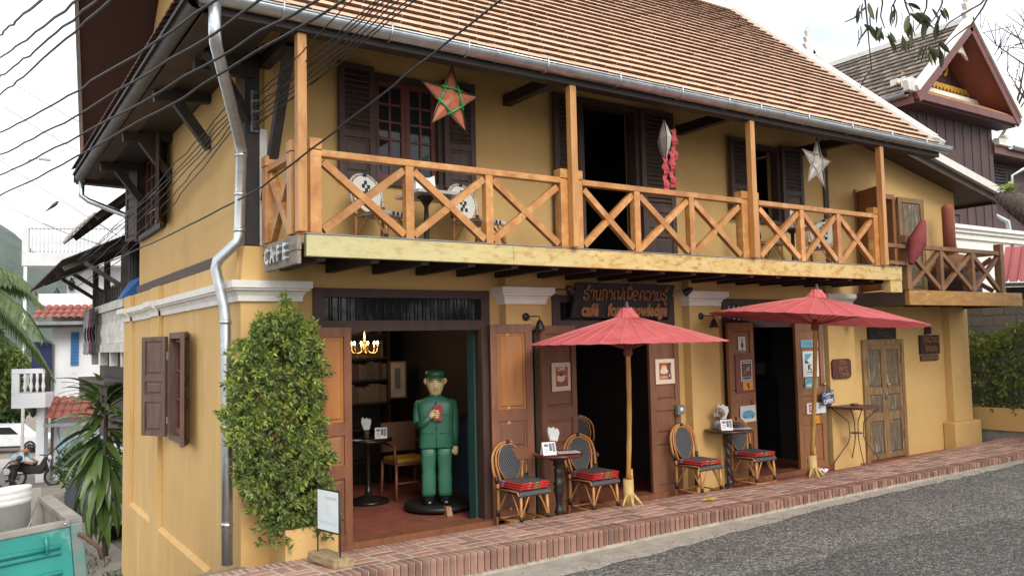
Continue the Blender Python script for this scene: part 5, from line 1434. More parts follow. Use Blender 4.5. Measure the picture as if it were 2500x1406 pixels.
t, rect, poly, txt = plate('orange_plate', 'small orange plate with a bearded head below the record plate', 'enamel plate', D3L, .46, .86, 1.21, 1.325, YEL, off=.058)
poly(ell(.5, .62, .14, .2), BRN, .0012); poly(ell(.55, .3, .12, .16), BRN, .0013)
t, rect, poly, txt = plate('car_plate', 'white square plate with a light blue rounded car', 'enamel plate', D3L, .34, .95, .78, 1.0, WENA)
poly([(.08, .35), (.10, .50), (.22, .66), (.5, .72), (.75, .66), (.9, .52), (.95, .36), (.85, .26), (.5, .20), (.2, .25)], BLUEP); poly(ell(.3, .30, .06, .07), NAVY, .002); poly(ell(.75, .28, .06, .07), NAVY, .002)
t, rect, poly, txt = plate('teal_plate', 'plain teal rectangular plate at the top of the right leaf', 'enamel plate', D3R, .16, .80, 1.75, 1.865, TEAL)
for k in range(3): rect(.3, .35 + k * .14, .7, .38 + k * .14, NAVY)
t, rect, poly, txt = plate('mountain_plate', 'tall white plate with a snowy mountain and K2', 'enamel plate', D3R, .21, .78, 1.33, 1.70, WENA)
rect(.14, .58, .88, .90, BLUEP); poly([(.14, .58), (.40, .72), (.62, .90), (.80, .70), (.88, .62), (.88, .52), (.14, .52)], WENA, .002); poly([(.14, .52), (.40, .55), (.30, .60), (.14, .66)], BLKP, .0024); poly([(.6, .58), (.8, .70), (.88, .62), (.88, .54)], NAVY, .0024)
txt('K', .42, .36, .125, BLKP, bold=.003, o=.002); txt('2', .70, .42, .085, BLKP, o=.002); rect(.22, .17, .86, .20, BLKP, .0015); rect(.2, .10, .8, .11, BLKP, .0015)
t, rect, poly, txt = plate('teal_print_plate', 'small square teal and white printed plate below the mountain plate', 'enamel plate', D3R, .26, .72, 1.165, 1.315, TEAL)
for q_ in ((.2, .6, .9, .8, BLUEP), (.3, .68, .75, .76, WENA), (.12, .2, .5, .4, WENA), (.5, .12, .85, .3, BLUEP)): rect(*q_)
t, rect, poly, txt = plate('chevron_plate', 'white plate with red square holding two white chevrons', 'enamel plate', D3R, .28, .97, .80, .955, WENA)
rect(.12, .16, .50, .88, REDP)
for k in (0, .22): poly([(.15, .28 + k), (.31, .52 + k), (.47, .28 + k), (.47, .40 + k), (.31, .64 + k), (.15, .40 + k)], WENA, .002)
txt('CIT', .66, .52, .04, BLKP)
t, rect, poly, txt = plate('orange_plate', 'small plain orange plate below the chevron plate', 'enamel plate', D3R, .42, .72, .66, .77, YEL)
rect(.25, .4, .75, .5, BRN)
# open sign hanging from a brass knob
t = thing('open_sign', 'blue hanging sign reading Come In We Are OPEN', 'sign', (8.2, -.15, .92))
TL = Matrix.Rotation(math.radians(-7), 3, 'Y')
MB().cbox((8.405, -.185, 1.02), (.28, .012, .185), TL).build('panel', NAVY, t, bevel=.002)
lettering('Come In', .068, WENA, t, (8.405, -.193, 1.075), M=TL, depth=.001, shear=.3, bold=.001); lettering("WE'RE", .034, WENA, t, (8.405, -.193, 1.025), M=TL, depth=.001); lettering('OPEN', .085, WENA, t, (8.41, -.193, .967), M=TL, depth=.001, bold=.003)
ptube('string', IRON, t, [(8.31, -.185, 1.12), (8.39, -.16, 1.215), (8.50, -.185, 1.10)], .003, 5)
part('knob', BRASS, t, lambda b: b.lathe((8.39, -.11, 1.215), [(.008, 0), (.01, .03), (.024, .04), (.024, .055), (0, .065)], 12, axis=(0, -1, 0)))
# wall lamps
LAMPM = mat('black_lamp_metal', (0.022, 0.018, 0.017), None, 8, .4)
def wall_lamp(label, x, z, y=-.13, dx=.10):
    t = thing('wall_lamp', label, 'lamp', (x, y, z), 'black bell wall lamps')
    part('mount', LAMPM, t, lambda b: b.lathe((x, y, z), [(.045, 0), (.045, .015), (.03, .03), (.012, .035)], 14, axis=(0, -1, 0)))
    ptube('arm', LAMPM, t, [(x, y - .03, z), (x + dx * .5, y - .10, z + .005), (x + dx, y - .13, z), (x + dx, y - .13, z - .05)], .008, 6)
    part('shade', LAMPM, t, lambda b: b.lathe((x + dx, y - .13, z - .15), [(.062, 0), (.052, .02), (.042, .06), (.030, .09), (.018, .11), (0, .112)], 16))
wall_lamp('black bell wall lamp on the pier right of the wide door', 3.13, 2.20)
wall_lamp('black bell wall lamp on the pier between the two parasols', 5.90, 2.205)
wall_lamp('black bell wall lamp partly behind the right parasol', 8.90, 2.20)
wall_lamp('black bell wall lamp behind the clipped shrub top', .26, 2.20)
def spot(label, x, z, dx):
    t = thing('spot_lamp', label, 'lamp', (x, -.16, z), 'black sign spot lamps')
    ptube('arm', LAMPM, t, [(x, -.13, z), (x + dx * .6, -.22, z + .01), (x + dx, -.28, z)], .009, 6)
    part('head', LAMPM, t, lambda b: b.lathe((x + dx, -.28, z), [(.02, -.06), (.035, -.03), (.045, .03), (.05, .06), (.03, .062)], 12, axis=(.6 if dx > 0 else -.6, .3, -.4)))
spot('black spot lamp on a bracket left of the name board', 3.44, 2.50, .20)
spot('black spot lamp on a bracket right of the name board', 5.72, 2.52, -.18)
# meter box on the door leaf
t = thing('switch_box', 'grey switch box with a round white dial on the middle door leaf edge', 'switch box', (5.45, -.12, 1.0))
pbox('box', mat('grey_green_box', (0.16, 0.18, 0.16), None, 8, .5), t, 5.40, 5.52, -.165, -.105, .97, 1.09, bevel=.006)
part('dial', WENA, t, lambda b: b.lathe((5.46, -.165, 1.03), [(.03, 0), (.03, .012), (0, .018)], 14, axis=(0, -1, 0)))
# insulator rack on the corner post
t = thing('insulator_rack', 'metal insulator rack with dark spools on the corner post', 'insulator', (.15, -.08, 3.95))
pbox('channel', GALVD, t, .11, .18, -.075, -.053, 3.93, 4.32)
for z in (3.98, 4.07, 4.17, 4.27): part('spool', mat('dark_porcelain', (0.03, 0.022, 0.02), None, 9, .25), t, lambda b: b.lathe((.145, -.12, z - .035), [(.030, 0), (.034, .012), (.022, .025), (.022, .04), (.034, .055), (.030, .065)], 12))
# ================================================================ hanging lanterns
def star(label, c, r, rz, tilt, col, rim, frame_m):
    t = thing('star_lantern', label, 'lantern', c, 'paper star lanterns')
    M = Matrix.Rotation(rz, 3, 'Z') @ Matrix.Rotation(tilt, 3, 'Y')
    c = Vector(c)
    P = []
    for i in range(10):
        a = math.radians(90 + 36 * i); rr_ = r if i % 2 == 0 else r * .40
        P.append((rr_ * math.cos(a), rr_ * math.sin(a)))
    W_ = lambda u, v, w: c + M @ Vector((u, w, v))
    d = r * .13
    for s in (-1, 1):
        b = MB(); b.v = [tuple(W_(u, v, 0)) for u, v in P] + [tuple(W_(0, 0, s * d))]
        b.f = [(i, (i + 1) % 10, 10) for i in range(10)]; b.sm = [False] * 10
        b.build('paper_face', col, t)
    tips = [P[i] for i in (0, 4, 8, 2, 6)]
    for a, e in zip(tips, tips[1:] + tips[:1]):
        m_ = ((a[0] + e[0]) / 2, (a[1] + e[1]) / 2)
        ptube('stick', frame_m, t, [W_(a[0], a[1], -.004), W_(m_[0], m_[1], -d * .75), W_(e[0], e[1], -.004)], r * .016, 5)
        if rim: ptube('tinsel', rim, t, [W_(lerp(a[0], e[0], .32), lerp(a[1], e[1], .32), -d * .62), W_(m_[0], m_[1], -d * .80), W_(lerp(a[0], e[0], .68), lerp(a[1], e[1], .68), -d * .62)], r * .03, 6)
    ptube('string', IRON, t, [W_(0, r, 0), c + Vector((0, 0, r + .10))], .003, 4)
    return t
star('red orange star lantern with green tinsel hanging from the left eave', (1.76, -.92, 4.25), .345, math.radians(4), math.radians(4), mat('red_lantern_paper', (0.58, 0.20, 0.10), (0.48, 0.14, 0.07), 6, .6, trans=.3), mat('green_tinsel', (0.03, 0.38, 0.10), (0.01, 0.2, 0.05), 80, .3), mat('dark_green_stick', (0.03, 0.05, 0.02), None, 9, .6))
star('white star lantern hanging from the right eave', (7.32, -.95, 4.20), .37, math.radians(6), math.radians(6), mat('white_lantern_paper', (0.62, 0.58, 0.52), (0.52, 0.48, 0.43), 6, .7, trans=.3), None, mat('pale_stick', (0.35, 0.28, 0.2), None, 9, .7))
t = thing('paper_lantern', 'white faceted lantern with pink paper tassels above the upper door', 'lantern', (4.60, -.92, 4.2))
b = MB(); c = Vector((4.58, -.92, 4.20)); rs = [(0, .26), (.10, .12), (.17, .0), (.12, -.12), (0, -.27)]
n = 6
for r_, z_ in rs:
    for k in range(n):
        a = 2 * math.pi * k / n + .4
        v_ = Vector((.832, -.555, 0)) * (r_ * .45 * math.cos(a)) + Vector((.555, .832, 0)) * (r_ * 1.2 * math.sin(a)); b.v.append(tuple(c + v_ + Vector((0, 0, z_))))
for i in range(4):
    for k in range(n): b.f.append((i * n + k, i * n + (k + 1) % n, (i + 1) * n + (k + 1) % n, (i + 1) * n + k)); b.sm.append(False)
b.build('paper_body', MATS['white_lantern_paper'], t)
for k in range(n):
    a = 2 * math.pi * k / n + .4
    ptube('stick', IRON, t, [c + Vector((.832, -.555, 0)) * (r_ * .46 * math.cos(a)) + Vector((.555, .832, 0)) * (r_ * 1.21 * math.sin(a)) + Vector((0, 0, z_)) for r_, z_ in rs], .004, 4)
PINK = mat('pink_tassel_paper', (0.62, 0.10, 0.11), (0.45, 0.05, 0.06), 14, .7, trans=.3)
r2 = random.Random(9)
for (u, v, z0_, L) in ((.10, -.04, .12, .36), (.05, -.05, -.14, .42), (-.03, -.02, -.20, .40)):
    b = MB(); m_ = 12
    for i in range(m_ + 1):
        z_ = z0_ - L * i / m_; w = .026 + .006 * math.sin(i * 2.1)
        x_ = u + .007 * math.sin(i * 1.3); y_ = v + .012 * math.cos(i * 1.7)
        b.v += [tuple(c + Vector((x_ - w, y_, z_))), tuple(c + Vector((x_ + w, y_ - .03 + .02 * math.sin(i), z_ + .01)))]
    for i in range(m_): b.f.append((2 * i, 2 * i + 1, 2 * i + 3, 2 * i + 2)); b.sm.append(False)
    b.build('tassel', PINK, t)
ptube('string', IRON, t, [c + Vector((0, 0, .22)), c + Vector((0, 0, .36))], .003, 4)
# red spindle on the terrace rail, clay oven behind it
RSP = mat('faded_red_cloth', (0.22, 0.035, 0.032), (0.17, 0.026, 0.025), 4, .8)
t = thing('red_spindle', 'faded red spindle shaped lantern leaning on the terrace rail', 'lantern', (9.22, -1.17, 2.9))
ax = Vector((.40, -.02, .72)).normalized()
part('cover', RSP, t, lambda b: b.lathe(Vector((9.02, -1.19, 2.90)), [(.03, 0), (.04, .01), (.08, .15), (.128, .345), (.13, .36), (.085, .55), (.04, .72), (.0, .74)], 8, axis=ax))
ptube('hanger', IRON, t, [(9.23, -1.19, 3.2), (9.10, -1.12, 3.21), (9.02, -1.08, 3.22)], .012, 6)
t = thing('clay_oven', 'terracotta oven with tall round chimney on the terrace', 'oven', (11.72, -.35, 2.53))
part('chimney', mat('terracotta', (0.30, 0.085, 0.045), (0.24, 0.065, 0.035), 5, .8), t, lambda b: b.lathe((11.66, -.34, 3.05), [(.095, 0), (.095, .95), (.085, .99), (.05, 1.02), (0, 1.03)], 18))
part('dome', mat('brown_clay', (0.26, 0.13, 0.06), (0.19, 0.09, 0.04), 5, .85), t, lambda b: b.lathe((11.74, -.36, 2.95), [(.34, 0), (.33, .08), (.27, .18), (.17, .26), (0, .30)], 20))
part('stand', FRAMEW, t, lambda b: b.box(11.40, 12.02, -.66, -.08, 2.54, 2.95), bevel=.01)
for z in (2.62, 2.75, 2.87): pbox('drawer_line', mat('dull_steel', (0.18, 0.18, 0.18), None, 9, .4), t, 11.44, 11.98, -.672, -.662, z, z + .008)
t = thing('mop_bundle', 'bundle of thin sticks and a blue rag standing by the chimney', 'sticks', (12.2, -.25, 2.54))
for k in range(9): ptube('stick', mat('pale_stick2', (0.30, 0.24, 0.18), (0.15, 0.12, 0.1), 9, .8) if k != 1 else NAVY, t, [(12.02 + k * .035, -.25, 2.54), (12.0 + k * .037, -.18 + .01 * k, 3.55 - .01 * (k % 3))], .012, 5)
# ================================================================ statue
t = thing('soldier_statue', 'green painted wooden soldier statue holding a small red book in the doorway', 'statue', (0, 0, 0))
GRN = mat('green_statue_paint', (0.034, 0.165, 0.098), (0.025, 0.125, 0.075), 3, .45, .05, 20)
GRN2 = mat('dark_green_paint', (0.018, 0.105, 0.062), None, 3, .45)
SKIN = mat('cream_statue_paint', (0.70, 0.55, 0.29), (0.62, 0.47, 0.24), 4, .5)
def loft(b, secs, n=20, pw=3.0):
    """secs: (cx, cy, z, rx, ry)"""
    k0 = len(b.v)
    for cx, cy, z, rx, ry in secs:
        for k in range(n):
            a = 2 * math.pi * k / n; c_, s_ = math.cos(a), math.sin(a)
            b.v.append((cx + rx * math.copysign(abs(c_)**(2 / pw), c_), cy + ry * math.copysign(abs(s_)**(2 / pw), s_), z))
    for i in range(len(secs) - 1):
        for k in range(n): b.f.append((k0 + i * n + k, k0 + i * n + (k + 1) % n, k0 + (i + 1) * n + (k + 1) % n, k0 + (i + 1) * n + k)); b.sm.append(True)
    b.f.append(tuple(k0 + k for k in reversed(range(n)))); b.sm.append(False)
    b.f.append(tuple(k0 + (len(secs) - 1) * n + k for k in range(n))); b.sm.append(False)
def body(b):
    for s in (-1, 1):
        loft(b, [(s * .108, 0, .09, .090, .095), (s * .106, 0, .14, .092, .10), (s * .104, 0, .34, .095, .105), (s * .104, 0, .38, .088, .10), (s * .103, 0, .58, .098, .11), (s * .102, 0, .74, .10, .115)], pw=4.2)
    loft(b, [(0, 0, .685, .222, .135), (0, 0, .70, .226, .14), (0, 0, .90, .213, .14), (0, 0, 1.08, .225, .15), (0, 0, 1.20, .242, .145), (0, 0, 1.265, .235, .12), (0, 0, 1.30, .15, .10), (0, 0, 1.325, .085, .085)], pw=5)
    loft(b, [(.243, .0, .70, .048, .055), (.245, 0, .90, .052, .06), (.243, 0, 1.10, .056, .065), (.228, 0, 1.25, .052, .07), (.20, 0, 1.285, .04, .06)], pw=2.6)
    loft(b, [(-.215, -.03, .93, .060, .06), (-.230, -.02, .97, .064, .065), (-.243, 0, 1.10, .058, .065), (-.228, 0, 1.25, .052, .07), (-.20, 0, 1.285, .04, .06)], pw=2.6)
    b.tube([(-.225, -.06, .965), (-.16, -.14, 1.0), (-.085, -.185, 1.075)], [.062, .052, .042], 12)
    loft(b, [(0, 0, 1.315, .080, .085), (0, 0, 1.345, .074, .08)], pw=2.2)
part('uniform', GRN, t, body)
def head(b):
    loft(b, [(0, -.005, 1.335, .062, .065), (0, -.01, 1.36, .075, .08), (0, -.015, 1.41, .100, .095), (0, -.01, 1.47, .118, .105), (0, 0, 1.52, .122, .11), (0, 0, 1.57, .115, .105), (0, 0, 1.60, .09, .08)], pw=2.3)
    for s in (-1, 1): loft(b, [(s * .118, .0, 1.47, .010, .016), (s * .128, .0, 1.49, .020, .018), (s * .134, 0, 1.52, .022, .018), (s * .128, 0, 1.545, .018, .016), (s * .118, 0, 1.555, .010, .01)], 10, 2)
    b.hexa([(-.022, -.10, 1.445), (.022, -.10, 1.445), (.022, -.08, 1.445), (-.022, -.08, 1.445)], [(-.008, -.112, 1.53), (.008, -.112, 1.53), (.008, -.09, 1.53), (-.008, -.09, 1.53)])
    b.hexa([(-.020, -.138, 1.447), (.020, -.138, 1.447), (.018, -.09, 1.443), (-.018, -.09, 1.443)], [(-.007, -.118, 1.53), (.007, -.118, 1.53), (.007, -.09, 1.53), (-.007, -.09, 1.53)])
    b.tube([(-.030, -.098, 1.425), (-.012, -.112, 1.412), (.012, -.112, 1.412), (.030, -.098, 1.425)], .008, 6)
    b.tube([(-.022, -.104, 1.402), (0, -.112, 1.394), (.022, -.104, 1.402)], .007, 6)
hd = part('head', SKIN, t, head)
for s in (-1, 1):
    ptube('eye', BRN, hd, [(s * .03, -.109, 1.508), (s * .055, -.108, 1.512), (s * .08, -.098, 1.508)], .006, 5)
    ptube('eyebrow', BRN, hd, [(s * .02, -.112, 1.528), (s * .055, -.112, 1.534), (s * .09, -.095, 1.527)], .0055, 5)
def hand(b):
    b.tube([(-.09, -.18, 1.07), (-.06, -.205, 1.10), (-.02, -.215, 1.13)], [.034, .042, .036], 10)
    for k in range(4): b.tube([(-.03 + .004 * k, -.225, 1.148 - k * .027), (.015, -.235, 1.156 - k * .027), (.045 - .006 * abs(k - 1), -.23, 1.15 - k * .027)], [.014, .0135, .011], 8)
    b.tube([(-.075, -.20, 1.115), (-.05, -.215, 1.15), (-.02, -.22, 1.168)], [.014, .013, .011], 8)
ptube('mouth', BRN, hd, [(-.026, -.112, 1.419), (0, -.120, 1.411), (.026, -.112, 1.419)], .0045, 5)
part('raised_hand', SKIN, t, hand)
part('lowered_hand', SKIN, t, lambda b: (loft(b, [(.245, -.01, .70, .032, .036), (.25, -.01, .66, .038, .04), (.25, -.01, .615, .034, .038), (.25, -.012, .585, .022, .028)], 12, 2.4), b.tube([(.222, -.03, .67), (.212, -.045, .63), (.216, -.045, .60)], [.012, .012, .009], 7)))
part('red_book', mat('red_book_cover', (0.42, 0.02, 0.028), None, 5, .4), t, lambda b: b.box(-.035, .075, -.222, -.190, 1.035, 1.225))
def capg(b):
    loft(b, [(0, .0, 1.555, .122, .112), (0, 0, 1.585, .128, .118), (0, .0, 1.615, .136, .126), (0, .005, 1.645, .118, .108), (0, .01, 1.66, .06, .055)], 22, 2.2)
    loft(b, [(0, -.065, 1.550, .105, .085), (0, -.07, 1.560, .108, .09), (0, -.06, 1.575, .10, .08)], 20, 2.2)
cp = part('cap', GRN2, t, capg)
part('badge', REDP, cp, lambda b: b.cbox((0, -.125, 1.605), (.022, .012, .02)))
part('jacket_seams', GRN2, t, lambda b: [b.tube(p, .0035, 4) for p in ([(0, -.149, 1.28), (0, -.150, .9), (0, -.141, .70)], [(-.19, -.135, .87), (-.03, -.145, .87)], [(.04, -.145, .87), (.19, -.135, .87)], [(.05, -.152, 1.10), (.15, -.150, 1.10)])], kind='stuff')
for z in (1.25, 1.03, .93, .80): part('button', GRN2, t, lambda b: b.lathe((0, -.146, z), [(.012, 0), (.012, .006), (0, .009)], 8, axis=(0, -1, 0)))
for s in (-1, 1): part('shoe', mat('black_shoe_paint', (0.008, 0.008, 0.008), None, 5, .25), t, lambda b: loft(b, [(s * .108, -.05, .0, .082, .145), (s * .108, -.05, .03, .085, .15), (s * .106, -.02, .07, .078, .105), (s * .105, .0, .10, .072, .07)], 18, 2.4))
t.location = (2.58, .98, .075); t.rotation_euler = (0, 0, math.radians(-27)); t.scale = (.90, .90, .93)
t = thing('statue_base', 'round black wooden base under the soldier statue', 'base', (2.62, 1.0, 0))
part('disc', mat('black_base_paint', (0.010, 0.009, 0.009), None, 4, .5), t, lambda b: b.lathe((2.62, 1.0, .015), [(.40, 0), (.415, .02), (.41, .05), (.39, .06), (0, .06)], 36))
for x, y in ((2.48, .56), (3.0, .66)): o = MB().hexa([(x, y, -.01), (x + .06, y - .02, -.01), (x + .06, y + .08, -.01), (x, y + .08, -.01)], [(x, y + .03, .09), (x + .06, y + .02, .09), (x + .06, y + .08, .09), (x, y + .08, .09)]).build('wooden_wedge', DOORO); tag(o, 'small wooden wedge under the front of the statue base' if x < 2.6 else 'small wooden wedge at the right of the statue base', 'wedge')
# ================================================================ inside the wide door
t = thing('chandelier', 'small brass chandelier with glowing candle bulbs inside the wide door', 'chandelier', (2.15, 2.0, 1.8))
ptube('stem', BRASS, t, [(2.13, 2.0, 2.69), (2.13, 2.0, 1.82)], .012, 8); part('ball', BRASS, t, lambda b: b.lathe((2.13, 2.0, 1.80), [(0, 0), (.04, .02), (.05, .05), (.02, .09), (.035, .14), (.012, .20)], 12))
BULB = mat('warm_bulb', (1.0, 0.58, 0.22), None, 5, .5, emit=28)
for k in range(6):
    a = math.radians(60 * k + 20); ex, ey = 2.13 + .17 * math.cos(a), 2.0 + .17 * math.sin(a)
    arm = ptube('arm', BRASS, t, bez((2.13, 2.0, 1.88), (2.13 + .09 * math.cos(a), 2.0 + .09 * math.sin(a), 1.80), (ex, ey, 1.80), (ex, ey, 1.89), 6), .007, 6)
    ptube('candle', PAPER, arm, [(ex, ey, 1.89), (ex, ey, 1.935)], .010, 8)
    part('bulb', BULB, arm, lambda b: b.lathe((ex, ey, 1.935), [(.008, 0), (.014, .012), (.008, .030), (.0, .042)], 8))
cl = bpy.data.lights.new('chandelier_light', 'POINT'); cl.energy = 9; cl.color = (1.0, .68, .38); cl.shadow_soft_size = .15
clo = bpy.data.objects.new('chandelier_light', cl); COL.objects.link(clo); clo.parent = t; clo.location = Vector((2.13, 2.0, 1.99)) - t.location
t = thing('bookshelf', 'dark bookshelf full of books at the back of the room', 'bookshelf', (2.4, 3.2, 0))
part('frame', DARKW, t, lambda b: (b.box(1.75, 1.79, 3.0, 3.3, 0, 2.5), b.box(2.92, 2.96, 3.0, 3.3, 0, 2.5), b.box(1.79, 2.92, 3.28, 3.3, 0, 2.5), [b.box(1.79, 2.92, 3.0, 3.28, z, z + .03) for z in (.3, .75, 1.1, 1.42, 1.72, 2.05, 2.4)]))
r2 = random.Random(31)
for sh_, z in enumerate((1.13, 1.45, 1.75, 2.08)):
    x = 1.82
    while x < 2.86:
        w = r2.uniform(.03, .085); h = r2.uniform(.19, .255)
        cc = r2.choice(((.16, .09, .06), (.12, .10, .08), (.20, .16, .11), (.09, .05, .05), (.14, .12, .12)))
        o = MB().box(x, x + w - .003, 3.05, 3.2, z, z + h).build('book', mat('book_%d%d' % (int(cc[0] * 100), int(cc[1] * 100)), cc, None, 9, .7)); 
        tag(o, 'dim old book standing on the %s shelf of the dark bookcase' % ('lowest', 'second', 'third', 'topmost')[sh_], 'book', 'books on the %s shelf' % ('lowest', 'second', 'third', 'topmost')[sh_])
        x += w
        if r2.random() < .06: x += .12
t = thing('framed_picture', 'framed print with pale mount on the dark back wall', 'picture', (2.95, 2.8, 1.2))
pbox('mount', mat('pale_mount', (0.50, 0.45, 0.38), None, 9, .8), t, 2.84, 3.07, 2.76, 2.80, 1.20, 1.68); pbox('print', INK, t, 2.905, 2.99, 2.752, 2.758, 1.32, 1.60)
part('frame', BROWNW, t, lambda b: (b.box(2.82, 2.842, 2.75, 2.80, 1.18, 1.70), b.box(3.068, 3.09, 2.75, 2.80, 1.18, 1.70), b.box(2.842, 3.068, 2.75, 2.80, 1.18, 1.20), b.box(2.842, 3.068, 2.75, 2.80, 1.68, 1.70)))
t = thing('inner_table', 'dark round table with napkins inside the wide door', 'table', (2.12, 1.9, 0))
part('table_top', EBON, t, lambda b: b.lathe((2.12, 1.9, .74), [(0, 0), (.30, 0), (.30, .03), (0, .03)], 28)); part('pedestal', EBON, t, lambda b: b.lathe((2.12, 1.9, 0), [(.26, 0), (.24, .03), (.05, .08), (.03, .2), (.03, .68), (.09, .74)], 14))
napkins(2.08, 1.85, .772, 'napkin holder with white napkins on the dark inner table', BROWNW); tent_card(2.26, 1.82, .772, math.radians(-25), 'folded white menu card on the dark inner table')
sheet(1.93, 1.82, .772, 0.3, 'small white leaflet on the dark inner table', .05, .06)
t = thing('wooden_armchair', 'brown wooden armchair with yellow seat behind the statue', 'chair', (2.62, 1.95, 0))
for sx, sy in ((-1, -1), (1, -1), (1, 1), (-1, 1)): ptube('leg', DOORW, t, [(2.66 + sx * .24, 1.95 + sy * .22, 0), (2.66 + sx * .23, 1.95 + sy * .2, .44)], .02, 6)
pbox('seat', DOORW, t, 2.42, 2.90, 1.72, 2.18, .42, .45); pbox('seat_pad', mat('mustard_cloth', (0.45, 0.26, 0.03), None, 9, .9), t, 2.44, 2.88, 1.73, 2.16, .45, .50, bevel=.015)
pbox('back', mat('cane_back', (0.22, 0.11, 0.06), (0.14, 0.07, 0.04), 40, .7), t, 2.42, 2.90, 2.15, 2.19, .55, .92)
for sx in (-1, 1): ptube('arm', DOORW, t, [(2.66 + sx * .25, 1.74, .44), (2.66 + sx * .25, 1.74, .66), (2.66 + sx * .25, 2.15, .68)], .018, 6)
ptube('stretcher', DOORW, t, [(2.43, 1.75, .2), (2.89, 1.75, .2)], .012, 6)
t = thing('blue_cabinet', 'dark blue low cabinet beside the teal curtain', 'cabinet', (2.92, .98, 0))
pbox('body', mat('dark_blue_paint', (0.015, 0.045, 0.085), (0.010, 0.03, 0.06), 4, .4), t, 2.98, 3.36, .95, 1.4, .12, 1.0); pbox('base', DARKW, t, 2.96, 3.38, .93, 1.42, -.01, .12); pbox('top', BLKP, t, 2.96, 3.38, .92, 1.42, 1.0, 1.03)
for z in (.40, .70): pbox('drawer_line', NAVY, t, 2.982, 3.36, .945, .949, z, z + .012)
# drinks fridge inside the right door
t = thing('drinks_fridge', 'dark drinks fridge with round pepsi emblem inside the right door', 'fridge', (8.0, 1.0, 0))
FR = mat('dark_fridge', (0.010, 0.011, 0.014), None, 4, .3); FR2 = mat('faint_fridge_print', (0.022, 0.024, 0.03), None, 4, .4)
pbox('body', FR, t, 7.15, 8.80, 1.0, 1.6, 0, 1.25); pbox('upper_body', FR, t, 7.1, 8.8, 1.1, 1.6, 1.27, 2.5)
part('emblem', FR2, t, lambda b: b.prism(ell(8.05, .90, .20, .20, 28), (0, .995, 0), (1, 0, 0), (0, 0, 1), (0, 1, 0), .004)); part('emblem_wave', FR, t, lambda b: b.prism([(7.90, .86), (8.0, .80), (8.15, .86), (8.22, .98), (8.10, .93), (8.0, .9)], (0, .99, 0), (1, 0, 0), (0, 0, 1), (0, 1, 0), .004))
lettering('pepsi', .17, FR2, t, (8.1, .99, .58), depth=.003); lettering('Coca-Cola', .26, FR2, t, (7.95, 1.09, 1.95), depth=.003, shear=.25)
pbox('shelf_light', mat('faint_grey_panel', (0.06, 0.055, 0.05), None, 4, .6), t, 7.2, 8.6, 1.085, 1.095, 1.33, 1.52)
# ================================================================ sign on a block
t = thing('pavement_sign', 'white paper sign in a dark frame standing on a wooden block', 'sign', (.47, -1.03, .14))
part('block', mat('sawn_block', (0.36, 0.27, 0.15), (0.20, 0.12, 0.06), 5, .9, .4, 30, stretch=(5, 1, 5)), t, lambda b: b.hexa([(.36, -.80, .13), (.42, -1.26, .13), (.60, -1.28, .13), (.54, -.80, .13)], [(.365, -.81, .205), (.43, -1.25, .205), (.595, -1.27, .205), (.535, -.81, .205)]), bevel=.012)
PS0, PS1 = Vector((.435, -.87, 0)), Vector((.505, -1.19, 0)); pd_ = (PS1 - PS0); pn = Vector((pd_.y, -pd_.x, 0)).normalized()
for P_ in (PS0, PS1): ptube('post', IRON, t, [P_ + Vector((0, 0, .2)), P_ + Vector((0, 0, .735))], .006, 6)
def slab(z0, z1, u0, u1, t0, t1, m_, nm):
    A = PS0 + pd_ * u0; B = PS0 + pd_ * u1
    bt = [A + pn * t0, B + pn * t0, B + pn * t1, A + pn * t1]
    MB().hexa([v + Vector((0, 0, z0)) for v in bt], [v + Vector((0, 0, z1)) for v in bt]).build(nm, m_, t)
slab(.38, .735, 0, 1, -.006, .006, IRON, 'frame'); slab(.395, .72, .04, .96, .0065, .0085, mat('blueish_paper', (0.66, 0.70, 0.70), (0.58, 0.63, 0.65), 4, .7), 'sheet')
an = math.atan2(pd_.y, pd_.x); FB = cm('faint_blue_print', (0.38, 0.52, 0.60)); FG = cm('faint_grey_print', (0.50, 0.54, 0.55))
lettering('Silk and Copy shop', .040, FB, t, PS0 + pd_ * .5 + pn * .009 + Vector((0, 0, .46)), M=Matrix.Rotation(an, 3, 'Z'), depth=.0003, sx=.78)
for k in range(5): slab(.53 + k * .018, .534 + k * .018, .38, .62, .0086, .009, FG, 'print')
slab(.65, .675, .4, .9, .0086, .009, FG, 'print')

ptube('conduit', GALVD, cafe, [(8.50, -.07, 0), (8.50, -.07, 2.1)], .018, 8)
r5 = random.Random(3); b = MB()
for k in range(14):
    p = Vector((7.62, -.60, .07)) + Vector((r5.uniform(-.05, .05), r5.uniform(-.04, .04), r5.uniform(0, .05))); u = Vector((r5.gauss(0, 1), r5.gauss(0, 1), r5.gauss(0, 1))).normalized() * .035; w = u.orthogonal().normalized() * .03
    b.add([p - u, p - w, p + u, p + w], [(0, 1, 2, 3)])
tag(b.build('crumpled_tissue', PAPER), 'crumpled white tissue at the foot of the right parasol', 'tissue')
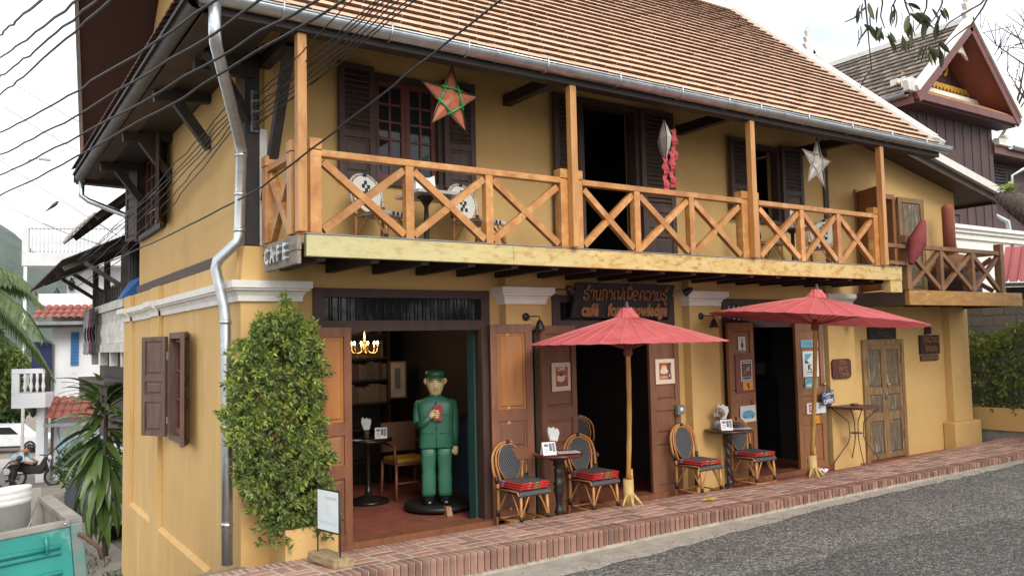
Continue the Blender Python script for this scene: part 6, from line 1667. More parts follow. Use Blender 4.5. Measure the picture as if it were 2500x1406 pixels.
# ================================================================ plants near the cafe
LEAF = mat('shrub_leaf', (0.215, 0.275, 0.075), (0.120, 0.175, 0.044), 9, .5, rnd=.6, trans=.25)
LEAFN = mat('young_leaf', (0.38, 0.42, 0.085), (0.25, 0.32, 0.06), 9, .45, rnd=.3, trans=.3)
LEAFD = mat('dark_leaf', (0.050, 0.090, 0.024), (0.028, 0.055, 0.015), 9, .5, rnd=.45, trans=.2)
BARK = mat('bark', (0.13, 0.095, 0.07), (0.07, 0.05, 0.04), 12, .95, .6, 40)
def put_leaf(b, p, d, L, w, up=None, bend=.25):
    d = Vector(d).normalized(); a = Vector(up) if up else Vector((0, 0, 1))
    s = d.cross(a)
    if s.length < 1e-3: s = d.cross(Vector((1, 0, 0)))
    s.normalize(); n = s.cross(d)
    p = Vector(p)
    m = p + d * L * .5 + n * L * .06
    e = p + d * L - n * L * bend
    b.add([p, m + s * w / 2, e, m - s * w / 2], [(0, 1, 2, 3)])
def sprig(b, p, d, n, L, w, r2, spread=.9):
    d = Vector(d).normalized()
    for k in range(n):
        v = Vector((r2.gauss(0, 1), r2.gauss(0, 1), r2.gauss(0, 1))).normalized()
        dd = (d * (1 - spread * .5) + v * spread).normalized()
        put_leaf(b, Vector(p) + d * (L * .5 * k / n) + v * .004, dd, L * r2.uniform(.7, 1.2), w * r2.uniform(.8, 1.2), up=v.orthogonal())
# clipped shrub in its planter
t = thing('planter_box', 'low yellow plastered planter against the corner pier', 'planter', (.5, -.35, .0))
part('box', PL, t, lambda b: (b.box(.26, .74, -.56, -.50, -.04, .34), b.box(.26, .74, -.18, -.135, -.04, .34), b.box(.26, .31, -.50, -.18, -.04, .34), b.box(.69, .74, -.50, -.18, -.04, .34)))
part('soil', SOIL, t, lambda b: b.box(.31, .69, -.50, -.18, -.03, .30))
sh = thing('clipped_shrub', 'tall bushy green shrub with pale young leaves growing in the yellow planter', 'shrub', (.48, -.36, .3))
r2 = random.Random(12)
for k in range(7):
    a = r2.uniform(0, 6.28)
    ptube('stem', BARK, sh, [(.48 + .08 * math.cos(a), -.36 + .06 * math.sin(a), .28), (.40 + .16 * math.cos(a), -.38 + .12 * math.sin(a), .9), (.28 + .3 * math.cos(a), -.40 + .2 * math.sin(a), 1.7)], [.016, .013, .006], 6)
def shrub_c(z):      # centre x, half width, half depth by height
    return (interp([(.3, .50), (.6, .36), (1.2, .23), (1.8, .26), (2.2, .30)], z), interp([(.22, .18), (.38, .30), (.6, .37), (1.1, .39), (1.6, .41), (1.95, .36), (2.05, .24), (2.2, .10)], z), interp([(.25, .14), (.5, .22), (1.2, .25), (1.8, .25), (2.1, .16), (2.2, .08)], z))
dk, nw = MB(), MB()
for k in range(1700):
    z = r2.uniform(.25, 2.16)
    cx, hx, hy = shrub_c(z); a = r2.uniform(0, 6.283); rad = r2.uniform(.55, 1.05) ** .6 * (1 + .10 * math.sin(a * 5 + z * 9) + .07 * math.sin(z * 23 + a * 3))
    p = Vector((cx + hx * rad * math.cos(a), -.38 + hy * rad * math.sin(a), z))
    d = Vector((math.cos(a), math.sin(a), .45))
    if p.y > -.16: p.y = -.16
    young = rad > .85 and r2.random() < (.42 if z > 1.2 else .30)
    sprig(nw if young else dk, p, d, 9, .062, .026, r2)
for (px_, pz, hh, n_) in ((.30, 2.12, .26, 16), (.22, 2.1, .12, 8), (.10, 2.05, .16, 8), (.55, 2.02, .14, 8), (.40, 2.12, .14, 9)):
    for k in range(n_):
        z = pz + hh * k / n_
        sprig(nw, (px_ + r2.uniform(-.05, .05) * (1.2 - k / n_), -.42 + r2.uniform(-.05, .05), z), (r2.uniform(-1, 1), r2.uniform(-1, 1), 1), 8, .06, .026, r2)
for (x_, z_) in ((.62, .26), (.30, .24), (.22, .30), (.10, .36)):
    for k in range(9): sprig(dk, (x_ + r2.uniform(-.08, .08), -.56 + r2.uniform(-.04, .1), z_ + r2.uniform(-.1, .2)), (0, -1, -.4), 8, .06, .025, r2)
dk.build('crown', LEAF, sh); nw.build('young_shoots', LEAFN, sh)
# dracaena beside the side wall
dr = thing('dracaena', 'dark green long leaved dracaena growing beside the side wall in the alley', 'plant', (-.05, 7.9, -1.5))
ptube('trunk', BARK, dr, [(.0, 7.95, -1.55), (-.05, 7.9, -.4), (-.02, 7.85, .9)], [.05, .04, .03], 8)
DRL = mat('dracaena_leaf', (0.10, 0.155, 0.035), (0.050, 0.095, 0.020), 3, .35, rnd=.4, trans=.15)
lm = MB(); n = 7
for i in range(n + 1):
    u = i / n; w = .055 * math.sin(math.pi * min(1, u * .94 + .06)) ** .7
    x_ = .62 * u; z_ = -.34 * u ** 2.2
    lm.v += [(x_, -w, z_ + .012), (x_, 0, z_), (x_, w, z_ + .012)]
for i in range(n):
    for j in range(2): k = i * 3 + j; lm.f.append((k, k + 1, k + 4, k + 3)); lm.sm.append(True)
lme = lm.mesh('leaf'); lme.materials.append(DRL)
for k in range(150):
    h = r2.random() ** .8; z = lerp(-.75, 1.28, h)
    a = r2.uniform(0, 6.28)
    pitch = lerp(math.radians(62), math.radians(-48), h ** 1.3) + r2.uniform(-.22, .22)
    o = share('leaf', lme, dr, (-.06 + .12 * math.cos(a), 7.88 + .12 * math.sin(a), z))
    o.rotation_euler = (r2.uniform(-.4, .4), pitch, a)
    s_ = r2.uniform(.75, 1.2); o.scale = (s_, s_, s_)
# ================================================================ green pickup bed at the left
tr = thing('pickup_truck', 'battered turquoise pickup truck bed in the lower left foreground', 'truck', (-2.2, -.6, -.15))
TURQ = mat('turquoise_truck_paint', (0.028, 0.26, 0.225), (0.020, 0.20, 0.175), 4, .35, .05, 20, spots=(0.16, 0.30, 0.27), spot_scale=5, spot_lo=.6, spot_hi=.72)
TURQD = mat('chipped_turquoise', (0.026, 0.20, 0.17), (0.16, 0.17, 0.15), 7, .5, spots=(0.17, 0.10, 0.075), spot_scale=9, spot_lo=.6, spot_hi=.66)
BEDM = mat('dusty_bed_metal', (0.32, 0.29, 0.25), (0.20, 0.18, 0.155), 4, .75, .1, 20, spots=(0.13, 0.12, 0.11), spot_lo=.6, spot_hi=.75)
CR = Vector((-1.40, -1.33, .80))                       # near right top corner of the bed
SD = (Vector((-1.44, .38, .78)) - CR); SD = Vector((-.03, 1.0, -.045)).normalized()   # along the side
GD = Vector((-1.0, .02, -.085)).normalized()                                              # along the tailgate
UPT = SD.cross(GD); UPT = UPT if UPT.z > 0 else -UPT
def TQ(a, s, h): return CR + GD * a + SD * s + UPT * h
def tbox(b, a0, a1, s0, s1, h0, h1): b.hexa([TQ(a0, s0, h0), TQ(a1, s0, h0), TQ(a1, s1, h0), TQ(a0, s1, h0)], [TQ(a0, s0, h1), TQ(a1, s0, h1), TQ(a1, s1, h1), TQ(a0, s1, h1)])
part('tailgate', TURQ, tr, lambda b: tbox(b, .075, 1.60, .0, .035, -.56, -.045))
part('tailgate_top', BEDM, tr, lambda b: tbox(b, .072, 1.60, -.012, .05, -.044, .0), bevel=.006)
for h in (-.16, -.20, -.33):
    part('tailgate_ridge', TURQ, tr, lambda b: b.tube([TQ(.14, -.002, h), TQ(1.55, -.002, h)], .018, 8))
part('tailgate_panel', TURQ, tr, lambda b: tbox(b, .14, 1.5, -.012, .0, -.50, -.36), bevel=.01)
part('latch', TURQ, tr, lambda b: (b.tube([TQ(.22, -.025, -.08), TQ(.22, -.03, -.18)], .012, 8), b.tube([TQ(.22, -.03, -.18), TQ(.22, -.03, -.185)], [.02, .014], 8)))
part('corner_post', TURQD, tr, lambda b: tbox(b, -.002, .072, -.014, .075, -.60, -.03), bevel=.006)
part('side_panel', TURQ, tr, lambda b: tbox(b, .0, .035, .08, 1.75, -.62, -.05))
part('side_rail', BEDM, tr, lambda b: tbox(b, -.01, .085, .045, 1.75, -.048, .0), bevel=.006)
part('inner_side', BEDM, tr, lambda b: tbox(b, .036, .06, .05, 1.75, -.50, -.049))
part('left_side_panel', TURQ, tr, lambda b: tbox(b, 1.56, 1.60, .05, 1.75, -.62, .0))
part('front_wall', BEDM, tr, lambda b: tbox(b, .062, 1.56, 1.70, 1.76, -.50, .07))
part('bed_floor', BEDM, tr, lambda b: tbox(b, .062, 1.56, .05, 1.70, -.30, -.265))
part('cab', TURQ, tr, lambda b: (tbox(b, .03, 1.57, 1.85, 3.3, -.7, .02), tbox(b, .10, 1.50, 1.95, 3.0, .02, .55)), bevel=.05) if False else None
part('chassis', IRON, tr, lambda b: tbox(b, .3, 1.3, .1, 3.2, -.72, -.63))
for a_, s_ in ((.10, .62), (1.46, .62)):
    w_ = part('wheel', mat('tyre_rubber', (0.02, 0.02, 0.02), None, 9, .9), tr, lambda b: b.lathe(TQ(a_, s_, -.66), [(.10, -.09), (.27, -.09), (.30, -.05), (.30, .05), (.27, .09), (.10, .09)], 20, axis=GD))
part('tie_rod', RUST, tr, lambda b: b.tube([TQ(.03, -.02, -.10), TQ(.0, -.03, -.12), TQ(-.085, -.02, -.22), TQ(-.10, -.02, -.30)], .014, 8))
part('bolt', GALV, tr, lambda b: b.lathe(TQ(.10, -.012, -.02), [(.009, 0), (.009, .006), (0, .008)], 8, axis=-SD))
bk = thing('paint_bucket', 'white plastic bucket with green and red label in the truck bed', 'bucket', TQ(.38, .65, -.26))
BW = mat('white_plastic', (0.66, 0.65, 0.62), (0.55, 0.54, 0.50), 6, .5, spots=(0.40, 0.37, 0.33), spot_lo=.62, spot_hi=.75)
B0 = TQ(.38, .65, -.262)
part('pail', BW, bk, lambda b: b.lathe(B0, [(.125, 0), (.15, .36), (.16, .36), (.163, .39), (.157, .40), (.163, .41), (.163, .43), (.157, .44), (.165, .455), (.165, .47), (.158, .475), (.145, .45), (.12, .05), (0, .04)], 32, axis=UPT))
def band(b, a0, a1, h0, h1, R0=.1265, R1=.1515):
    n_ = 14; M_ = rot_to(UPT)
    for i in range(n_ + 1):
        a = math.radians(lerp(a0, a1, i / n_))
        for h in (h0, h1):
            r_ = lerp(R0, R1, h / .36) + .001
            b.v.append(tuple(B0 + M_ @ Vector((r_ * math.cos(a), r_ * math.sin(a), h))))
    for i in range(n_): b.f.append((2 * i, 2 * i + 1, 2 * i + 3, 2 * i + 2)); b.sm.append(True)
q = MB(); band(q, 150, 360, .14, .22); q.build('green_label', mat('green_label_print', (0.02, 0.30, 0.05), None, 9, .5), bk)
q = MB(); band(q, 215, 262, .24, .32); q.build('red_label', mat('red_label_print', (0.55, 0.05, 0.02), (0.6, 0.3, 0.02), 30, .5), bk)
part('wire_handle', GALV, bk, lambda b: b.tube([B0 + Vector((.155, -.02, .37)), B0 + Vector((.10, -.14, .22)), B0 + Vector((-.02, -.19, .12)), B0 + Vector((-.15, -.12, .2))], .004, 5))
# ================================================================ down the alley
# terrace with white balusters beyond the cafe
t = thing('white_terrace', 'white terrace with turned balusters beyond the far end of the cafe wall', 'terrace', (.4, 9, 1.9))
pbox('slab', WHD, t, .05, 1.2, 6.5, 11.6, 1.90, 2.04); pbox('hand_rail', WHD, t, .03, .2, 6.55, 11.5, 2.62, 2.76)
bal_prof = [(.045, 0), (.05, .03), (.03, .06), (.055, .16), (.06, .22), (.035, .36), (.025, .42), (.04, .46), (.03, .50), (.045, .55), (.045, .58)]
for k in range(25):
    part('baluster', WHD, t, lambda b: b.lathe((.115, 6.72 + k * .19, 2.04), bal_prof, 10))
for y in (7.0, 8.2, 9.4, 10.6): pbox('bracket', WHD, t, .08, .2, y, y + .12, 1.66, 1.90)
pbox('lower_wall', FRAMEW, t, .35, .45, 6.5, 11.6, .2, 1.9); pbox('plank_ledge', ALLEYW, t, -.12, .35, 7.4, 11.0, 1.36, 1.42)
for k in range(14): pbox('plank_post', ALLEYW, t, -.11, -.07, 7.45 + k * .26, 7.5 + k * .26, 1.05, 1.36)
# timber house with tin roofs
th_ = thing('timber_house', 'dark timber house with rusty tin lean-to roofs above the white terrace', 'house', (1, 9.5, 2))
RUSTR = mat('rusty_tin', (0.11, 0.085, 0.075), (0.055, 0.045, 0.04), 5, .8, .2, 20)
TINE = mat('pale_tin_edge', (0.42, 0.38, 0.35), (0.25, 0.22, 0.20), 12, .7)
for k in range(26): pbox('wall_board', mat('black_board', (0.022, 0.02, 0.019), (0.014, 0.013, 0.012), 6, .8), th_, .84 + (k % 2) * .006, .90, 6.7 + k * .2, 6.89 + k * .2, 2.04, 4.9)
def wavy(b, P00, P10, P01, P11, n_, amp, up=(0, 0, 1)):
    """corrugated sheet; waves run across from P00-P10 to P01-P11"""
    P00, P10, P01, P11 = map(Vector, (P00, P10, P01, P11)); up = Vector(up); k0 = len(b.v)
    for i in range(n_ * 4 + 1):
        u = i / (n_ * 4); o = up * amp * math.sin(i * math.pi / 2)
        b.v += [tuple(P00.lerp(P10, u) + o), tuple(P01.lerp(P11, u) + o)]
    for i in range(n_ * 4): b.f.append((k0 + 2 * i, k0 + 2 * i + 1, k0 + 2 * i + 3, k0 + 2 * i + 2)); b.sm.append(True)
part('upper_tin_roof', RUSTR, th_, lambda b: wavy(b, (.95, 6.9, 5.25), (.95, 10.4, 5.25), (-.33, 6.9, 4.12), (-.45, 10.4, 4.02), 40, .015))
part('upper_roof_edge', TINE, th_, lambda b: b.tube([(-.46 + .52 * i / 14, 10.42, 4.02 + (i / 14) ** .8 * .62 + .012 * (-1) ** i) for i in range(29)][:16] , .035, 6))
for k in range(4): pbeam('rafter', ALLEYW, th_, (.86, 7.1 + k * 1.0, 5.08), (-.3, 7.1 + k * 1.0, 4.08), .05, .08)
part('lower_tin_roof', RUSTR, th_, lambda b: wavy(b, (.9, 7.2, 4.2), (.9, 11.6, 4.2), (-.74, 7.6, 3.42), (-.95, 11.6, 3.15), 40, .015))
pbeam('lower_roof_edge', TINE, th_, (-.75, 11.62, 3.30), (.28, 11.6, 3.95), .05, .05)
for k in range(4): pbeam('rafter', ALLEYW, th_, (.86, 7.8 + k * 1.2, 4.06), (-.7, 7.8 + k * 1.2, 3.3), .05, .08)
for y in (7.6, 9.6, 11.2):
    pb_ = pbox('post', ALLEYW, th_, .16, .26, y, y + .1, 2.76, 3.85); pbeam('brace', ALLEYW, pb_, (.2, y + .05, 3.0), (-.4, y + .05, 3.4), .06, .07)
for k in range(20): part('picket', ALLEYW, th_, lambda b: b.prism([(0, 0), (.07, 0), (.07, .32), (.035, .38), (0, .32)], (.22, 7.3 + k * .2, 2.76), (0, 1, 0), (0, 0, 1), (1, 0, 0), .02))
pbox('picket_rail', ALLEYW, th_, .245, .275, 7.2, 11.4, 2.86, 2.91)
r2 = random.Random(5)
for i, (y, cc, nm) in enumerate(((9.3, (.03, .025, .03), 'black shirt'), (9.7, (.16, .05, .06), 'maroon shirt'), (10.1, (.34, .32, .32), 'grey towel'), (10.5, (.24, .26, .30), 'pale blue grey shirt'))):
    b = MB(); n_ = 8
    for j in range(n_ + 1):
        for k in range(5):
            u = k / 4
            b.v.append((-.05 + .03 * math.sin(j * 1.1 + k * 2) + .02 * u, y + .36 * u + .02 * math.sin(j), 2.72 - .85 * j / n_ + .03 * math.sin(k * 2.2)))
    for j in range(n_):
        for k in range(4): q_ = j * 5 + k; b.f.append((q_, q_ + 1, q_ + 6, q_ + 5)); b.sm.append(True)
    o = b.build('hanging_cloth', mat('cloth_' + nm.replace(' ', '_'), cc, None, 5, .9)); tag(o, f'{nm} hanging to dry below the tin roof', 'clothing')
o = MB().hexa([(.0, 6.5, 2.76), (.3, 6.5, 2.76), (.3, 6.9, 2.76), (0, 6.9, 2.76)], [(.12, 6.55, 3.02), (.3, 6.5, 3.10), (.3, 6.8, 3.10), (.15, 6.8, 3.02)]).build('blue_tarp', mat('blue_tarp_plastic', (0.03, 0.16, 0.50), None, 5, .5)); tag(o, 'bright blue tarp bundle behind the end of the timber band', 'tarp')
# white house lower down
WALLW = mat('white_house_wall', (0.72, 0.73, 0.74), (0.62, 0.63, 0.64), 1.2, .85, spots=(0.50, 0.49, 0.47), spot_scale=1.5, spot_lo=.6, spot_hi=.8)
wh = thing('white_house', 'white plastered house with red tile canopies further down the alley', 'house', (2.5, 26, -2.6))
def basis():
    R_ = Vector((.8316, -.5550, 0)); R_.normalize(); return R_
HR = Vector((.93, -.37, 0)).normalized(); HB = Vector((.37, .93, 0)).normalized()
def WQ(a, d, z): return Vector((.62, 25.75, 0)) + HR * a + HB * d + Vector((0, 0, z))
def wbox(b, a0, a1, d0, d1, z0, z1): b.hexa([WQ(a0, d0, z0), WQ(a1, d0, z0), WQ(a1, d1, z0), WQ(a0, d1, z0)], [WQ(a0, d0, z1), WQ(a1, d0, z1), WQ(a1, d1, z1), WQ(a0, d1, z1)])
part('wall', WALLW, wh, lambda b: wbox(b, 0, 4.5, 0, 6, -2.8, 3.95))
part('parapet', WALLW, wh, lambda b: wbox(b, -.45, 4.5, -.05, .0, 3.5, 4.0))
def barrel_roof(b, a0, a1, zt, zb, dt, db, n_):
    for i in range(n_):
        u0 = lerp(a0, a1, i / n_); w = (a1 - a0) / n_
        for j in range(3):
            za, zc = lerp(zb, zt, j / 3), lerp(zb, zt, (j + 1.15) / 3); da, dc = lerp(db, dt, j / 3), lerp(db, dt, (j + 1.15) / 3)
            k0 = len(b.v); m_ = 6
            for k in range(m_ + 1):
                a = math.pi * k / m_
                for (d_, z_, e) in ((da, za, .03), (dc, zc, 0)): b.v.append(tuple(WQ(u0 + w * .5 - w * .52 * math.cos(a), d_, z_ + .11 * math.sin(a) + e)))
            for k in range(m_): b.f.append((k0 + 2 * k, k0 + 2 * k + 1, k0 + 2 * k + 3, k0 + 2 * k + 2)); b.sm.append(True)
part('tile_canopy', TILER, wh, lambda b: barrel_roof(b, -.45, 2.6, 3.5, 3.02, -.05, -.9, 13), kind='stuff')
part('canopy_soffit', BROWNW, wh, lambda b: wbox(b, -.45, 2.6, -.9, -.06, 2.78, 2.9)); part('canopy_gutter', GALVD, wh, lambda b: wbox(b, -.5, 2.6, -1.0, -.9, 2.86, 2.98))
part('lower_tile_canopy', TILER, wh, lambda b: barrel_roof(b, .05, 2.8, .25, -.45, -.03, -.9, 11), kind='stuff'); part('lower_gutter', GALVD, wh, lambda b: wbox(b, .05, 2.8, -.98, -.88, -.62, -.5))
part('blue_shutter', mat('blue_shutter_paint', (0.04, 0.17, 0.42), None, 4, .5), wh, lambda b: wbox(b, .62, .88, -.06, -.01, 1.45, 2.62))
for k in range(9): part('slat', mat('blue_slat', (0.03, 0.11, 0.30), None, 4, .5), wh, lambda b: wbox(b, .66, .84, -.08, -.06, 1.52 + k * .12, 1.57 + k * .12))
part('navy_screen', mat('navy_screen_cloth', (0.012, 0.025, 0.09), None, 4, .7), wh, lambda b: wbox(b, -.65, .02, .0, .04, 1.35, 2.3))
bl_ = part('balcony', WALLW, wh, lambda b: (wbox(b, -.95, .1, -.95, 1.0, .05, .55), wbox(b, -.95, .1, -.97, -.85, 1.22, 1.38), wbox(b, -.95, -.72, -.96, -.86, .55, 1.22)))
for k in range(4): part('baluster', WALLW, bl_, lambda b: b.lathe(WQ(-.55 + k * .19, -.91, .55), [(.05, 0), (.03, .08), (.065, .22), (.03, .42), (.045, .55), (.05, .67)], 8))
part('dark_opening', DARKROOM, wh, lambda b: wbox(b, -.65, -.02, -.2, -.0, .55, 1.35))
part('drain_pipe', GALVD, wh, lambda b: b.tube([WQ(-.4, -.95, 2.9), WQ(-.3, -.9, 2.6), WQ(.06, -.06, 2.2), WQ(.06, -.06, -2.5)], .05, 8)); part('pillar', WALLW, wh, lambda b: wbox(b, -.32, -.06, -.5, -.1, -2.7, .05))
part('base_pipe', GALVD, wh, lambda b: b.tube([WQ(.35, -.5, -.6), WQ(.5, -.5, -2.6)], .05, 8))
part('wall_lantern', IRON, wh, lambda b: b.lathe(WQ(-.4, -.55, -.3), [(.02, 0), (.09, .08), (.10, .3), (.03, .4)], 8))
part('gate', mat('pale_blue_gate', (0.20, 0.36, 0.45), (0.14, 0.26, 0.34), 6, .7), wh, lambda b: [wbox(b, .55 + k * .16, .66 + k * .16, -.9, -.87, -2.45, -1.0) for k in range(11)], kind='stuff')
WALLT = mat('tower_wall', (0.60, 0.60, 0.60), (0.50, 0.50, 0.50), 1.2, .85)
uw = thing('white_tower_house', 'tall white house with balustraded roof terrace behind the palm', 'house', (2, 35, -4))
def UQ(a, d, z): return Vector((.25, 36.0, 0)) + HR * a + HB * d + Vector((0, 0, z))
def ubox(b, a0, a1, d0, d1, z0, z1): b.hexa([UQ(a0, d0, z0), UQ(a1, d0, z0), UQ(a1, d1, z0), UQ(a0, d1, z0)], [UQ(a0, d0, z1), UQ(a1, d0, z1), UQ(a1, d1, z1), UQ(a0, d1, z1)])
part('tower_wall', WALLT, uw, lambda b: ubox(b, 1.5, 7, 1.2, 7, -5, 6.2)); ut = part('roof_terrace', WALLT, uw, lambda b: (ubox(b, -.05, 5, -.05, 6, 5.9, 6.5), ubox(b, -.05, 5, -.05, .12, 7.62, 7.85), ubox(b, -.05, .22, -.06, .14, 6.5, 7.95)))
for k in range(22): part('baluster', WALLT, ut, lambda b: b.lathe(UQ(.34 + k * .17, .03, 6.5), [(.05, 0), (.03, .15), (.065, .45), (.03, .8), (.05, 1.12)], 7))
for i, (a_, z_) in enumerate(((1.35, 5.0), (.72, 4.5))):
    o = MB().lathe(UQ(a_ + .4, 1.0, z_ - .2), [(.03, 0), (.14, .12), (.15, .42), (.05, .55), (.02, .65)], 8).build('wall_lantern', IRON); tag(o, ('black wall lantern higher under the white roof terrace', 'black wall lantern lower under the white roof terrace')[i], 'lamp')
lp = thing('street_light', 'thin pale street light pole far behind the white house', 'street lamp', (1.0, 47, -4.2))
ptube('pole', WH, lp, [(.95, 47.0, -4.2), (.95, 47.0, 13.0)], .09, 8); ptube('arm', WH, lp, [(.95, 47, 13.0), (1.3, 46.8, 13.15), (1.9, 46.5, 13.1)], .06, 6); part('head', GALVD, lp, lambda b: b.box(1.5, 2.1, 46.35, 46.6, 13.0, 13.12))
# hill
HILLM = mat('wooded_hill', (0.10, 0.125, 0.105), (0.062, 0.082, 0.068), .12, 1.0, 1.0, .3)
b = MB(); n_, m_ = 40, 14
for j in range(m_ + 1):
    for i in range(n_ + 1):
        x = lerp(-200, 160, i / n_); u = j / m_; y = 330 + 140 * u
        h = (66 * math.exp(-((x + 6) / 60) ** 2) + 3 * math.sin(x * .21) + 2 * math.sin(x * .53)) * math.sin(math.pi * min(1, u * 1.0)) ** .7
        b.v.append((x, y, -6 + max(0, h)))
for j in range(m_):
    for i in range(n_): k = j * (n_ + 1) + i; b.f.append((k, k + 1, k + n_ + 2, k + n_ + 1)); b.sm.append(True)
tag(b.build('hill', HILLM), kind='structure')
# palms
PALM = mat('palm_leaf', (0.125, 0.175, 0.055), (0.065, 0.10, 0.030), 6, .5, rnd=.35, trans=.25)
def palm(label, base, height, nf, seed, flen):
    r3 = random.Random(seed); p = thing('palm_tree', label, 'palm tree', base)
    base = Vector(base); top = base + Vector((0, 0, height))
    ptube('trunk', BARK, p, [base, base + Vector((.1, 0, height * .5)), top], [.18, .14, .12], 10)
    for k in range(nf):
        a = 6.283 * k / nf + r3.uniform(-.25, .25); el = r3.uniform(-.2, 1.15); L = flen * r3.uniform(.85, 1.1)
        d = Vector((math.cos(a), math.sin(a), 0)); pts = []
        for i in range(15):
            u = i / 14
            pts.append(top + d * (L * u * math.cos(el) * (1 - .1 * u)) + Vector((0, 0, L * (math.sin(el) * u - .75 * u * u))))
        b = MB(); b.tube(pts, [.03 * (1 - .8 * i / 14) + .004 for i in range(15)], 5)
        for i in range(1, 15):
            tdir = (pts[i] - pts[i - 1]).normalized(); s = tdir.cross(Vector((0, 0, 1))).normalized()
            for sub in range(4):
                p0 = pts[i - 1].lerp(pts[i], sub / 4)
                for sg_ in (-1, 1):
                    ll = L * .26 * math.sin(math.pi * min(1, .12 + .85 * i / 14)) ** .6
                    dd = (s * sg_ * .85 + tdir * .55 + Vector((0, 0, -.45 - r3.uniform(0, .3)))).normalized()
                    w = Vector((0, 0, 1)).cross(dd).normalized() * .028
                    mid = p0 + dd * ll * .5 + Vector((0, 0, .03)); e = p0 + dd * ll + Vector((0, 0, -.10 * ll))
                    b.add([p0 - w * .5, mid - w, e, mid + w, p0 + w * .5], [(0, 1, 2, 3, 4)])
        b.build('frond', PALM, p)
palm('green palm with drooping fronds at the left edge', (-2.3, 20.3, -2.3), 6.2, 24, 3, 3.1)
palm('second palm further back behind the first one', (-2.6, 27.5, -2.7), 6.0, 22, 8, 3.6)
# shrubs by the back street
def bushy(name, label, c, r, n_, L, w, m_, seed, cat='shrub', trunk=True, group=None, flat=1.0):
    r3 = random.Random(seed); c = Vector(c); o = thing(name, label, cat, (c.x, c.y, c.z - r[2]), group)
    b = MB()
    blobs = [(c + Vector((r3.uniform(-.6, .6) * r[0], r3.uniform(-.6, .6) * r[1], r3.uniform(-.5, .6) * r[2])), r3.uniform(.35, .6)) for _ in range(9)]
    for k in range(n_):
        bc, br = blobs[k % len(blobs)]
        v = Vector((r3.gauss(0, 1), r3.gauss(0, 1), r3.gauss(0, 1))).normalized() * (r3.random() ** .4)
        p = bc + Vector((v.x * r[0] * br, v.y * r[1] * br, v.z * r[2] * br))
        sprig(b, p, v + Vector((0, 0, .3)), 5, L, w, r3)
    b.build('crown', m_, o)
    if trunk:
        for k in range(4): bc = blobs[k][0]; ptube('trunk', BARK, o, [(c.x + .05 * k, c.y, c.z - r[2] - .2), (c.x, c.y, c.z - r[2] * .4), tuple(bc)], [.04 * r[0] + .01, .03 * r[0] + .008, .006], 6)
    return o
bushy('leafy_tree', 'leafy green tree at the far left above the white car', (-1.35, 27.5, 1.0), (1.5, 1.5, 1.4), 700, .26, .12, LEAF, 41, 'tree')
bushy('leafy_shrub', 'dark shrub behind the dracaena in the alley', (.55, 14.5, -.9), (.8, 1.2, .8), 380, .14, .06, LEAFD, 42)
bushy('leafy_shrub', 'low green shrub beside the pale blue gate', (1.1, 18.5, -1.3), (.8, .8, .8), 320, .14, .06, LEAF, 43)
bushy('leafy_tree', 'dark tree mass behind the white car on the back street', (-1.5, 62, .5), (7, 3, 4.5), 1100, .8, .4, LEAFD, 44, 'tree')
# low wall, steps, dark dish
t = thing('low_wall', 'low concrete retaining wall beside the alley below the dracaena', 'wall', (.5, 14, -2))
part('wall', CONC, t, lambda b: b.hexa([(.15, 10.6, -1.75), (.38, 10.6, -1.75), (.95, 20, -2.4), (.7, 20, -2.4)], [(.15, 10.6, -1.25), (.38, 10.6, -1.25), (.95, 20, -1.25), (.7, 20, -1.25)]))
t = thing('satellite_dish', 'dark tilted dish leaning beside the dracaena', 'dish', (-.15, 9.5, -1.6))
part('dish', mat('dark_dish', (0.035, 0.04, 0.045), None, 5, .5), t, lambda b: b.lathe((.05, 9.6, -.75), [(.0, 0), (.2, .02), (.42, .10), (.50, .16), (.49, .17), (.2, .04), (0, .03)], 24, axis=(-.5, -.8, .25)))
ptube('stand', mat('grey_blue_post', (0.12, 0.18, 0.2), None, 5, .6), t, [(-.05, 9.65, -1.6), (-.05, 9.65, -.7)], .04, 8)
for i, (x, y, r_) in enumerate(((-.45, 8.3, .3), (-.25, 7.3, .25), (-.6, 6.6, .28), (-.1, 5.9, .2))):
    b = MB(); r3 = random.Random(50 + i)
    for k in range(90):
        a = r3.uniform(0, 6.28); q_ = r_ * r3.random() ** .5
        put_leaf(b, (x + q_ * math.cos(a), y + q_ * math.sin(a) * 1.5, zalley(y) + .01), (r3.uniform(-1, 1), r3.uniform(-1, 1), .8), .10, .02)
    tag(b.build('weed_tuft', LEAFD), ('weed tuft nearest the dracaena on the alley', 'weed tuft in the middle of the alley dirt', 'weed tuft beside the truck corner', 'weed tuft at the foot of the side wall')[i], 'weeds')
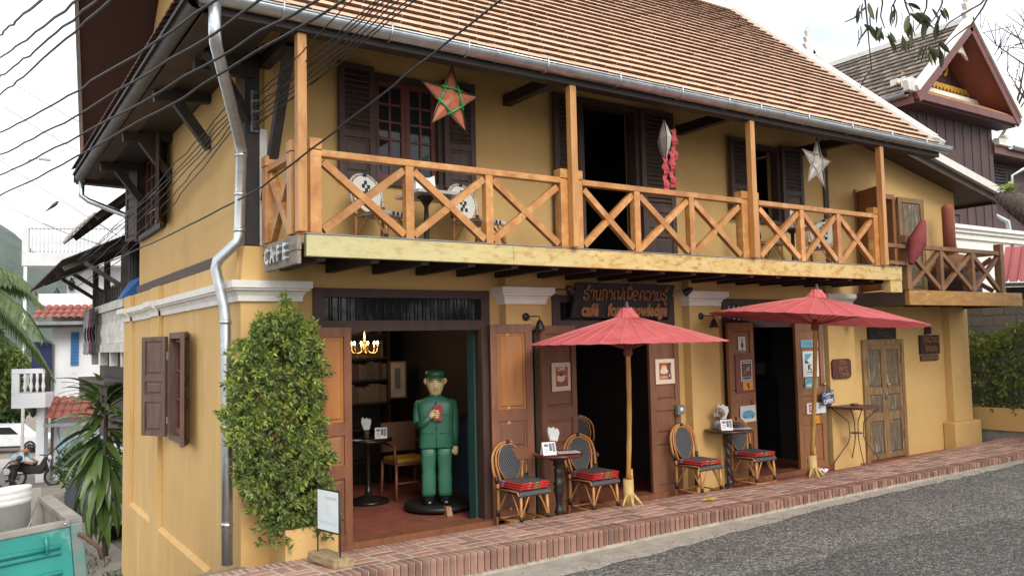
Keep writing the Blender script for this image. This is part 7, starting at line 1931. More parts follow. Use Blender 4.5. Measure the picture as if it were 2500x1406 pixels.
# white suv on the back street
sv = thing('white_suv', 'white car parked on the street at the bottom of the alley', 'car', (-.2, 52.5, -4.2))
CW = mat('white_car_paint', (0.72, 0.73, 0.74), None, 3, .25); CG = glass_mat('car_glass', (.01, .012, .015))
SV = Vector((.25, 52.3, zalley(50) + .02)); sx_ = Vector((.9, -.43, 0)).normalized(); sy_ = Vector((.43, .9, 0)).normalized()
def CQ(a, d, z): return SV + sx_ * a + sy_ * d + Vector((0, 0, z))
side_ = [(-2.4, .35), (2.35, .35), (2.42, .75), (2.2, 1.0), (1.1, 1.08), (.45, 1.66), (-1.9, 1.70), (-2.3, 1.1), (-2.42, .8)]
part('body', CW, sv, lambda b: b.prism(side_, SV, sx_, (0, 0, 1), sy_, 1.8), bevel=.08)
for q_ in ([(-1.75, 1.15), (-.7, 1.15), (-.7, 1.58), (-1.65, 1.60)], [(-.62, 1.15), (.85, 1.12), (.35, 1.57), (-.62, 1.58)]): part('window', CG, sv, lambda b: b.prism(q_, SV - sy_ * .012, sx_, (0, 0, 1), sy_, .01))
for a_ in (-1.5, 1.5):
    for d_ in (.1, 1.7): wl = part('wheel', MATS['tyre_rubber'], sv, lambda b: b.lathe(CQ(a_, d_, .36), [(.22, -.11), (.34, -.11), (.37, -.07), (.37, .07), (.34, .11), (.22, .11)], 18, axis=sy_)); part('rim', GALV, wl, lambda b: b.lathe(CQ(a_, d_, .36), [(0, -.10), (.22, -.112), (.22, .11), (0, .1)], 14, axis=sy_))
part('trim', IRON, sv, lambda b: b.prism([(-2.35, .30), (2.3, .30), (2.35, .42), (-2.4, .42)], SV - sy_ * .01, sx_, (0, 0, 1), sy_, .01))
# motorbike and its rider
mb = thing('motorbike', 'dark motorbike parked at the corner of the white house', 'motorbike', (.15, 23.6, -2.45))
M0 = Vector((.0, 23.75, zalley(23.7))); mx_ = Vector((.82, -.57, 0)).normalized()
def MQ(a, z, d=0): return M0 + mx_ * a + Vector((.57, .82, 0)) * d + Vector((0, 0, z))
DKM = mat('dark_bike_paint', (0.025, 0.022, 0.024), None, 5, .35)
for a_ in (-.55, .62):
    wl = part('wheel', MATS['tyre_rubber'], mb, lambda b: b.tube([MQ(a_ + .27 * math.cos(2 * math.pi * k / 20), .30 + .27 * math.sin(2 * math.pi * k / 20)) for k in range(20)], .04, 7, closed=True))
    part('hub', GALVD, wl, lambda b: b.lathe(MQ(a_, .30), [(.05, -.05), (.09, 0), (.05, .05)], 10, axis=(.57, .82, 0)))
part('body', DKM, mb, lambda b: b.prism([(-.75, .62), (-.55, .50), (-.1, .42), (.25, .40), (.42, .62), (.50, .95), (.38, .98), (.2, .70), (-.1, .66), (-.5, .74)], M0 - Vector((.57, .82, 0)) * .1, mx_, (0, 0, 1), (.57, .82, 0), .2), bevel=.03)
part('seat', BLKP, mb, lambda b: b.prism([(-.75, .72), (.05, .68), (.05, .76), (-.3, .80), (-.78, .80)], M0 - Vector((.57, .82, 0)) * .12, mx_, (0, 0, 1), (.57, .82, 0), .24), bevel=.02)
ptube('fork', GALVD, mb, [MQ(.62, .30, -.06), MQ(.42, .98, -.06)], .025, 6); ptube('handlebar', IRON, mb, [MQ(.36, 1.05, -.32), MQ(.42, 1.0, 0), MQ(.36, 1.05, .32)], .02, 6); part('headlight', WENA, mb, lambda b: b.lathe(MQ(.48, .92), [(.02, -.05), (.08, .03), (.06, .06)], 10, axis=mx_)); part('mudguard', DKM, mb, lambda b: b.tube([MQ(.62 + .33 * math.cos(math.radians(a)), .30 + .33 * math.sin(math.radians(a))) for a in range(20, 150, 20)], .05, 6))
# person bending over the bike: one skin mesh with a shirt and trousers as children
def skin_person():
    pr = thing('person', 'person in light blue shirt and dark trousers bending over the motorbike', 'person', MQ(-.28, 0, -.35))
    J = {'pel': (-.55, .86, -.30), 'ches': (-.22, 1.12, -.30), 'neck': (-.06, 1.22, -.30), 'head': (.08, 1.26, -.30), 'sL': (-.18, 1.10, -.48), 'sR': (-.18, 1.12, -.12), 'eL': (-.02, .86, -.50), 'eR': (.0, .88, -.08), 'hL': (.20, .78, -.40), 'hR': (.22, .80, -.14), 'kL': (-.42, .46, -.40), 'kR': (-.50, .46, -.20), 'fL': (-.55, .08, -.40), 'fR': (-.62, .08, -.20), 'tL': (-.40, .03, -.40), 'tR': (-.47, .03, -.20)}
    R_ = {'pel': .15, 'ches': .17, 'neck': .06, 'head': .10, 'sL': .07, 'sR': .07, 'eL': .045, 'eR': .045, 'hL': .035, 'hR': .035, 'kL': .065, 'kR': .065, 'fL': .045, 'fR': .045, 'tL': .04, 'tR': .04}
    E_ = [('pel', 'ches'), ('ches', 'neck'), ('neck', 'head'), ('ches', 'sL'), ('ches', 'sR'), ('sL', 'eL'), ('sR', 'eR'), ('eL', 'hL'), ('eR', 'hR'), ('pel', 'kL'), ('pel', 'kR'), ('kL', 'fL'), ('kR', 'fR'), ('fL', 'tL'), ('fR', 'tR')]
    def chain(name, keys, m_, grow):
        off = root_loc(pr)
        me = bpy.data.meshes.new(name); ks = list(keys)
        me.from_pydata([tuple(MQ(J[k][0], J[k][1], J[k][2]) - off) for k in ks], [(ks.index(a), ks.index(c)) for a, c in E_ if a in ks and c in ks], [])
        o = bpy.data.objects.new(name, me); COL.objects.link(o); o.parent = pr
        o.modifiers.new('skin', 'SKIN')
        if not me.skin_vertices: me.attributes.new('skin', 'FLOAT_VECTOR', 'POINT')
        if not me.skin_vertices:
            bm = bmesh.new(); bm.from_mesh(me); bm.verts.layers.skin.verify(); bm.to_mesh(me); bm.free()
        for i, k in enumerate(ks): me.skin_vertices[0].data[i].radius = (R_[k] + grow, R_[k] + grow)
        me.skin_vertices[0].data[0].use_root = True
        sb = o.modifiers.new('sub', 'SUBSURF'); sb.levels = 1; sb.render_levels = 2
        dg = bpy.context.evaluated_depsgraph_get()
        m2 = bpy.data.meshes.new_from_object(o.evaluated_get(dg)); o.modifiers.clear(); o.data = m2
        m2.materials.clear(); m2.materials.append(m_)
        for p_ in m2.polygons: p_.use_smooth = True
    chain('body', J.keys(), mat('skin', (0.32, 0.17, 0.10), None, 6, .6), 0)
    chain('shirt', ['pel', 'ches', 'sL', 'sR', 'eL', 'eR'], mat('light_blue_shirt', (0.36, 0.50, 0.56), None, 6, .85), .014)
    chain('trousers', ['pel', 'kL', 'kR', 'fL', 'fR'], mat('dark_trousers', (0.018, 0.018, 0.022), None, 6, .85), .012)
    part('hair', BLKP, pr, lambda b: b.lathe(MQ(.07, 1.28, -.30), [(.118, -.03), (.122, .02), (.10, .08), (.05, .115), (0, .12)], 14, axis=(.2, 0, 1)))
skin_person()
t = thing('parked_scooter', 'scooter handlebar and mirror at the left behind the truck', 'scooter', (-.95, 20.5, zalley(20.5)))
part('front_shield', GALVD, t, lambda b: b.hexa([(-1.3, 20.4, -2.0), (-.9, 20.5, -2.0), (-.9, 20.7, -2.0), (-1.3, 20.7, -2.0)], [(-1.25, 20.5, -1.35), (-1.0, 20.5, -1.4), (-1.0, 20.65, -1.4), (-1.25, 20.65, -1.35)]), bevel=.04); ptube('mirror_stalk', IRON, t, [(-1.0, 20.5, -1.4), (-.85, 20.4, -1.2), (-.62, 20.4, -1.15)], .02, 6); part('mirror', IRON, t, lambda b: b.lathe((-.6, 20.4, -1.13), [(0, -.02), (.09, -.01), (.08, .02), (0, .03)], 10, axis=(.3, -1, 0)))
for a_ in (-1.5, -.9): part('wheel', MATS['tyre_rubber'], t, lambda b: b.tube([(a_ * .6 - .3 + .2 * math.cos(2 * math.pi * k / 16), 20.6 + (a_ + 1.2) * 1.2, zalley(20.5) + .24 + .2 * math.sin(2 * math.pi * k / 16)) for k in range(16)], .04, 6, closed=True))
# ================================================================ right hand side
# planter and block wall at the right
t = thing('long_planter', 'yellow plastered planter trough running out from the right corner', 'planter', (12.9, -.6, 0))
part('trough', PL, t, lambda b: (b.box(12.74, 12.80, -2.6, .30, .24, .62), b.box(13.16, 13.22, -2.6, .30, .24, .62), b.box(12.80, 13.16, -2.6, -2.54, .24, .62))); part('soil', SOIL, t, lambda b: b.box(12.80, 13.16, -2.54, .30, .26, .58)); part('plinth', CONC, t, lambda b: b.box(12.82, 13.2, -2.55, .3, -.4, .238))
t = thing('block_wall', 'grey concrete block wall behind the right planter', 'wall', (13.4, -.5, 0))
part('mortar_core', MORT, t, lambda b: b.box(13.36, 13.46, -3.0, 1.2, -.3, 2.42))
bme = MB().box(-.07, .07, -.187, .187, 0, .178).mesh('block'); bme.materials.append(BLOCK)
for r in range(13):
    y = 1.0 - (.195 if r % 2 else 0); k = 0
    while y > -2.9:
        share('block', bme, t, (13.41 + random.uniform(-.004, .004), y, -.02 + r * .187)); y -= .385
part('coping', CONC, t, lambda b: b.box(13.32, 13.50, -3.0, 1.2, 2.42, 2.47))
bs_ = thing('planter_bush', 'sprawling green bush growing in the right planter before the block wall', 'shrub', (13.0, -.5, .6))
r3 = random.Random(77); b1, b2 = MB(), MB()
for k in range(8):
    y = .15 - k * .22; pts = [(12.98, y, .58), (12.95 + r3.uniform(-.08, .08), y + r3.uniform(-.1, .1), 1.05), (12.9 + r3.uniform(-.15, .15), y + r3.uniform(-.2, .2), 1.7)]
    ptube('branch', BARK, bs_, pts, [.022, .015, .006], 6)
for k in range(900):
    y = r3.uniform(-1.9, .25); zt = interp([(-1.9, 2.25), (-.9, 2.2), (-.55, 1.95), (-.2, 1.75), (.0, 1.9), (.25, 2.05)], y)
    z = .55 + (zt - .55) * r3.random() ** .8
    if z < 1.5 and y > -.25 and r3.random() < .55: continue
    p = (12.95 + r3.gauss(0, .14), y, z)
    young = z > zt - .3 and r3.random() < .6
    sprig(b2 if young else b1, p, (-.6, r3.uniform(-1, 1), .5), 7, .085, .034, r3)
b1.build('crown', LEAF, bs_); b2.build('young_shoots', LEAFN, bs_)
# red metal shed roof
t = thing('red_shed', 'small shed with red ribbed metal roof behind the block wall', 'shed', (15, -1, 0))
RM = mat('red_ribbed_metal', (0.36, 0.055, 0.05), (0.28, 0.042, 0.04), 3, .45)
def redroof(b):
    T0, B0_ = Vector((14.71, .21, 3.56)), Vector((13.62, -.16, 2.82)); R_ = Vector((.83, -.555, 0)) * 2.6
    n_ = 14
    for i in range(n_):
        for (u, h) in ((i, 0), (i + .8, 0), (i + .84, .035), (i + .96, .035)): b.v += [tuple(T0 + R_ * (u / n_) + Vector((0, 0, h))), tuple(B0_ + R_ * (u / n_) + Vector((0, 0, h)))]
    m_ = n_ * 4
    for i in range(m_ - 1): b.f.append((2 * i, 2 * i + 1, 2 * i + 3, 2 * i + 2)); b.sm.append(False)
part('metal_roof', RM, t, redroof)
part('fascia', IRON, t, lambda b: b.beam((13.62, -.16, 2.77), (15.78, -1.60, 2.77), .04, .07))
part('back_screen', mat('dark_foliage_screen', (0.02, 0.026, 0.022), (0.012, 0.014, 0.013), 9, .7), t, lambda b: b.beam((14.2, .0, 2.3), (16.0, -1.2, 2.3), .05, .9))
part('corner_post', IRON, t, lambda b: b.beam((13.7, -.16, 1.5), (13.7, -.16, 2.8), .06, .06, up=(1, 0, 0)))
# neighbouring wooden house
nb = thing('wooden_house', 'dark red wooden house with steep slate gable right of the cafe', 'house', (17, 5, 0))
MRW = mat('maroon_board', (0.060, 0.024, 0.022), (0.040, 0.016, 0.015), 4, .6, .1, 30, stretch=(2, 2, .5), rnd=.2)
MRT = mat('red_brown_trim', (0.15, 0.050, 0.042), (0.11, 0.036, 0.031), 4, .55)
GY = 1.75; GX0, GX1, GXC, GZ0, GZ1 = 14.5, 18.9, 16.87, 7.0, 8.95
core = part('core', MRW, nb, lambda b: b.box(14.86, 18.55, GY + .50, 11, 4.3, 6.95))
x = 14.8; k = 0
while x < 18.5:
    pbox('wall_board', MRW, nb, x, x + .185, GY + .45 - (.012 if k % 2 else 0), GY + .495, 4.35, 6.95); x += .19; k += 1
y = GY + .47; k = 0
while y < 9:
    pbox('wall_board', MRW, nb, 14.81 - (.012 if k % 2 else 0), 14.855, y, y + .185, 4.35, 6.95); y += .19; k += 1
dr_ = pbox('shutter_door', MRW, nb, 16.1, 16.9, GY + .40, GY + .435, 4.6, 6.1)
for x_ in (16.3, 16.68): part('door_carving', MRT, dr_, lambda b: b.prism([(-.12, 0), (.12, 0), (.12, .3), (0, .5), (-.12, .3)], (x_, GY + .385, 5.3), (1, 0, 0), (0, 0, 1), (0, 1, 0), .015))
part('lower_wall', WH, nb, lambda b: b.box(14.78, 21.5, GY + .4, 11, -.3, 4.05))
part('cornice', WH, nb, lambda b: (b.box(14.72, 21.5, GY + .34, GY + .7, 4.05, 4.18), b.box(14.66, 21.5, GY + .28, GY + .7, 4.18, 4.26), b.box(14.6, 21.5, GY + .22, GY + .7, 4.26, 4.345)))
# roof slopes with slate tiles
nroof = part('roof', MRT, nb, lambda b: (b.hexa([(GX0, GY, GZ0 - .09), (GXC, GY, GZ1 - .09), (GXC, 11, GZ1 - .09), (GX0, 11, GZ0 - .09)], [(GX0, GY, GZ0 - .02), (GXC, GY, GZ1 - .02), (GXC, 11, GZ1 - .02), (GX0, 11, GZ0 - .02)]),
   b.hexa([(GX1, GY, GZ0 - .09), (GXC, GY, GZ1 - .09), (GXC, 11, GZ1 - .09), (GX1, 11, GZ0 - .09)], [(GX1, GY, GZ0 - .02), (GXC, GY, GZ1 - .02), (GXC, 11, GZ1 - .02), (GX1, 11, GZ0 - .02)])))
sl_ = Vector((GXC - GX0, 0, GZ1 - GZ0)); SLN = sl_.length; sl_.normalize(); nn = Vector((-sl_.z, 0, sl_.x))
tl = []; rws = 13
for r in range(rws):
    y = GY + .05 + (.11 if r % 2 else 0)
    while y < 10.8: tl.append((r, y)); y += .27
def slate(mb, r, y, rel=Vector((0, 0, 0))):
    p = SLN / rws; L = p * 1.35; o = Vector((GX0, y, GZ0)) - rel
    g = .016; up_ = .06
    a = [o + sl_ * (r * p - .03) + nn * (up_ - .02) + Vector((0, g, 0)), o + sl_ * (r * p - .03) + nn * (up_ - .02) + Vector((0, .27 - g, 0)), o + sl_ * (r * p + L) + nn * -.01 + Vector((0, .27 - g, 0)), o + sl_ * (r * p + L) + nn * -.01 + Vector((0, g, 0))]
    mb.hexa(a, [v + nn * .022 for v in a])
tl.sort(key=lambda q_: (Vector((GX0, q_[1], GZ0)) + sl_ * q_[0] * .2 - CAMPOS).length)
for r, y in tl[:300]:
    c0 = Vector((GX0, y, GZ0)) + sl_ * (r * SLN / rws); q = MB(); slate(q, r, y, rel=c0); me = q.mesh('slate'); me.materials.append(TILED); share('slate', me, nroof, c0)
q = MB(); [slate(q, r, y) for r, y in tl[300:]]; q.build('slates', TILED, nroof, kind='stuff')
for sx, X0 in ((1, GX0), (-1, GX1)):
    e = Vector((X0, GY - .02, GZ0)); a_ = Vector((GXC, GY - .02, GZ1))
    pbeam('verge_cap', WH, nroof, e + Vector((-.05 * sx, -.04, .04)), a_ + Vector((0, -.04, .10)), .16, .13)
    pbeam('barge_board', MRT, nroof, e + Vector((.02 * sx, -.05, -.14)), a_ + Vector((0, -.05, -.10)), .05, .22)
part('ridge_cap', WH, nroof, lambda b: b.beam((GXC, GY, GZ1 + .06), (GXC, 11, GZ1 + .06), .22, .12))
FIN = [(-.12, 0), (.12, 0), (.2, .12), (.1, .2), (.16, .34), (.04, .42), (.08, .58), (-.02, .72), (-.1, .55), (-.05, .4), (-.16, .34), (-.1, .2), (-.2, .12)]
part('finial', WHD, nroof, lambda b: b.prism(FIN, (GXC, GY - .06, GZ1 + .08), (1, 0, 0), (0, 0, 1), (0, 1, 0), .1)); part('finial', WHD, nroof, lambda b: b.prism([(-.25, 0), (.2, 0), (.15, .2), (-.1, .3), (-.3, .2)], (GX0 - .05, GY - .08, GZ0 - .02), (1, 0, 0), (0, 0, 1), (0, 1, 0), .12))
pbeam('eave_trim', MRT, nroof, (GX0 - .02, GY, GZ0 - .17), (GX0 - .02, 11, GZ0 - .17), .05, .16); part('gutter', GALVD, nroof, lambda b: half_gutter(b, (GX0 - .10, GY + .1, GZ0 - .02), (GX0 - .10, 11, GZ0 - .06), .09))
part('soffit', MRW, nroof, lambda b: b.box(GX0 + .02, GX1 - .02, GY + .02, GY + .45, 6.80, 6.84))
pbeam('pent_beam', MRT, nb, (GX0, GY - .03, 6.92), (GX1, GY - .03, 6.92), .10, .16)
# gable field: boards, numerals, gold lace, small pent roof
gp = part('gable_field', MRW, nb, lambda b: b.prism([(GX0 + .5, 7.3), (GX1 - .5, 7.3), (GXC, GZ1 - .3)], (0, GY + .75, 0), (1, 0, 0), (0, 0, 1), (0, 1, 0), .06))
for k in range(11):
    x_ = 15.9 + k * .26; h = min((x_ - GX0 - .45) , (GX1 - .45 - x_)) * .9
    if h > .3: pbox('gable_board', MRW, gp, x_, x_ + .245, GY + .735, GY + .748, 7.3, 7.25 + h)
GOLD = mat('gold_paint', (0.55, 0.33, 0.05), (0.42, 0.23, 0.03), 8, .45)
lettering('109', .50, GOLD, nb, (GXC + .0, GY + .70, 8.1), depth=.02, bold=.01)
part('gold_lace', GOLD, nb, lambda b: (b.box(GX0 + .75, GX1 - .75, GY + .66, GY + .69, 7.66, 7.74), [b.prism([(0, 0), (.07, -.10), (.14, 0)], (GX0 + .78 + i * .15, GY + .66, 7.66), (1, 0, 0), (0, 0, 1), (0, 1, 0), .025) for i in range(20)], [b.box(GX0 + .80 + i * .15, GX0 + .88 + i * .15, GY + .66, GY + .69, 7.54, 7.6) for i in range(20)]), kind='stuff')
part('pent_white', WH, nb, lambda b: b.box(GX0 + .35, GX1 - .35, GY + .55, GY + .72, 7.36, 7.5))
part('pent_tiles', TILEO, nb, lambda b: [b.hexa([(GX0 + .3 + i * .16, GY - .02, 7.02), (GX0 + .45 + i * .16, GY - .02, 7.02), (GX0 + .45 + i * .16, GY + .56, 7.38), (GX0 + .3 + i * .16, GY + .56, 7.38)], [(GX0 + .3 + i * .16, GY - .02, 7.05), (GX0 + .45 + i * .16, GY - .02, 7.05), (GX0 + .45 + i * .16, GY + .56, 7.41), (GX0 + .3 + i * .16, GY + .56, 7.41)]) for i in range(24)], kind='stuff')
for sx, X0 in ((1, GX0 + .22), (-1, GX1 - .32)): part('corner_bracket', WH, nb, lambda b: b.prism([(0, 0), (.35 * sx, 0), (.10 * sx, .18), (.02 * sx, .40)], (X0, GY + .3, 7.06), (1, 0, 0), (0, 0, 1), (0, 1, 0), .1))
part('apex_bracket', WH, nb, lambda b: b.prism([(0, -.1), (-.35, -.55), (-.12, -.42), (.12, -.42), (.35, -.55)], (GXC, GY + .2, GZ1 - .2), (1, 0, 0), (0, 0, 1), (0, 1, 0), .05))
part('soffit_lining', mat('red_soffit', (0.23, 0.070, 0.045), None, 4, .6), nb, lambda b: b.hexa([(GXC, GY, GZ1 - .16), (GX1 - .05, GY, GZ0 - .12), (GX1 - .05, GY + .8, GZ0 - .12), (GXC, GY + .8, GZ1 - .16)], [(GXC, GY, GZ1 - .13), (GX1 - .05, GY, GZ0 - .09), (GX1 - .05, GY + .8, GZ0 - .09), (GXC, GY + .8, GZ1 - .13)]))
# second gable behind and the lower wing
part('rear_gable', WH, nb, lambda b: (b.beam((21.9, 9.5, 11.65), (25.5, 9.5, 10.6), .25, .3), b.beam((21.9, 9.5, 11.65), (20.9, 9.5, 10.5), .25, .3))); part('rear_gable_field', MRT, nb, lambda b: b.prism([(20.9, 10.2), (25.5, 10.2), (21.9, 11.5)], (0, 9.7, 0), (1, 0, 0), (0, 0, 1), (0, 1, 0), .08)); part('rear_finial', WHD, nb, lambda b: b.prism([(u * 1.3, v * 1.1) for u, v in FIN], (21.85, 9.5, 11.7), (1, 0, 0), (0, 0, 1), (0, 1, 0), .1)); part('rear_block', MRW, nb, lambda b: b.box(20.5, 25.5, 10.0, 14, 4, 10.3))
WY = 2.15
wing = part('wing', MRW, nb, lambda b: b.box(18.56, 24, WY + .55, 9, 4.35, 6.45))
part('wing_roof', TILED, nb, lambda b: [b.hexa([(18.6 + i * .28, WY + j * .26, 6.42 + j * .13), (18.86 + i * .28, WY + j * .26, 6.42 + j * .13), (18.86 + i * .28, WY + j * .26 + .3, 6.52 + j * .13), (18.6 + i * .28, WY + j * .26 + .3, 6.52 + j * .13)], [(18.6 + i * .28, WY + j * .26, 6.47 + j * .13), (18.86 + i * .28, WY + j * .26, 6.47 + j * .13), (18.86 + i * .28, WY + j * .26 + .3, 6.55 + j * .13), (18.6 + i * .28, WY + j * .26 + .3, 6.55 + j * .13)]) for j in range(10) for i in range(18)], kind='stuff')
pbox('wing_fascia', MRT, nb, 18.57, 24, WY - .02, WY + .03, 6.22, 6.42); part('wing_soffit', MRW, nb, lambda b: b.box(18.57, 24, WY + .03, WY + .55, 6.20, 6.24))
part('wing_scroll', WH, nb, lambda b: (b.lathe((19.1, WY - .02, 6.62), [(0, -.1), (.10, -.08), (.12, 0), (.10, .08), (0, .1)], 10, axis=(0, 1, 0)), b.box(18.6, 19.25, WY - .12, WY + .02, 6.42, 6.58))); part('wing_gutter', GALV, nb, lambda b: half_gutter(b, (19.2, WY - .10, 6.45), (24, WY - .10, 6.45), .09))
for k in range(8): pbox('louver', DARKW, wing, 19.3, 20.15, WY + .50, WY + .545, 5.55 + k * .08, 5.60 + k * .08)
part('wing_downpipe', GALV, nb, lambda b: b.tube([(21.2, WY - .1, 6.4), (20.4, WY + .2, 6.05), (20.2, WY + .4, 5.9), (20.2, WY + .4, 5.0)], .06, 8)); part('lower_downpipe', GALV, nb, lambda b: b.tube([(18.7, WY + .3, 4.95), (18.8, WY + .2, 4.75), (19.1, WY + .05, 4.6), (19.15, WY, 3.9)], .07, 8))
# tree trunk carrying a fern at the right edge
tk = thing('leaning_tree', 'leaning grey brown tree trunk with an epiphyte at the right edge', 'tree', (12.0, -2.5, .1))
TRB = mat('fibrous_bark', (0.15, 0.12, 0.10), (0.075, 0.06, 0.05), 16, .95, 1.0, 50)
def trunk(b):
    pts = [(12.15, -2.5, -.1), (12.1, -2.45, 1.6), (11.85, -2.25, 2.9), (11.45, -1.88, 3.62), (11.10, -1.62, 3.88), (10.92, -1.50, 3.98)]
    b.tube(pts, [.28, .26, .25, .25, .16, .05], 16)
part('trunk', TRB, tk, trunk)
r3 = random.Random(15); b = MB()
for k in range(420):
    u = r3.random(); c = Vector((11.75, -2.15, 3.25)).lerp(Vector((10.95, -1.52, 3.95)), u); v = Vector((r3.gauss(0, 1), r3.gauss(0, 1), r3.gauss(0, 1))).normalized()
    put_leaf(b, c + v * lerp(.24, .08, u), v + Vector((0, 0, -1.0)), .13, .008, bend=.1)
b.build('root_fibres', TRB, tk, kind='stuff')
b = MB()
for k in range(26):
    a = r3.uniform(0, 6.28); put_leaf(b, (11.05 + r3.uniform(-.08, .08), -1.60, 3.98 + r3.uniform(0, .12)), (math.cos(a), math.sin(a), r3.uniform(.2, 1.2)), r3.uniform(.16, .26), .07, bend=.3)
b.build('epiphyte_leaves', LEAFN, tk)
for (p_, q_) in (((11.9, -2.3, 2.9), (13.4, -3.0, 6.5)), ((12.0, -2.4, 2.4), (14.0, -4.0, 6.8))): ptube('limb', BARK, tk, [p_, tuple(Vector(p_).lerp(Vector(q_), .5) + Vector((.1, .1, .2))), q_], [.16, .12, .06], 8)
# bare tree far right
bt = thing('bare_tree', 'leafless tree behind the wooden house at the far right', 'tree', (26.5, 4.5, 0))
def grow(b, p, d, L, r, n_, r3):
    q_ = p + d * L; b.tube([p, (p + q_) / 2 + Vector((r3.uniform(-.05, .05), 0, 0)) * L, q_], [r, r * .8, r * .6], 5)
    if n_ == 0: return
    for k in range(3):
        v = Vector((r3.uniform(-1, 1), r3.uniform(-1, 1), r3.uniform(-.3, 1))).normalized(); grow(b, q_, (d * .7 + v * .75).normalized(), L * .72, r * .6, n_ - 1, r3)
r3 = random.Random(6); b = MB(); grow(b, Vector((26.5, 4.5, 0)), Vector((0, 0, 1)), 5.0, .22, 5, r3); b.build('trunk', BARK, bt)
# ---------------------------------------------------------------- street trees (a branch of the nearest hangs into the view)
def bigtree(label, base, crown_c, crown_r, n_, seed, m_=LEAFD, L=.2, w=.085):
    r4 = random.Random(seed); t = thing('street_tree', label, 'tree', base)
    base = Vector(base); c = Vector(crown_c); b = MB()
    ptube('trunk', BARK, t, [base, base.lerp(c, .35) + Vector((.15, .1, 0)), base.lerp(c, .75)], [.26, .2, .14], 10)
    cl = []
    for k in range(34):
        v = Vector((r4.gauss(0, 1), r4.gauss(0, 1), r4.gauss(0, 1))).normalized() * (r4.random() ** .45)
        cl.append(c + Vector((v.x * crown_r[0], v.y * crown_r[1], v.z * crown_r[2])))
    for p in cl[:14]: ptube('limb', BARK, t, [base.lerp(c, .68), base.lerp(c, .7).lerp(p, .55) + Vector((0, 0, .25)), p], [.09, .05, .015], 6)
    for k in range(n_):
        p = cl[k % len(cl)] + Vector((r4.gauss(0, .45), r4.gauss(0, .45), r4.gauss(0, .32)))
        sprig(b, p, (r4.uniform(-1, 1), r4.uniform(-1, 1), -.2), 5, L, w, r4)
    b.build('crown', m_, t); return t
near = bigtree('mango tree whose leafy twigs hang in at the top right', (11.5, -10.5, .1), (11.0, -10.0, 8.6), (3.2, 2.6, 1.6), 1500, 91)
r4 = random.Random(17); TW_ = mat('twig', (0.05, 0.042, 0.038), (0.03, 0.026, 0.024), 9, .9)
ptube('limb', TW_, near, [(10.6, -9.2, 7.6), (7.2, -6.2, 6.6), (5.2, -4.75, 5.05), (4.45, -4.42, 4.62)], [.08, .05, .025, .012], 8)
ptube('limb', TW_, near, [(7.2, -6.2, 6.6), (5.0, -4.4, 5.4), (4.0, -4.05, 4.85)], [.05, .03, .012], 8)
MANGO = mat('mango_leaf', (0.105, 0.115, 0.045), (0.055, 0.065, 0.026), 6, .4, rnd=.4, trans=.25)
mb_ = MB(); n_ = 5
for i in range(n_ + 1):
    u = i / n_; w = .020 * math.sin(math.pi * min(1, u * .95 + .05)) ** .7; z_ = -.025 * u * u
    mb_.v += [(.13 * u, -w, z_ + .006), (.13 * u, 0, z_), (.13 * u, w, z_ + .006)]
for i in range(n_):
    for j in range(2): k = i * 3 + j; mb_.f.append((k, k + 1, k + 4, k + 3)); mb_.sm.append(True)
mlme = mb_.mesh('leaf'); mlme.materials.append(MANGO)
TWIGS = [[(3.726, -3.992, 4.742), (3.768, -4.004, 4.548), (3.787, -4.002, 4.354), (3.801, -3.998, 4.193), (3.821, -3.996, 4.0)], [(3.769, -4.0, 4.483), (3.698, -3.946, 4.405), (3.637, -3.903, 4.374)], [(3.879, -3.943, 4.359), (3.831, -3.904, 4.279), (3.811, -3.886, 4.214)], [(3.775, -4.138, 4.663), (3.791, -4.134, 4.473), (3.78, -4.119, 4.378), (3.808, -4.13, 4.282)], [(4.108, -4.127, 4.745), (4.057, -4.079, 4.567), (4.033, -4.059, 4.518), (4.047, -4.057, 4.387)], [(4.096, -4.113, 4.68), (4.137, -4.128, 4.515), (4.16, -4.138, 4.45), (4.128, -4.114, 4.418)], [(4.078, -4.341, 4.655), (4.074, -4.321, 4.434), (4.032, -4.282, 4.308), (4.006, -4.262, 4.261)], [(4.086, -4.461, 4.578), (4.076, -4.442, 4.423), (4.039, -4.409, 4.33), (4.001, -4.379, 4.269)], [(4.283, -4.704, 4.467), (4.221, -4.655, 4.377), (4.132, -4.592, 4.318), (4.026, -4.515, 4.244), (3.957, -4.46, 4.138)], [(4.283, -4.704, 4.467), (4.234, -4.662, 4.346), (4.165, -4.606, 4.225), (4.059, -4.528, 4.136), (3.984, -4.471, 4.046)], [(3.821, -3.996, 4.0), (3.779, -3.963, 3.936), (3.748, -3.936, 3.857)]]
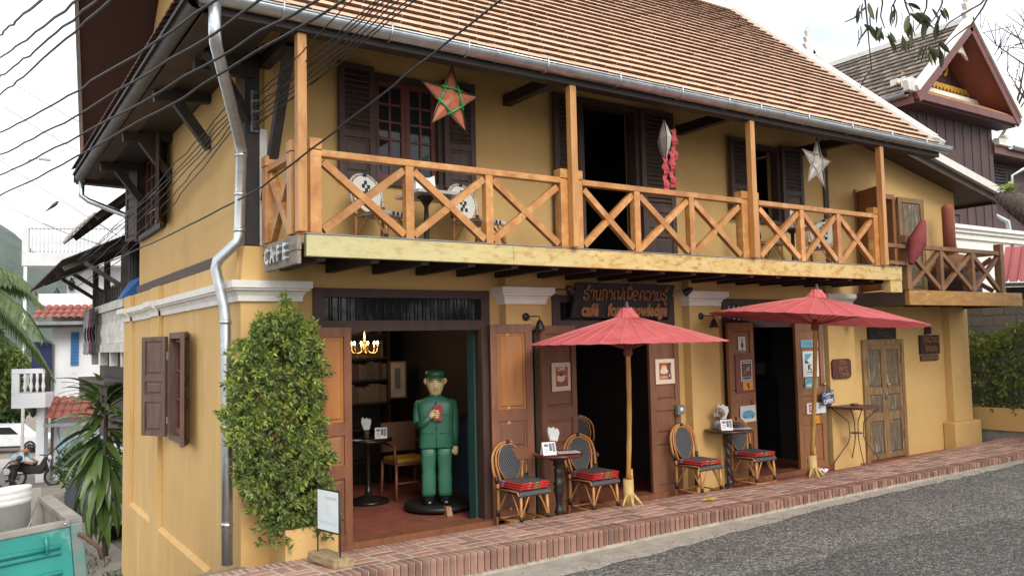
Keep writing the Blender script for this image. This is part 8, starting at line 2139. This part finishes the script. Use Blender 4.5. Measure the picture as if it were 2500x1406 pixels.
LEAVES = [((3.718, -4.026, 4.48), (-0.012, 0.016, -0.094)), ((3.712, -4.023, 4.502), (0.016, -0.003, -0.095)), ((3.726, -4.019, 4.336), (-0.005, 0.011, -0.095)), ((3.752, -4.038, 4.351), (0.062, -0.037, -0.063)), ((3.774, -4.051, 4.335), (0.041, -0.022, -0.084)), ((3.828, -4.084, 4.285), (-0.026, 0.024, -0.089)), ((3.847, -4.094, 4.253), (0.042, -0.021, -0.084)), ((3.855, -4.099, 4.243), (0.063, -0.036, -0.063)), ((3.882, -4.115, 4.22), (0.053, -0.029, -0.075)), ((3.91, -4.152, 4.459), (-0.039, 0.032, -0.082)), ((3.918, -4.158, 4.465), (0.041, -0.021, -0.084)), ((3.937, -4.17, 4.452), (0.001, 0.007, -0.096)), ((3.996, -4.204, 4.377), (-0.025, 0.024, -0.09)), ((4.007, -4.21, 4.367), (-0.005, 0.011, -0.095)), ((4.018, -4.218, 4.376), (0.029, -0.012, -0.091)), ((4.028, -4.226, 4.392), (0.058, -0.033, -0.069)), ((4.052, -4.243, 4.407), (0.07, -0.043, -0.05)), ((4.066, -4.249, 4.359), (0.075, -0.048, -0.035)), ((3.993, -4.193, 4.265), (0.016, -0.003, -0.095)), ((4.02, -4.209, 4.248), (0.041, -0.022, -0.084)), ((4.041, -4.224, 4.248), (-0.025, 0.025, -0.089)), ((4.125, -4.287, 4.341), (-0.006, 0.011, -0.095)), ((4.141, -4.296, 4.325), (0.009, 0.001, -0.096)), ((4.197, -4.345, 4.467), (0.041, -0.021, -0.084)), ((4.218, -4.358, 4.451), (0.063, -0.037, -0.064)), ((4.185, -4.331, 4.388), (-0.026, 0.024, -0.09)), ((4.11, -4.261, 4.141), (-0.039, 0.032, -0.082)), ((4.128, -4.273, 4.14), (-0.012, 0.015, -0.094)), ((4.149, -4.289, 4.159), (0.042, -0.021, -0.084)), ((4.176, -4.308, 4.181), (0.062, -0.037, -0.064)), ((4.202, -4.326, 4.18), (0.016, -0.003, -0.095)), ((4.038, -4.235, 4.423), (0.076, -0.048, -0.034)), ((4.081, -4.262, 4.397), (0.067, -0.04, -0.057)), ((3.785, -4.069, 4.462), (-0.005, 0.011, -0.095)), ((4.005, -4.219, 4.504), (0.079, -0.052, -0.019)), ((4.203, -4.323, 4.132), (0.029, -0.012, -0.091))]
for tw in TWIGS: ptube('twig', TW_, near, tw, [.009 * (1 - .6 * i / (len(tw) - 1)) for i in range(len(tw))], 5)
for p_, d_ in LEAVES:
    for rep in range(2):
        o = share('leaf', mlme, near, Vector(p_) + Vector((r4.uniform(-.03, .03), r4.uniform(-.05, .05), r4.uniform(-.03, .02))))
        dv = (Vector(d_).normalized() + Vector((r4.uniform(-.35, .35), r4.uniform(-.35, .35), r4.uniform(-.3, .1)))).normalized()
        o.rotation_euler = (dv.to_track_quat('X', 'Z') @ Matrix.Rotation(r4.uniform(-1.2, 1.2), 4, 'X').to_quaternion()).to_euler(); s_ = r4.uniform(.7, 1.1); o.scale = (s_, s_, s_)
bigtree('broad tree across the street behind the viewer', (13, -25, .1), (13, -24.5, 4.0), (5.0, 2.5, 3.2), 1100, 92, L=.36, w=.16)
bigtree('broad tree across the street further up the road', (27, -26, .3), (27, -25.5, 4.0), (5.5, 2.5, 3.2), 1100, 93, L=.36, w=.16)
def sagging(a, b, s, w, seed, n=30):
    r_ = random.Random(seed); a = Vector(a); b = Vector(b); o = []
    for i in range(n + 1):
        u = i / n; p = a.lerp(b, u); p.z -= s * 4 * u * (1 - u)
        if 0 < i < n: p += Vector((r_.uniform(-w, w), 0, r_.uniform(-w, w)))
        o.append(p)
    return o
CABLES = [sagging(*q_, i, 40) for i, q_ in enumerate([((-2.03, 8.35, 6.94), (-1.69, -5.01, 3.29), 0.1, 0.01), ((-2.12, 8.44, 6.53), (-1.41, -5.21, 3.41), 0.1, 0.01), ((-2.18, 8.51, 6.1), (-1.26, -5.32, 3.54), 0.1, 0.01), ((-2.22, 8.58, 5.7), (-1.15, -5.41, 3.67), 0.1, 0.01), ((-2.47, 8.78, 5.24), (-0.52, -5.84, 3.79), 0.24, 0.01), ((-2.59, 8.9, 4.77), (-0.18, -6.07, 3.93), 0.24, 0.01), ((-2.74, 9.02, 4.38), (0.2, -6.34, 4.04), 0.24, 0.01), ((-2.82, 9.11, 3.96), (0.43, -6.49, 4.17), 0.24, 0.01)])]
DROPS = [sagging(*q_, 20 + i) for i, q_ in enumerate([((0.145, -0.16, 4.27), (0.22, -3.44, 4.57), 0.06, 0.006), ((0.145, -0.16, 4.24), (0.44, -3.58, 4.58), 0.06999999999999999, 0.006), ((0.145, -0.16, 4.17), (0.47, -3.6, 4.62), 0.08, 0.006), ((0.145, -0.16, 4.14), (0.54, -3.65, 4.64), 0.06, 0.006), ((0.145, -0.16, 4.07), (0.6, -3.68, 4.68), 0.06999999999999999, 0.006), ((0.145, -0.16, 4.04), (0.65, -3.71, 4.7), 0.08, 0.006), ((0.145, -0.16, 3.98), (0.76, -3.79, 4.73), 0.06, 0.006), ((0.15, -0.16, 4.0), (0.81, -3.82, 4.72), 0.06999999999999999, 0.006)])]
FEEDS = [sagging(*q_, 40 + i) for i, q_ in enumerate([((-0.03, -0.22, 4.24), (-0.66, 9.91, 3.28), 0.12, 0.012), ((-0.03, -0.22, 4.17), (-0.61, 9.87, 3.36), 0.15, 0.012), ((-0.03, -0.22, 4.14), (-0.54, 9.83, 3.39), 0.18, 0.012), ((-0.03, -0.22, 4.07), (-0.44, 9.78, 3.22), 0.12, 0.012), ((-0.03, -0.22, 4.04), (-0.28, 9.67, 3.14), 0.15, 0.012), ((-0.03, -0.22, 3.98), (-0.15, 9.34, 3.19), 0.18, 0.012)])]
L0, L1, L2_ = ((1.36, -4.33, 4.75), (-0.0, -0.78, 3.28), (-0.67, 9.8, 3.28))
LONG = [sagging(L0, L1, .02, .004, 60) + sagging(L1, L2_, .10, .004, 61)[1:]]
THIN = [sagging(*q_, 70 + i, 20) for i, q_ in enumerate([((-1.68, 20.28, 10.4), (0.88, 18.73, 8.43), 0.1, 0.02), ((-1.66, 20.34, 9.51), (0.9, 18.78, 7.6), 0.1, 0.02), ((-1.59, 22.8, 8.34), (1.38, 13.88, 4.45), 0.05, 0), ((-1.57, 22.89, 6.99), (1.39, 13.89, 4.25), 0.2, 0)])]
BIRD = (-0.137, 16.611, 5.675)

# ================================================================ overhead cables and a bird
for w, od in zip(CABLES, ('topmost', 'second', 'third', 'fourth', 'fifth', 'sixth', 'seventh', 'lowest')): tag(MB().tube(w, .0092, 6).build('street_cable', WIREM), f'{od} of the eight thick black street cables, counted down the left edge of the sky', 'cable', 'street cables')
for w in DROPS: tag(MB().tube(w, .0055, 5).build('service_cable', WIREM), 'thin black cable running from the insulator rack up over the roof', 'cable', 'cables above the insulator rack')
for w in FEEDS: tag(MB().tube(w, .006, 5).build('house_cable', WIREM), 'thin black cable running from the insulator rack along the side wall', 'cable', 'cables along the side wall')
tag(MB().tube(LONG[0], .008, 6).build('long_cable', WIREM), 'single taut cable crossing the left window and balcony post', 'cable')
for i, w in enumerate(THIN): tag(MB().tube(w, .010, 5).build('far_wire', WIREM), ('upper thin wire crossing the pale sky at left', 'second thin wire crossing the pale sky at left', 'thin far wire carrying the bird', 'lowest thin far wire above the palm')[i], 'wire')
bd = thing('bird', 'small dark bird perched on the far wire at left', 'bird', BIRD)
B_ = Vector(BIRD)
def birdy(b):
    b.tube([B_ + Vector((-.17, 0, -.10)), B_ + Vector((-.08, 0, -.02)), B_ + Vector((.0, 0, .06)), B_ + Vector((.06, 0, .12)), B_ + Vector((.09, 0, .16)), B_ + Vector((.13, 0, .15))], [.012, .03, .05, .045, .032, .004], 8)
part('body', DKM, bd, birdy)
part('tail', DKM, bd, lambda b: b.hexa([B_ + Vector((-.28, -.02, -.16)), B_ + Vector((-.12, -.015, -.06)), B_ + Vector((-.12, .015, -.06)), B_ + Vector((-.28, .02, -.16))], [B_ + Vector((-.28, -.02, -.15)), B_ + Vector((-.12, -.015, -.04)), B_ + Vector((-.12, .015, -.04)), B_ + Vector((-.28, .02, -.15))]))
